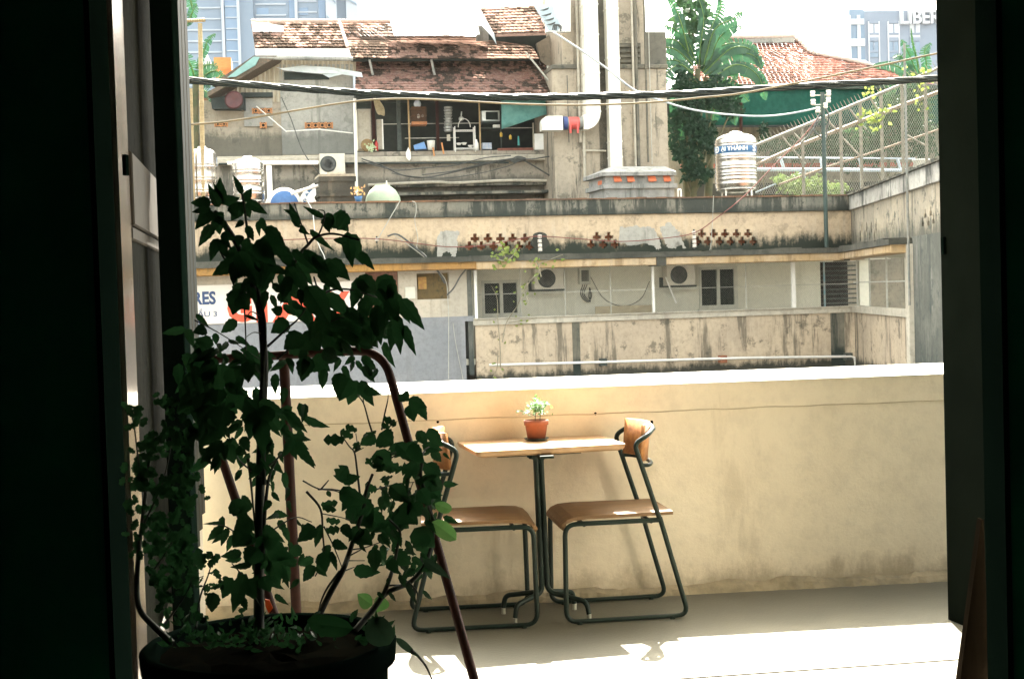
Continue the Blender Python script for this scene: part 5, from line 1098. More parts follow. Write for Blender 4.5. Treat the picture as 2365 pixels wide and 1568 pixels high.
# shade under the middle eave as a dark sun-blocking board; lower tile roof
mb = MB(); mb.pbox(B, 815, 85, 1262, 165, -.75, -.9); mb.build('eave_dark_board', m_dim, hs)
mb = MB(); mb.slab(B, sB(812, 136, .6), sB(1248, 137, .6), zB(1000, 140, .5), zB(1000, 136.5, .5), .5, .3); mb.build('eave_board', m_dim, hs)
tile_roof('lower_roof', m_tile2, hs, B, [(0, 820, 213, 1284, 213), (1, 822, 142, 1262, 142)], 1.9, 12, .118, 1.35)
mb = MB(); mb.slab(B, sB(822, 216, 1.2), sB(1284, 216, 1.2), zB(1050, 224, 1.2), zB(1050, 215, 1.2), 1.2, 1.05); mb.build('eave_beam', m_dim, hs)
for i, (p, q) in enumerate((((853, 138), (863, 182)), ((996, 138), (1006, 184)))):
    mb = MB(); mb.tube([B.at(*p, .5), B.at(*q, .3)], .04, 6); mb.build('rafter_brace', m_bg, hs)
one(MB().tube([B.at(1214, 121, 1.0), B.at(1281, 204, 1.2)], .03, 6), 'bamboo_stick', m_wire, 'pale stick propped diagonally on the right end of the lower tile roof', 'stick')
one(MB().tube([B.at(1265, 152, 1.1), B.at(1270, 203, 1.1)], .035, 6), 'short_post', m_wire, 'short upright pale post on the right end of the lower tile roof', 'post')
# kitchen veranda interior
kx0, kx1 = sB(824), sB(1282)
mb = MB(); zf, zt_k = zB(1000, 350), zB(1000, 214)
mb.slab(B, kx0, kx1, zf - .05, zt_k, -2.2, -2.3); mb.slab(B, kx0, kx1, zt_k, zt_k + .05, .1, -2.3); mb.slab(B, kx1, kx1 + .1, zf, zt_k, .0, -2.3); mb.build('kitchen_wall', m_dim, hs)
mb = MB(); mb.slab(B, kx0, kx1, zf - .12, zf, .1, -2.3); mb.build('kitchen_floor', m_bl, hs)
for x0, x1, y0, y1, mt, o in ((859, 867, 225, 345, m_rust, .05), (917, 926, 222, 348, m_moss, .0), (943, 946.5, 226, 350, M('bamboo_pole', (.4, .27, .12), (.3, .2, .1), 9, .7), .15), (1007, 1014, 228, 350, m_rust, .08), (1107, 1110, 232, 348, M('bamboo_pole', (.42, .3, .15), (.3, .2, .1), 9, .7), .1), (1231, 1234, 284, 346, m_sill, .1), (883, 885.5, 276, 345, m_white, .05), (1156, 1158, 222, 345, m_moss, .0)):
    mb = MB(); mb.pbox(B, x0, y0, x1, y1, o, o - .08); mb.build('post', mt, hs)
mb = MB()
for x0, x1, y in ((870, 1010, 287.5), (935, 1060, 320), (1014, 1110, 286), (1110, 1230, 297)): a, b = B.at(x0, y, -.1), B.at(x1, y, -.1); b.z = a.z; mb.tube([a, b], .014, 5)
mb.build('rail', m_wire, hs)
mb = MB(); mb.pbox(B, 826, 252, 858, 345, -.1, -.6, .02); mb.pbox(B, 871, 276, 883, 345, -.12, -.4); one(mb, 'white_cabinet', m_sill, 'pale fridge-like cabinet at the left end of the veranda', 'cabinet')
m_met = M('dull_aluminium', (.5, .5, .46), (.38, .38, .35), 8, .35, .6)
def small(mb_, name, mt, label, cat, g=None): return one(mb_, name, mt, label, cat, g)
mb = MB(); mb.lathe([(0, 0), (.17, .0), (.185, .02), (.18, .05), (0, .06)], B.at(848, 336, .12), 22, B.n); small(mb, 'round_basket', M('wicker', (.3, .2, .09), (.2, .13, .06), 20, .9), 'round wicker basket leaning at the left end of the veranda', 'basket')
mb = MB(); mb.lathe([(0, 0), (.05, 0), (.05, .22), (.02, .27), (.02, .3), (0, .3)], B.at(870, 349, .18), 10); small(mb, 'red_bottle', M('red_bottle', (.5, .05, .04), (.4, .04, .03), 9, .4), 'red bottle beside the wicker basket', 'bottle')
mb = MB(); 
for k in range(40): p = B.at(858 + random.gauss(0, 5), 340 + random.gauss(0, 5), .25); leaf(mb, p, p + V((random.uniform(-.08, .08), 0, random.uniform(-.08, .08))), .05, n=4)
small(mb, 'herb_bag', M('herb_leaf', (.3, .4, .16), (.5, .55, .4), 20, .7), 'bunch of pale green herbs beside the red bottle', 'herbs')
mb = MB(); 
for k in range(7): mb.tube(bez([B.at(863 + k * .6, 226, .2), B.at(866 + k * 1.3, 245, .22), B.at(872 + k * 2.4, 262 + k, .25), B.at(878 + k * 1.4, 262 - k * 2, .22), B.at(868 + k, 230, .2)], 5), .011, 4)
small(mb, 'rope_coil', M('hemp_rope', (.5, .42, .26), (.4, .33, .2), 12, .9), 'coil of pale rope hanging from the veranda eave', 'rope')
mb = MB(); 
q = B.at(964, 247, .1); mb.ball(B.at(964, 241, .1), .12, 10, (.9, .7, 1.0)); mb.tube([B.at(966, 238, .1), B.at(967, 226, .1)], [.05, .015], 6); small(mb, 'plastic_bag', M('white_plastic', (.62, .68, .75), (.5, .56, .65), 5, .4), 'knotted white plastic bag hanging above the bird cage', 'bag')
t = thing('bird_cage', 'brown bird cage hanging from the veranda eave under a white bag', 'bird cage', B.at(968, 287, .1)); a0, a1, z0, z1 = B.rect(951, 248, 985, 286, .2)
mb = MB()
for k in range(15):
    a = a0 + (a1 - a0) * k / 14
    for o in (.2, -.2): mb.tube([B.w(a, z0, o), B.w(a, z1, o)], .006, 4)
for z in (z0 + .02, (z0 + z1) / 2, z1 - .02):
    for o in (.2, -.2): mb.tube([B.w(a0, z, o), B.w(a1, z, o)], .01, 4)
    for a in (a0, a1): mb.tube([B.w(a, z, .2), B.w(a, z, -.2)], .01, 4)
mb.slab(B, a0, a1, z1 - .01, z1 + .015, .2, -.2); mb.build('cage_bars', M('cage_wood', (.16, .08, .035), (.1, .05, .025), 9, .7), t)
mb = MB(); mb.slab(B, a0 - .01, a1 + .01, z0 - .03, z0 + .06, .22, -.22, .01); mb.build('tray', M('orange_wood', (.42, .17, .06), (.35, .14, .05), 9, .6), t)
mb = MB(); mb.ball(B.w((a0 + a1) / 2, (z0 + z1) / 2, .0), .05, 8, (1, .8, 1.3)); mb.ball(B.w(a1 - .1, (z0 + z1) / 2, .1), .04, 8); mb.build('cup', m_white, t)
mb = MB()
for k in range(9): mb.lathe([(0, 0), (.1 + .014 * math.sin(k), 0), (.125 + .01 * math.sin(k * 2), .055), (.12, .06), (0, .045)], B.at(1035, 305 - k * 6.6, .1), 16)
small(mb, 'pot_stack', m_met, 'tall stack of aluminium pots in the middle of the veranda', 'pots')
mb = MB(); mb.ball(B.at(1065, 275, 0), .08, 10, (1, .8, .9)); mb.tube([B.at(1065, 270, 0), B.at(1066, 258, 0)], .02, 5); small(mb, 'hanging_pan', m_met, 'round pan hanging between the pot stack and the oven', 'pan')
t = thing('dish_rack', 'white wire dish rack with bowls in the middle of the veranda', 'rack', B.at(1073, 345, .1)); mb = MB(); a0, a1, z0, z1 = B.rect(1051, 292, 1097, 343, .2)
for o in (.2, -.1):
    for a in (a0, a1): mb.tube([B.w(a, z0 - .1, o), B.w(a, z1, o)], .018, 5)
    for z in (z0 + .0, z0 + (z1 - z0) * .82): mb.tube([B.w(a0, z, o), B.w(a1, z, o)], .014, 5)
for z in (z0, z0 + (z1 - z0) * .82):
    for k in range(10): a = a0 + (a1 - a0) * k / 9; mb.tube([B.w(a, z, .2), B.w(a, z, -.1)], .006, 4)
mb.tube([B.w((a0 + a1) / 2 + .18 * math.cos(k * math.pi / 10), z1 - .02 + .25 * math.sin(k * math.pi / 10), .1) for k in range(11)], .012, 5); mb.build('wire_frame', m_white, t)
for x, y in ((1060, 336), (1072, 335), (1087, 341)): mb = MB(); mb.lathe([(0, 0), (.04, 0), (.085, .06), (.08, .065), (0, .02)], B.at(x, y, .08), 14); one(mb, 'bowl', m_white, {1060: 'left white bowl on the lower shelf of the dish rack', 1072: 'middle white bowl on the lower shelf of the dish rack', 1087: 'small right white bowl low in the dish rack'}[x], 'bowl', 'bowls in the dish rack')
mb = MB(); mb.prism([B.at(955, 336, .25), B.at(979, 328, .25), B.at(985, 344, .25), B.at(957, 346, .25)], (0, .35, 0)); small(recalc and mb, 'blue_basin', M('blue_plastic', (.1, .22, .45), (.12, .26, .5), 6, .5), 'blue plastic crate tipped on the veranda edge', 'crate')
mb = MB(); mb.lathe([(0, 0), (.1, 0), (.12, .26), (.125, .27), (.11, .27), (0, .2)], B.at(996, 347, .2), 16); small(mb, 'white_bucket', m_white, 'white bucket right of the blue crate', 'bucket')
mb = MB(); mb.lathe([(0, 0), (.06, 0), (.065, .2), (.025, .28), (.025, .32), (0, .32)], B.at(1101, 348, .2), 12); small(mb, 'white_bottle', m_white, 'white bottle right of the dish rack', 'bottle')
t = thing('oven', 'old grey toaster oven on a shelf under the veranda eave', 'oven', B.at(1133, 280, 0)); mb = MB(); mb.pbox(B, 1112, 256, 1154, 280, .05, -.35, .01); mb.build('case', m_met, t); mb = MB(); mb.pbox(B, 1122, 259, 1150, 277, .06, .051); mb.build('glass_door', m_glass, t)
mb = MB(); mb.pbox(B, 1111, 281, 1157, 284, .1, -.4); mb.pbox(B, 1111, 296, 1157, 298, .1, -.4); mb.build('shelf', m_moss, hs)
mb = MB(); mb.pbox(B, 1140, 288, 1155, 295, .08, -.1, .01); small(mb, 'white_box', m_white, 'small white box on the shelf below the oven', 'box')
mb = MB(); mb.pbox(B, 1114, 330, 1136, 345, .1, -.2, .01); small(mb, 'dish_tub', M('mottled_blue_plastic', (.25, .32, .42), (.4, .4, .42), 20, .5), 'mottled blue tub right of the bamboo pole', 'tub')
mb = MB(); mb.lathe([(0, 0), (.04, .01), (.045, .1), (.02, .14), (0, .15)], B.at(1157.5, 317, .12), 10); one(mb, 'yellow_bottle', M('yellow_bottle', (.6, .4, .06), (.5, .33, .05), 9, .4), 'left yellow bottle hanging in the dark right bay', 'bottle', 'yellow bottles hanging in the right bay')
mb = MB(); mb.lathe([(0, 0), (.04, .01), (.045, .1), (.02, .14), (0, .15)], B.at(1179, 323, .12), 10); one(mb, 'yellow_bottle', bpy.data.materials['yellow_bottle'], 'right yellow bottle hanging in the dark right bay', 'bottle', 'yellow bottles hanging in the right bay')
mb = MB(); mb.tube([B.at(1197, 315, .1), B.at(1198, 336, .1)], [.02, .035], 6); small(mb, 'turquoise_brush', M('turquoise', (.05, .35, .32), (.05, .3, .3), 9, .5), 'turquoise brush hanging right of the yellow bottles', 'brush')
mb = MB(); mb.prism([B.at(943, 340, .4), B.at(948, 352, .4), B.at(949, 366, .4), B.at(945, 372, .4), B.at(938, 364, .4), B.at(937, 354, .4)], (0, .05, 0)); small(mb, 'hanging_cloth', m_white, 'white cloth hanging in a point from the bamboo pole over the slab', 'cloth')
for x0, y0, x1, y1, lb in ((1000, 341, 1003, 361, 'left orange stick poking over the veranda slab'), (1020, 330, 1025, 356, 'right orange stick poking over the veranda slab')):
    mb = MB(); mb.tube([B.at(x0, y0, .35), B.at(x1, y1, .35)], .025, 6); one(mb, 'orange_stick', M('orange_stick', (.6, .25, .07), (.5, .2, .06), 9, .6), lb, 'stick', 'orange sticks on the veranda')
mb = MB(); mb.pbox(B, 1032, 311, 1040, 326, .2, .17, .01); small(mb, 'cutting_board', m_sill, 'small pale cutting board hanging under the pot stack', 'board')
mb = MB(); mb.pbox(B, 1150, 342, 1232, 348, .12, -.1); mb.build('red_sill', M('red_sill', (.2, .07, .045), (.13, .05, .035), 9, .8), hs)
mb = MB(); mb.pbox(B, 1235, 309, 1279, 346, .15, .05); one(mb, 'blank_board', m_fascia, 'blank white panel at the right end of the veranda under the tarp', 'panel')
# teal tarp
mb = MB(); n = 10; vs = []
for i in range(n + 1):
    u = i / n
    for j in range(7):
        v = j / 6; top = B.at(1157 + 117 * u, 224 + 1 * u, .55); bot = B.at(1158 + 116 * u, 299 - 38 * u, .75); p = top.lerp(bot, v) + B.n * (.05 * math.sin(u * 7 + v * 3) + .02 * math.sin(u * 19)); vs.append(p)
mb.add(vs, [(i * 7 + j, (i + 1) * 7 + j, (i + 1) * 7 + j + 1, i * 7 + j + 1) for i in range(n) for j in range(6)], True); o_ = one(mb, 'teal_tarp', M('teal_tarp', (.14, .33, .29), (.09, .24, .21), 3, .7, world=True, trans=.25), 'faded teal tarpaulin hanging slanted over the right end of the veranda', 'tarpaulin')
md = o_.modifiers.new('s', 'SOLIDIFY'); md.thickness = .012
# downpipe, thin pipes, wires of the house
one(MB().tube([B.at(819, 228, .6), B.at(824, 452, .6)], .047, 10), 'downpipe', m_white, 'white downpipe at the left end of the veranda', 'pipe')
one(MB().tube([B.at(592, 246, .3), B.at(662, 305, .3)], .018, 6), 'white_conduit', m_white, 'thin white conduit slanting across the tan wall', 'pipe')
one(MB().tube([B.at(660, 304, .3), B.at(740, 299, .3), B.at(742, 300, .3), B.at(815, 308, .3)], .018, 6), 'white_conduit', m_white, 'thin white conduit running level across the grey wall', 'pipe')
wire('black_wire', 'thin black wire slanting from the tan wall down to the sooty stack', [B.at(x, y, .8) for x, y in ((650, 225), (672, 275), (700, 350), (739, 403))], .016, m_wired, 5)
for i, (pts, r) in enumerate((([(835, 367), (880, 382), (930, 405), (985, 410), (1060, 395), (1130, 378), (1190, 368), (1210, 371), (1260, 400), (1283, 415)], .022), ([(835, 372), (860, 380), (915, 393), (975, 389), (1050, 382), (1120, 365), (1180, 360)], .016), ([(975, 404), (1050, 395), (1130, 375), (1185, 366)], .016), ([(905, 400), (935, 406), (1020, 412), (1100, 402), (1170, 385), (1200, 372)], .013), ([(1190, 366), (1225, 368), (1260, 363), (1300, 357), (1350, 345)], .02), ([(1345, 250), (1346, 290), (1330, 350), (1300, 392), (1275, 405)], .022))):
    wire('slack_wire', ['thickest dark wire sagging across the stained lower wall', 'upper sagging wire on the left of the stained lower wall', 'middle sagging wire meeting the wire knot', 'lowest thin wire sagging over the stained lower wall', 'grey wire running from the knot to the tower', 'black cable dropping from the red fan to the lower wall'][i], [B.at(x, y, .9 + i * .02) for x, y in pts], r, m_wired, 6)
mb = MB(); 
for k in range(5): mb.tube(bez([B.at(1178 + k * 2, 372 + k, .9), B.at(1195 + 3 * k, 362 + k * 2, .95), B.at(1215 - k * 3, 368 + k, .9), B.at(1190 + k, 375 - k * 2, .92)], 5), .02, 5)
one(mb, 'wire_knot', m_wired, 'tangle of black cables in the middle of the stained lower wall', 'cable')
ac('air conditioner on the terrace wall behind the sooty stack', B, 738, 355, 797, 403, .75, cx=.34, bracket=False)
one(MB().slab(B, sB(738), sB(797), 3.05, zB(766, 403.5, .7), .7, .3), 'metal_stand', m_moss, 'low metal stand carrying the terrace air conditioner behind the sooty stack', 'stand')
for i, (x, y) in enumerate(((1212, 405), )):
    pass
# ================================================================== concrete tower with ducts
C = Ym(40.2, .16); sC = lambda x, y=300: C.sz(x, y)[0]; zC = lambda x, y: C.sz(x, y)[1]
m_tw = plaster('tower_concrete', (.53, .45, .34), (.45, .39, .3), dark=(.055, .056, .043), streak=.8, grime=.55, thr=.53, light=(.6, .53, .42), seed=71, vs=.3)
m_twd = plaster('tower_dark', (.22, .2, .15), (.16, .15, .12), dark=(.04, .045, .038), streak=.7, grime=.6, seed=77)
tw = thing('concrete_tower', 'stained concrete stair tower carrying white ducts between the tiled house and the banana trees', 'tower', C.w(sC(1400), -9))
zl = zC(1400, 160)
mb = MB(); mb.slab(C, sC(1279), sC(1542), -9, zl, 0, -3.0); mb.build('lower_shaft', m_tw, tw)
mb = MB(); mb.slab(C, sC(1277), sC(1545), zl, zl + .12, .08, -3.0, .02); mb.build('string_course', m_twd, tw)
mb = MB(); mb.slab(C, sC(1300, 60), sC(1490, 60), zl + .121, 13, -.12, -3.0); mb.build('upper_shaft', m_tw, tw)
mb = MB(); mb.slab(C, sC(1491, 110), sC(1542, 110), zl + .121, zC(1500, 72), -.15, -2.5); mb.build('side_block', m_twd, tw)
mb = MB()
for k in range(5): y = 104 + k * 12; a0, a1, z0, z1 = C.rect(1388, y, 1478, y + 6, -.04); mb.slab(C, a0, a1, z0, z1, -.02, -.12, .01)
mb.pbox(C, 1384, 100, 1480, 160, -.1, -.119); mb.build('louver', m_twd, tw)
mb = MB(); mb.slab(C, sC(1381, 200), sC(1400, 200), 4, 13, .0, -.11) ; mb.build('dark_strip', m_twd, tw)  # dark slab on the wall between the two ducts
mb = MB(); n = 22; vs = []
for i in range(n + 1): x = 1262 + 56 * i / n; o = .35 + (.03 if i % 2 else 0); vs += [C.at(x, 74, o), C.at(x, -12, o)]
mb.add(vs, [(2 * i, 2 * i + 2, 2 * i + 3, 2 * i + 1) for i in range(n)]); mb.prism([C.at(1262, 75, .34), C.at(1318, 73, .34), C.at(1318, -12, .34), C.at(1262, -12, .34)], C.n * -.2); one(mb, 'ribbed_panel', m_fascia, 'white ribbed metal panel fixed to the upper left of the tower', 'panel')
mb = MB(); mb.prism([C.at(1232, 12, .9), C.at(1275, 12, .9), C.at(1296, 62, 1.1), C.at(1288, 72, 1.1), C.at(1268, 70, 1.0)], C.n * -.04)
tb_ = thing('striped_tarp', 'pale blue-grey tarp with black stripes slanting left of the ribbed panel', 'tarpaulin', C.at(1270, 72, .9)); recalc(mb.build('sheet', M('pale_tarp', (.42, .5, .53), (.35, .42, .45), 4, .5), tb_))
mb = MB()
for y, x0, x1 in ((20, 1245, 1268), (32, 1250, 1274), (43, 1256, 1280), (53, 1262, 1283)): mb.prism([C.at(x0, y + 5, .98), C.at((x0 + x1) / 2, y + 2, 1.03), C.at(x1, y - 2, 1.08), C.at(x1 - 2, y + 3, 1.08), C.at((x0 + x1) / 2, y + 6, 1.03)], C.n * .02)
for k in range(3): mb.tube(bez([C.at(1276 + k * 4, 70, 1.1), C.at(1280 + k * 3, 58, 1.15), C.at(1292 + k * 2, 62, 1.15), C.at(1296 - k, 73, 1.15)], 5), .018, 5)
mb.build('stripe', m_wired, tb_)
# square ducts
m_duct = M('white_duct', (.74, .71, .62), (.68, .65, .56), 2, .5, world=True)
def duct_v(mb, x0t, x1t, yt, x0b, x1b, yb, o, d, bands):
    a0 = (C.sz(x0t, (yt + yb) / 2, o)[0] + C.sz(x0b, (yt + yb) / 2, o)[0]) / 2; a1 = (C.sz(x1t, (yt + yb) / 2, o)[0] + C.sz(x1b, (yt + yb) / 2, o)[0]) / 2
    z0 = C.sz((x0b + x1b) / 2, yb, o)[1]; z1 = C.sz((x0t + x1t) / 2, yt, o)[1]; mb.slab(C, a0, a1, z0, z1, o, o - d, .01)
    for y in bands: z = C.sz((x0b + x1b) / 2, y, o)[1]; mb.slab(C, a0 - .015, a1 + .015, z - .02, z + .02, o + .015, o - d - .01)
    return a0, a1, z0, z1
t = thing('duct', 'white square duct running down the tower and bending left into the red fan', 'duct', C.at(1365, 300, .6))
mb = MB(); a0, a1, z0, z1 = duct_v(mb, 1350, 1383, -20, 1351, 1384, 258, .6, .4, (10, 80, 169, 258)); mb.build('riser', m_duct, t)
mb = MB(); R_ = a1 - a0; zc0 = z0; zh0, zh1 = C.sz(1360, 299, .6)[1], C.sz(1345, 265, .6)[1]; n = 10
cx_ = a0 - .03; cz_ = z0 + .0
pr = [(a1, z0)] + [(cx_ + (a1 - cx_) * math.cos(k / n * math.pi / 2), cz_ - (cz_ - zh0) * math.sin(k / n * math.pi / 2)) for k in range(1, n + 1)] + [(cx_ - .05, zh0), (cx_ - .05, zh1), (a0, zh1), (a0, z0)]
mb.prism([C.w(a, z, .6) for a, z in pr], C.n * -.4); recalc(mb.build('elbow', m_duct, t))
mb = MB(); ah0, ah1 = C.sz(1252, 285, .6)[0], C.sz(1300, 285, .6)[0]; zh = (C.sz(1275, 268, .6)[1], C.sz(1275, 301, .6)[1]); rr = (ah1 - ah0) * .33
pr = [(ah1, zh[0]), (ah1, zh[1]), (ah0, zh[1]), (ah0, zh[0] - rr)] + [(ah0 + rr - rr * math.cos(k / 6 * math.pi / 2), zh[0] - rr + rr * math.sin(k / 6 * math.pi / 2)) for k in range(1, 7)]
mb.prism([C.w(a, z, .6) for a, z in pr], C.n * -.4); recalc(mb.build('outlet', m_duct, t))
mb = MB(); c = C.at(1323, 285, .4); ax = C.t; rf_ = (zh[0] - zh[1]) / 2 * .88; L_ = (C.at(1337, 285, .4) - C.at(1309, 285, .4)).length / 2
mb.lathe([(rf_ * .9, -L_ ), (rf_, -L_ * .9), (rf_, L_ * .9), (rf_ * .9, L_)], c, 24, ax)
for s in (-.6, .6): q = c + ax * s * L_; mb.tube([q + C.n * .15, q + C.n * .15 + V((0, 0, -rf_ - .12))], .035, 5)
mb.build('fan', M('red_fan', (.65, .1, .08), (.5, .08, .07), 6, .45), t)
mb = MB(); 
for s, w_ in ((-1.25, .07), ): mb.lathe([(rf_ * 1.0, -w_), (rf_ * 1.08, -w_ * .5), (rf_ * 1.08, w_ * .5), (rf_ * 1.0, w_)], c + ax * s * L_, 20, ax)
mb.build('flange', M('blue_flange', (.03, .05, .16), (.04, .07, .2), 6, .5), t)
mb = MB(); mb.lathe([(rf_, 0), (rf_ * .96, .05), (rf_, .1)], c + ax * L_ * 1.0, 20, ax); mb.lathe([(rf_, 0), (rf_ * 1.05, .03), (rf_, .06)], c - ax * L_ * 1.12, 20, ax); mb.build('coupling', m_bg, t)
t = thing('duct', 'white square duct running straight down the tower to the vent house', 'duct', C.at(1425, 384, .5))
mb = MB(); duct_v(mb, 1398, 1425, -20, 1412, 1440, 392, .5, .35, (20, 135, 249, 327, 363)); mb.build('riser', m_duct, t)
def vpipe(x, y0, y1, r, mt, label, o=.1, name='wall_pipe'):
    p = C.at(x, (y0 + y1) / 2, o); z0 = C.at(x, y1, o).z; z1 = C.at(x, y0, o).z; return one(MB().tube([V((p.x, p.y, z0)), V((p.x, p.y, z1))], r, 8), name, mt, label, 'pipe', 'thin pipes on the tower')
vpipe(1336, -20, 330, .045, m_sill, 'thin cream pipe left of the ducts, leftmost on the tower'); vpipe(1345, -20, 420, .045, m_sill, 'thin cream pipe touching the left side of the bent duct')
vpipe(1463, -20, 385, .035, m_sill, 'thin cream pipe right of the straight duct'); vpipe(1470, -20, 385, .05, m_twd, 'brown pipe right of the straight duct'); vpipe(1492, -20, 375, .03, m_twd, 'brown conduit near the right edge of the tower'); vpipe(1502, 70, 380, .012, m_wire, 'thin pale wire pipe near the right edge of the tower')
vpipe(1312, 175, 330, .012, m_wired, 'thin black conduit on the left of the tower')
one(MB().tube([C.at(1345, 348, .1), C.at(1400, 349, .1)], .03, 6), 'cross_pipe', m_sill, 'short level pale pipe between the two ducts', 'pipe')
# ================================================================== right-hand house, awning, fence
D = Ym(47, .24); sD = lambda x, y=240: D.sz(x, y)[0]; zD = lambda x, y, o=0: D.sz(x, y, o)[1]
hd = thing('hipped_house', 'house with a red hipped tile roof beyond the fence at the right', 'house', D.w(sD(1800), -9))
m_dw = plaster('hipped_house_wall', (.4, .35, .26), (.33, .3, .23), dark=(.07, .08, .06), streak=.4, grime=.4, seed=81)
mb = MB(); mb.slab(D, sD(1535), sD(2400), -9, zD(1800, 262), -.6, -.8); mb.build('wall', m_dw, hd)
mb = MB(); mb.slab(D, sD(1535), sD(2400), zD(1800, 262) + .001, zD(1800, 200), -1.4, -1.6); mb.build('upper_shade', m_dim, hd)  # dark slab stands in for the shade below the roof
tile_roof('roof', m_tile3, hd, D, [(0, 1560, 197, 2160, 197), (.2, 1580, 176, 2105, 178), (.5, 1610, 146, 1995, 147), (.68, 1630, 128, 1905, 128), (.78, 1645, 117, 1868, 117), (1, 1665, 92, 1832, 92)], 3.6, 26, .16, .6, .028, .12)
mb = MB()
hp_ = [(1834, 86, 1), (1850, 98, .9), (1864, 113, .8), (1878, 123, .7), (1905, 129, .66), (1960, 139, .55), (2000, 149, .47), (2060, 162, .32), (2120, 179, .18), (2170, 192, .05)]
cps = bez([D.at(x, y, .6 - 3.6 * v) for x, y, v in hp_], 4)
for i in range(len(cps) - 1): mb.tube([cps[i], cps[i + 1]], [.07, .11] if i % 2 else [.11, .07], 6)
r0, r1 = D.at(1655, 88, -3), D.at(1836, 84, -3)
for i in range(22): mb.tube([r0.lerp(r1, i / 22), r0.lerp(r1, (i + .92) / 22)], [.08, .1], 6)
mb.build('ridge', M('roof_ridge', (.42, .32, .27), (.5, .4, .34), 12, .8), hd)
mb = MB(); mb.ppoly(D, [(1722, 91), (1833, 87), (1836, 99), (1722, 101)], -2.7, .1); recalc(mb.build('ridge_flashing', m_bg, hd))
# back of roof volume so it is not paper thin
mb = MB(); mb.prism([D.at(1560, 199, .5), D.at(2170, 199, .5), D.at(2170, 199, .5) - D.n * 6, D.at(1560, 199, .5) - D.n * 6], (0, 0, -.1)); mb.build('eave_board', m_dim, hd)
m_net = M('green_shade_net', (.01, .07, .05), (.016, .09, .065), 6, .9, world=True, trans=.12, spec=.1)
mb = MB(); n = 26; vs = []
for i in range(n + 1):
    u = i / n
    for j in range(6): v = j / 5; vs.append(D.w(sD(1590) + (sD(2300) - sD(1590)) * u, zD(1800, 203, .9) + (zD(1800, 292, .9) - zD(1800, 203, .9)) * v, .9 + .12 * math.sin(u * 40) * v + .05 * math.sin(u * 93)))
mb.add(vs, [(i * 6 + j, (i + 1) * 6 + j, (i + 1) * 6 + j + 1, i * 6 + j + 1) for i in range(n) for j in range(5)], True)
t = thing('shade_net', 'long dark green shade net hanging below the red hipped roof', 'awning', D.w(sD(1850), zD(1850, 292), .9)); o_ = mb.build('net', m_net, t); md = o_.modifiers.new('s', 'SOLIDIFY'); md.thickness = .015
mb = MB(); mb.slab(D, sD(1590), sD(2300), zD(1800, 294, .9), zD(1800, 290, .9), 1.0, .85); mb.build('bottom_rail', m_dim, t)
mb = MB(); mb.slab(D, sD(1560), sD(2300), zD(1850, 206, .95), zD(1850, 197, .95), 1.1, .5); mb.build('valance', M('dark_valance', (.06, .08, .06), (.04, .06, .05), 9, .9), t)
for x in (1711,): one(MB().tube([V((D.at(x, 300, 1.05).x, D.at(x, 300, 1.05).y, D.at(x, 320, 1.05).z)), D.at(x, 205, 1.05)], .06, 8), 'rusty_post', m_rust, 'rusty brown post in front of the green shade net above the lettered tank', 'post')
mb = MB(); mb.slab(D, sD(1545), sD(2140), zD(1700, 388, 1.), zD(1700, 379, 1.), 1.1, .95); mb.slab(D, sD(1604, 400), sD(1604, 400) + .13, 3.0, zD(1700, 388, 1.), 1.05, .95); mb.slab(D, sD(1798, 400), sD(1798, 400) + .13, 3.0, zD(1700, 388, 1.), 1.05, .95); one(mb, 'red_steel_frame', M('red_frame', (.4, .1, .06), (.3, .08, .05), 9, .7), 'long red steel beam with posts behind the lettered water tank', 'frame')
mb = MB(); mb.slab(D, sD(1545), sD(2200), 3.0, zD(1700, 425, 1.2), 1.4, 1.2); one(mb, 'low_wall', m_soot, 'dark low wall behind the lettered water tank', 'wall')
# blue-white pipe railing behind the fence
E_ = Ym(43, .24); m_bp = M('pale_blue_pipe', (.5, .56, .62), (.42, .48, .55), 5, .5)
mb = MB(); mb.tube([E_.at(1746, 364, 0), E_.at(2113, 367, 0)], .03, 6); mb.tube([E_.at(1746, 392, 0), E_.at(2113, 394, 0)], .06, 8)
for x0, x1 in ((1803, 1811), (1895, 1900), (1985, 1991), (2072, 2080)): mb.tube([E_.at(x0, 365, 0), E_.at(x1, 393, 0)], .05, 6)
for x in (1856, 1990): mb.tube([E_.at(x, 393, 0), E_.at(x + 1, 455, 0)], .055, 6)
mb.tube([E_.at(1745, 445, 0), E_.at(1856, 398, 0)], .03, 6)
one(mb, 'pipe_railing', m_bp, 'pale blue pipe railing seen through the chain-link fence', 'railing')
mb = MB(); c = E_.at(2127, 395, .3); mb.lathe([(0, 0), (.24, 0), (.24, .33), (.28, .34), (.28, .39), (0, .41)], V((c.x, c.y, c.z - .02)), 20); one(mb, 'white_drum', m_white, 'white plastic drum behind the fence at the far right', 'drum')
# chain-link fence, raking, with spikes on its top rail
G = Ym(39.3, .24); top_ = [(1741, 338), (1890, 277), (2075, 199), (2185, 150)]; bot_ = [(1741, 446), (1890, 450), (2075, 425), (2185, 395)]
m_fpost = M('fence_paint', (.24, .225, .18), (.18, .16, .125), 9, .7)
gf = thing('chain_link_fence', 'raking chain-link fence with spiked pale top rail above the wing wall', 'fence', G.at(1900, 450))
mb = MB(); mb.tube([G.at(*p) for p in top_], .045, 8); mb.build('top_rail', m_fpost, gf)
mb = MB(); mb.tube([G.at(x, y, -.15) for x, y in ((1741, 384), (1854, 333), (2034, 262), (2190, 205))], .06, 4); mb.tube([G.at(x, y, -.1) for x, y in ((1798, 427), (1907, 387), (1987, 362), (2084, 329), (2190, 292))], .035, 6); mb.build('brace_rail', M('rust_rail', (.22, .17, .12), (.16, .11, .07), 8, .8), gf)
mb = MB()
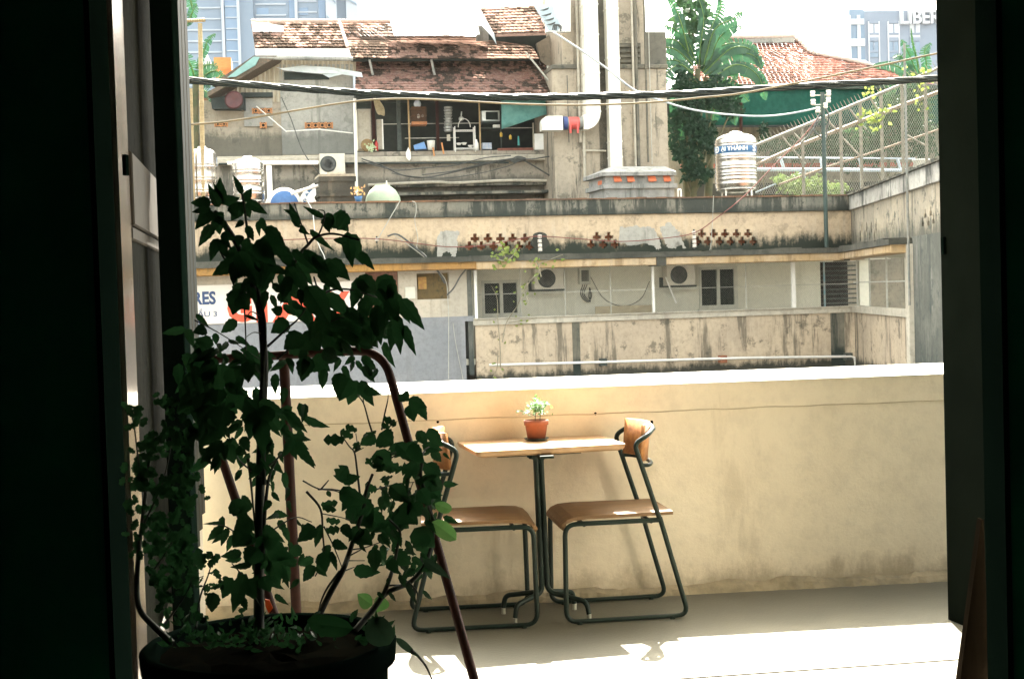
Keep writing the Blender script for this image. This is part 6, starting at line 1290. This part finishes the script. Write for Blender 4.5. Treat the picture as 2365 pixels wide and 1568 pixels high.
def ytp(x):
    for (xa, ya), (xb, yb) in zip(top_, top_[1:]):
        if xa <= x <= xb: return ya + (yb - ya) * (x - xa) / (xb - xa)
    return top_[-1][1]
def ybt(x):
    for (xa, ya), (xb, yb) in zip(bot_, bot_[1:]):
        if xa <= x <= xb: return ya + (yb - ya) * (x - xa) / (xb - xa)
    return bot_[-1][1]
for x in (1854, 1942, 1988, 2036, 2084, 2138): p = G.at(x, ytp(x)); q = G.at(x + 3, ybt(x) + 6); mb.slab(G, (p - G.O).dot(G.t) - .035, (p - G.O).dot(G.t) + .035, q.z - .5, p.z, -.0, -.07)
for a, b in (((1828, 302), (1854, 331)), ((1905, 270), (1930, 300)), ((1944, 317), (1987, 362)), ((2010, 228), (2034, 262)), ((2086, 308), (2136, 336)), ((1805, 315), (1860, 380)), ((1960, 250), (2000, 300))): mb.tube([G.at(*a, -.02), G.at(*b, -.02)], .03, 5)
mb.build('post', m_fpost, gf)
mb = MB(); x = 1744
while x < 2180:
    y = ytp(x); mb.tube([G.at(x, y), G.at(x - 9, y - 17)], [.016, .006], 4); x += 8.2
sp_ = mb.build('spike', m_fpost, gf); sp_['kind'] = 'stuff'
mb = MB()
for sg in (1, -1):
    k = 1741 - 330
    while k < 2185 + 330:
        pts = []
        for j in range(0, 61):
            s = j / 60; x = k + sg * s * 170; y = 140 + s * 320
            if 1741 <= x <= 2185 and ytp(x) < y < ybt(x) + 6: pts.append((x, y))
        if len(pts) > 1: mb.tube([G.at(*pts[0], .03), G.at(*pts[-1], .03)], .0055, 3, False)
        k += 5.4
mb.build('chain_link', M('fence_wire', (.32, .31, .26), (.24, .23, .19), 9, .6), gf)
# ================================================================== vegetation beyond
m_ban = M('banana_leaf', (.012, .052, .024), (.022, .075, .028), 4, .4, spec=.4, trans=.18)
m_ban2 = M('young_banana_leaf', (.08, .16, .035), (.12, .2, .04), 4, .5, trans=.3)
m_bst = M('banana_stem', (.06, .07, .03), (.1, .085, .04), 5, .8)
def blade(mb, pl, pts, w, o, tear=.16, bend=.1):
    c = bez([pl.at(x, y, o + random.uniform(-bend, bend)) for x, y in pts], 6); n = len(c); s = 1 / n
    for sg in (1, -1):
        k = 0
        while k < n - 1:
            st_ = random.choice((1, 1, 2)); k2 = min(n - 1, k + st_)
            def wd(i): u = i / (n - 1); return w * (math.sin(math.pi * min(1, u * .92 + .06)) ** .55)
            for i in range(k, k2):
                d = (c[i + 1] - c[i]).normalized(); nm = V((0, -1, .25)); sd = d.cross(nm).normalized() * sg; droop = V((0, 0, -1)) * .25
                w0, w1 = wd(i), wd(i + 1); j0 = random.uniform(.93, 1.06); e = (.012 if i == k2 - 1 and random.random() < .5 else 0); e = .05 if i == k2 - 1 and random.random() < .12 else e
                a = c[i]; b = c[i + 1]; mb.add([a, b - d * e * .2, b + (sd * .85 + droop) * w1 * j0 - d * e, a + (sd * .85 + droop) * w0 * j0 + d * (.012 if i == k else 0)], [(0, 1, 2, 3)])
            k = k2
    return c
def banana(label, pl, leaves, stemsp, o, n_extra=0):
    t = thing('banana_tree', label, 'banana tree', pl.at(*stemsp[0][0], o), 'banana trees beyond the terrace'); lm, rm, sm = MB(), MB(), MB()
    for pts, w in leaves:
        c = blade(lm, pl, pts, w * .88, o + random.uniform(-.4, .4)); rm.tube(c, [.03 * (1 - .8 * i / len(c)) for i in range(len(c))], 4)
    for st_ in stemsp: c = bez([pl.at(x, y, o) for x, y in st_], 5); sm.tube(c, [.14 - .06 * i / len(c) for i in range(len(c))], 8)
    sm.build('trunk', m_bst, t); rm.build('midrib', m_ban2, t); lm.build('crown', m_ban, t); return t
K_ = Ym(42.5, .24)
banana('tall banana tree with drooping torn leaves between the tower and the red roof', K_, [
    ([(1635, 175), (1680, 130), (1730, 125), (1765, 150)], .33), ([(1640, 180), (1690, 155), (1740, 165), (1772, 195)], .3), ([(1620, 165), (1660, 110), (1715, 100), (1752, 118)], .32), ([(1630, 190), (1670, 185), (1710, 215), (1730, 235)], .3),
    ([(1600, 150), (1560, 115), (1515, 110), (1470, 120)], .27), ([(1600, 140), (1570, 100), (1540, 90), (1515, 100)], .25), ([(1610, 150), (1590, 100), (1560, 70), (1535, 60)], .22), ([(1615, 150), (1620, 90), (1625, 40), (1610, -15)], .24), ([(1640, 185), (1700, 150), (1750, 175), (1768, 232)], .3), ([(1625, 170), (1690, 112), (1738, 118), (1760, 160)], .26), ([(1600, 165), (1560, 140), (1522, 150), (1500, 190)], .22), ([(1620, 200), (1665, 205), (1690, 245), (1698, 290)], .26), ([(1625, 150), (1650, 70), (1690, 45), (1715, 28)], .3), ([(1640, 140), (1660, 90), (1695, 60), (1716, 68)], .26),
    ([(1600, 170), (1570, 150), (1540, 170), (1530, 200)], .25), ([(1620, 190), (1640, 220), (1650, 250), (1645, 285)], .33), ([(1600, 190), (1590, 230), (1580, 280), (1570, 330)], .33), ([(1640, 200), (1670, 220), (1690, 250), (1690, 280)], .28), ([(1590, 120), (1575, 60), (1560, 20), (1540, -10)], .2), ([(1640, 110), (1645, 60), (1665, 20), (1660, -15)], .22),
    ([(1610, 180), (1575, 190), (1560, 230), (1555, 270)], .28), ([(1640, 170), (1670, 150), (1690, 160), (1700, 185)], .25)], [[(1600, 460), (1600, 330), (1612, 160)], [(1590, 460), (1580, 330), (1596, 170)], [(1635, 460), (1640, 330), (1630, 180)]], 0)
banana('banana tree at the far right behind the end of the red roof', Ym(45, .24), [([(2120, 195), (2090, 165), (2060, 150), (2015, 152)], .28), ([(2125, 190), (2110, 150), (2095, 115), (2082, 92)], .26), ([(2130, 190), (2140, 150), (2135, 120), (2150, 100)], .25), ([(2125, 180), (2100, 150), (2080, 130), (2062, 135)], .22), ([(2128, 190), (2118, 140), (2108, 100), (2104, 65)], .07), ([(2120, 200), (2095, 190), (2070, 195), (2050, 215)], .25)], [[(2130, 460), (2128, 300), (2126, 190)]], 0)
banana('banana tree behind the bamboo poles at the far left', B, [([(455, 190), (480, 170), (500, 165), (520, 180)], .2), ([(452, 185), (470, 155), (490, 150), (503, 158)], .22), ([(450, 180), (440, 150), (425, 130), (410, 130)], .28), ([(455, 160), (470, 120), (480, 95), (497, 78)], .17), ([(445, 200), (460, 205), (480, 215), (490, 235)], .2), ([(445, 20), (440, 0), (435, -20), (430, -40)], .25), ([(440, 205), (430, 215), (425, 230), (420, 250)], .25), ([(430, 60), (440, 40), (448, 20), (455, 10)], .2), ([(450, 188), (475, 195), (500, 190), (518, 196)], .14)], [[(450, 460), (450, 300), (452, 185)]], .4)
# bushes: many small leaf faces through the volume, with their own stems
def bush(label, pl, blobs, o, mt, size=.13, n=500, name='bush', dep=.5, grp='shrubs beyond the terrace'):
    x0, y0 = blobs[0][0], blobs[0][1]; t = thing(name, label, 'shrub', pl.at(x0, 455, o), grp); lm, sm = MB(), MB(); tot = sum(b[2] * b[3] for b in blobs)
    for (x, y, rx, ry) in blobs:
        sm.tube(bez([pl.at(x0, 460, o), pl.at((x + x0) / 2, (y + 460) / 2, o), pl.at(x, y, o)], 4), .03, 5)
        for k in range(int(n * rx * ry / tot)):
            a = random.uniform(0, 6.28); q = random.random() ** .6 * (1 + .25 * math.sin(a * 5 + x)); p = pl.at(x + rx * q * math.cos(a), y + ry * q * math.sin(a), o + random.uniform(-dep, dep)); d = V((random.uniform(-1, 1), random.uniform(-.6, .6), random.uniform(-1, .5))).normalized() * size * random.uniform(.6, 1.3)
            leaf(lm, p, p + d, size * .6, n=3)
    sm.build('trunk', m_bst, t); lm.build('crown', mt, t); return t
m_dk = M('dark_shrub_leaf', (.007, .024, .012), (.012, .035, .015), 4, .6, trans=.1, spec=.2); m_md = M('mid_shrub_leaf', (.02, .05, .022), (.035, .07, .028), 4, .6, trans=.15, spec=.2); m_lt = M('pale_shrub_leaf', (.07, .11, .035), (.1, .13, .045), 4, .7, trans=.2, spec=.2)
bush('dark dense climber hanging below the tall banana tree', Ym(41.6, .24), [(1600, 365, 26, 40), (1585, 250, 26, 50), (1612, 300, 34, 34), (1575, 195, 22, 34), (1640, 320, 18, 30), (1655, 215, 50, 40), (1556, 290, 12, 40), (1690, 250, 22, 22), (1610, 400, 34, 22), (1568, 345, 14, 26)], 0, m_dk, .15, 3400, 'climber')
bush('loose green foliage of the tall banana clump against the sky', Ym(43.2, .24), [(1600, 60, 40, 50), (1590, 0, 34, 30), (1635, 120, 30, 30), (1620, 20, 30, 30), (1570, 120, 20, 24)], 0, m_md, .34, 190, 'vine')
bush('grey-green hedge behind the right part of the chain-link fence', Ym(44.3, .24), [(2050, 300, 50, 60), (2110, 260, 50, 60), (2000, 330, 50, 50), (2130, 330, 30, 50), (2060, 240, 40, 35)], 0, m_md, .16, 2300)
bush('pale yellow-green bush low behind the chain-link fence', Ym(42.2, .24), [(1830, 425, 34, 24), (1880, 430, 40, 24), (1930, 435, 30, 18), (1800, 415, 14, 14)], 0, m_lt, .12, 900)
bush('dark hedge above the low wall right of the lettered tank', Ym(45.3, .24), [(1830, 345, 60, 26), (1900, 335, 60, 34), (1770, 330, 24, 20), (1960, 350, 50, 40)], 0, m_md, .15, 1500)
bush('small dark conifer right of the lettered tank lid', Ym(45.1, .24), [(1764, 300, 9, 20)], 0, m_dk, .1, 160, 'conifer')
weed('yellow-green creeper hanging on the rails of the chain-link fence', [[(1990, 290), (2010, 275), (2040, 262), (2070, 250)], [(2020, 270), (2000, 262), (1985, 255)], [(2060, 205), (2075, 230), (2090, 245)]], 16, .22, .16, 0, group='creepers on the chain-link fence') if False else None
def weedP(label, pl, stems_, n, spread, size, name='creeper'):
    t = thing(name, label, 'creeper', pl.at(*stems_[0][0]), 'creepers on the chain-link fence'); s_, l_ = MB(), MB()
    for st_ in stems_:
        c = bez([pl.at(x, y, random.uniform(-.05, .1)) for x, y in st_], 6); s_.tube(c, .012, 5)
        for k in range(n): p = random.choice(c) + V((random.gauss(0, spread), 0, random.gauss(0, spread))); d = V((random.uniform(-1, 1), random.uniform(-.5, .5), random.uniform(-.7, .7))).normalized() * size * random.uniform(.5, 1.2); leaf(l_, p, p + d, size * .6, n=3)
    s_.build('stem', m_bst, t); l_.build('foliage', m_weed, t)
weedP('yellow-green creeper on the brown rail of the chain-link fence', G, [[(1985, 285), (2010, 275), (2035, 268), (2070, 255)], [(2005, 262), (2020, 272), (2030, 290)]], 22, .14, .17)
weedP('small yellow creeper high on the chain-link fence near the right edge', G, [[(2005, 208), (2012, 214)], [(2120, 200), (2130, 215), (2125, 245)], [(2100, 165), (2125, 172), (2140, 168)]], 12, .12, .16)
# left: bamboo poles, orange hut, brick pier
m_bam = M('yellow_bamboo', (.34, .26, .13), (.27, .2, .095), 6, .6, sc=(1, 1, 4))
def bamboo(p, q, r, label):
    m_ = MB(); n = 9
    for i in range(n): a, b = p.lerp(q, i / n), p.lerp(q, (i + 1) / n); m_.tube([a, a.lerp(b, .06), a.lerp(b, .94), b], [r * 1.12, r, r, r * 1.12], 8)
    one(m_, 'bamboo_pole', m_bam, label, 'pole', 'bamboo poles at the far left')
bamboo(T.at(470, 470, .6), T.at(462, 55, .6), .055, 'thick upright bamboo pole carrying a cross piece at the far left'); bamboo(T.at(448, 470, .65), T.at(441, 205, .65), .035, 'thin upright bamboo pole left of the thick one'); bamboo(T.at(425, 49, .6), T.at(474, 47, .6), .045, 'short level bamboo cross piece on the thick pole')
mb = MB(); mb.pbox(B, 494, 133, 534, 168, -.8, -2.2); one(mb, 'wooden_hut', M('orange_boards', (.42, .22, .07), (.34, .17, .05), 7, .7, sc=(1, 1, 6)), 'small orange-brown board hut behind the left gable roof', 'hut')
mb = MB(); mb.prism([B.at(497, 163, -.6), B.at(534, 158, -.6), B.at(535, 170, -.6), B.at(500, 178, -.6)], (0, .1, 0)); one(recalc and mb, 'orange_tarp', M('orange_tarp', (.75, .16, .03), (.65, .13, .03), 6, .5), 'bright orange tarp edge below the board hut', 'tarpaulin')
mb = MB(); mb.prism([B.at(473, 115, -.3), B.at(495, 165, -.3), B.at(493, 180, -.3), B.at(472, 182, -.3)], (0, .05, 0)); one(mb, 'hanging_sheet', m_white, 'white sheet hanging by the thick bamboo pole', 'cloth')
mb = MB(); mb.pbox(B, 440, 214, 482, 262, -.1, -.3); one(mb, 'brick_pier', M('red_brick', (.3, .13, .08), (.22, .1, .07), 18, .9), 'patch of bare red brick wall behind the bamboo poles', 'wall')
# ================================================================== far buildings
def tower_block(name, label, pl, x0, x1, y0, mats, nx, zstep, part):
    t = thing(name, label, 'building', pl.w((pl.sz(x0, 100)[0] + pl.sz(x1, 100)[0]) / 2, -9)); return t
H1 = Ym(260, .12); m_h1 = M('blue_grey_facade', (.2, .26, .33), (.17, .225, .29), .02, .6, world=True); m_h1g = M('tower_blue_glass', (.12, .2, .31), (.15, .24, .35), .05, .25, world=True); m_h1l = M('tower_pale_trim', (.4, .44, .49), (.36, .4, .45), .1, .6, world=True)  # blue of the distant haze put into these tower colours
t = thing('office_tower', 'hazy pale blue office tower rising behind the tiled house at the left', 'building', H1.w(H1.sz(600, 100)[0], -9))
s1 = lambda x, y=40: H1.sz(x, y)[0]
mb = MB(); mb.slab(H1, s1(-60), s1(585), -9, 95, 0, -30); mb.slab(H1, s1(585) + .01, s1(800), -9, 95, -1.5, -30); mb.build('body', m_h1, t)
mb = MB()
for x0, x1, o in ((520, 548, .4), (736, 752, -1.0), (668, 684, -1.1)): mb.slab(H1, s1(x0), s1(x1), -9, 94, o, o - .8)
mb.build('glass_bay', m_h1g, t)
mb = MB()
for x in (515, 551, 684): mb.slab(H1, s1(x) - .25, s1(x) + .25, -9, 94.5, .9 if x < 600 else -.5, -.6 if x < 600 else -1.6)
z = 20
while z < 94:
    mb.slab(H1, s1(-60), s1(510), z, z + .28, .25, -.1); mb.slab(H1, s1(590), s1(660), z + .9, z + 1.15, -1.25, -1.6); mb.slab(H1, s1(688), s1(732), z + 1.4, z + 1.65, -1.25, -1.6); mb.slab(H1, s1(522), s1(548), z + .2, z + .4, .6, .3); z += 1.95
mb.build('floor_line', m_h1l, t)
mb = MB(); mb.slab(H1, s1(800) + .01, s1(827), -9, 96, 0, -28); mb.slab(H1, s1(753), s1(778), -9, 95, 1.2, -1.4); mb.build('pale_wing', m_h1l, t)
z = 41
while z < 70:
    for x0, x1 in ((755, 776), (782, 824)):
        a0, a1 = s1(x0), s1(x1); o = 1.25 if x0 < 760 else .05; recalc(MB().prism([H1.w(a0, z + 2.2, o), H1.w(a0, z + 1.9, o), H1.w(a1, z, o), H1.w(a1, z + .3, o)], H1.n * .3).build('slanted_fin', m_h1, t))
    z += 4.2
mb = MB(); z = 21
while z < 90:
    for x0, x1 in ((690, 712), (716, 732), (592, 620), (630, 655)): 
        if random.random() < .6: mb.slab(H1, s1(x0), s1(x1), z, z + 1.3, -1.35, -1.6)
    z += 3.9
mb.build('window', m_h1g, t)
H2 = Ym(300, .1); s2 = lambda x, y=100: H2.sz(x, y)[0]
m_h2 = M('grey_blue_concrete', (.19, .235, .3), (.16, .2, .26), .03, .6, world=True); m_h2w = M('hotel_white', (.5, .52, .54), (.45, .47, .5), .1, .6, world=True); m_h2g = M('hotel_glass', (.11, .18, .26), (.15, .22, .3), .1, .3, world=True)  # hotel colours carry the blue of distance haze
t = thing('hotel_tower', 'hazy grey-blue tower with big rooftop letters at the upper right', 'building', H2.w(s2(2060), -9)); zt_h = H2.sz(2060, 25)[1]
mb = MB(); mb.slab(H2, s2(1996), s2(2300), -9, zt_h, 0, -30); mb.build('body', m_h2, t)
mb = MB(); mb.slab(H2, s2(1961), s2(1996) - .01, -9, H2.sz(1978, 23)[1], .4, -25); mb.build('side_glass', m_h2g, t)
mb = MB()
for y0, y1, x0, x1 in ((44, 57, 1963, 1996), (90, 107, 1965, 1998), (139, 150, 1967, 2000)): a0, a1, z0, z1 = H2.rect(x0, y0, x1, y1, .9); mb.slab(H2, a0, a1, z0, z1, .9, .1)
for x in (1962, 1980, 1984): mb.slab(H2, s2(x) - .15, s2(x) + .15, -9, zt_h - 1, .7, .4)
for x in (2006, 2030, 2051, 2076): mb.slab(H2, s2(x) - .12, s2(x) + .12, -9, H2.sz(2060, 50)[1], .35, 0)
mb.build('white_band', m_h2w, t)
for x0, x1 in ((2008, 2029), (2053, 2075), (2102, 2125)):
    for y0 in (56, 97):
        if True:
            mb = MB(); a0, a1, z0, z1 = H2.rect(x0, y0, x1, y0 + 36, .2); mb.slab(H2, a0, a1, z0, z1, .2, .01); w_ = mb.build('window', m_h2g if y0 == 97 else m_h2w, t); mb = MB(); m2 = (a0 + a1) / 2
            mb.slab(H2, a0, a1, z0 + (z1 - z0) * .3, z0 + (z1 - z0) * .42, .35, .2); mb.slab(H2, m2 - .12, m2 + .12, z0 + (z1 - z0) * .42, z1, .35, .2); mb.slab(H2, a0, a1, z1 + .1, z1 + .9, .3, .01); mb.build('mullion', m_h2, w_)
mb = MB(); a0, a1, z0, z1 = H2.rect(2079, 25, 2164, 56, .6); textmesh(mb, 'LIBERTY', (a1 - a0) * 1.62, z1 - z0, lambda x, z, d: H2.w(a0 + x, z0 + z, .6 + d * 30), .02, .02); mb.build('lettering', m_h2w, t)
# ================================================================== overhead cables near the balcony
Q = Ym(11.5, .05)
m_cab = M('black_cable', (.004, .007, .006), (.008, .012, .01), 9, .25, spec=.2)
cp = [(-400, 60), (0, 124), (250, 162), (437, 186), (560, 195), (700, 206), (850, 216), (1000, 222), (1250, 225), (1450, 221), (1600, 216), (1750, 206), (1900, 197), (2050, 189), (2160, 182), (2300, 175)]
core = bez([Q.at(x, y) for x, y in cp], 14)
t = thing('cable_bundle', 'thick twisted bundle of black overhead cables crossing the whole view', 'cable', core[0])
dist = 0; acc = [0]
for i in range(1, len(core)): acc.append(acc[-1] + (core[i] - core[i - 1]).length)
for k in range(4):
    pts = []
    for i, p in enumerate(core):
        thick = .0145; a = acc[i] / .95 * 2 * math.pi + k * math.pi / 2; pts.append(p + V((0, math.cos(a) * thick, math.sin(a) * thick)))
    MB().tube(pts, .0145, 8).build('strand', m_cab, t)
m_brc = M('brown_cable', (.1, .075, .035), (.07, .053, .025), 9, .7)
wire('brown_cable', 'thin brown cable dipping below the black bundle and rising at the right', [at(x, y, 11.2) for x, y in ((-300, 330), (100, 305), (440, 288), (560, 276), (680, 256), (780, 240), (860, 231), (960, 229), (1100, 236), (1200, 241), (1350, 243), (1500, 237), (1620, 226), (1700, 218), (1800, 200), (1900, 180), (2020, 155), (2140, 129), (2250, 108))], .0085, m_brc, 8)
wire('grey_wire', 'grey wire slanting behind the black bundle, turning white towards the utility pole', [Ym(34, .2).at(x, y) for x, y in ((1278, 75), (1340, 115), (1400, 158), (1465, 208), (1530, 234), (1600, 254), (1680, 265), (1760, 269), (1830, 262), (1892, 249))], .024, M('grey_white_wire', (.3, .34, .36), (.55, .56, .54), 2, .6), 8)
# ================================================================== ground, sky, light, camera
mb = MB(); mb.prism([V((x, y, -9)) for x, y in ((-900, -900), (900, -900), (900, 1500), (-900, 1500))], (0, 0, -.2)); struct(mb, 'street', M('asphalt', (.05, .05, .05), (.06, .06, .058), 1, .9, world=True))
w = bpy.data.worlds.new('World'); scn.world = w; w.use_nodes = True; nt = w.node_tree; bg = nt.nodes['Background']
sky = nt.nodes.new('ShaderNodeTexSky'); sky.sky_type = 'NISHITA'; sky.sun_disc = False
EL, AZ = math.radians(SUN_EL), math.radians(SUN_AZ)   # AZ: to the right of straight ahead (+Y)
sky.sun_elevation = EL; sky.sun_rotation = AZ; sky.dust_density = 5.; sky.air_density = 1.; sky.ozone_density = .6; sky.altitude = 0
hsv = nt.nodes.new('ShaderNodeHueSaturation'); hsv.inputs['Saturation'].default_value = .35; nt.links.new(sky.outputs[0], hsv.inputs['Color'])
tnt = nt.nodes.new('ShaderNodeMix'); tnt.data_type = 'RGBA'; tnt.blend_type = 'MULTIPLY'; tnt.inputs[0].default_value = 1; tnt.inputs[7].default_value = (1, .985, .87, 1); nt.links.new(hsv.outputs[0], tnt.inputs[6]); nt.links.new(tnt.outputs[2], bg.inputs[0]); bg.inputs[1].default_value = SKY
ld = bpy.data.lights.new('sun', 'SUN'); ld.energy = SUN; ld.angle = math.radians(.5); ld.color = (1, .93, .82); lo = bpy.data.objects.new('sun', ld); COL.objects.link(lo)
sd = V((math.sin(AZ) * math.cos(EL), math.cos(AZ) * math.cos(EL), math.sin(EL))); lo.rotation_euler = sd.to_track_quat('Z', 'Y').to_euler(); lo.location = (0, 0, 30)
cd = bpy.data.cameras.new('camera'); cd.sensor_width = 36; cd.lens = 36 * F / 2365; cd.clip_start = .05; cd.clip_end = 4000
if HAZE:
    hm = bpy.data.materials.new('haze_air'); hm.use_nodes = True; hn = hm.node_tree; hn.nodes.remove(hn.nodes['Principled BSDF']); pv = hn.nodes.new('ShaderNodeVolumePrincipled'); pv.inputs['Color'].default_value = (.95, .97, 1, 1); pv.inputs['Density'].default_value = HAZE; pv.inputs['Anisotropy'].default_value = .3
    hn.links.new(pv.outputs[0], hn.nodes['Material Output'].inputs['Volume']); mb = MB(); mb.box((0, 300, 49), (1900, 2460, 120)); hz_ = tag(mb.build('haze', hm, None, (0, 300, 49)), kind='stuff'); hz_.display_type = 'WIRE'
co = bpy.data.objects.new('camera', cd); COL.objects.link(co)
mt = Matrix((RT, UP, -FW)).transposed().to_4x4(); mt.translation = CAM; co.matrix_world = mt; scn.camera = co
scn.view_settings.view_transform = 'Standard'; scn.view_settings.look = 'None'; scn.view_settings.exposure = EXPO; scn.view_settings.gamma = 1
scn.render.resolution_x, scn.render.resolution_y = 1024, 678
scn.cycles.max_bounces = 8; scn.cycles.diffuse_bounces = 5; scn.cycles.transparent_max_bounces = 8
for o in bpy.data.objects:
    if '_o' in o: del o['_o']
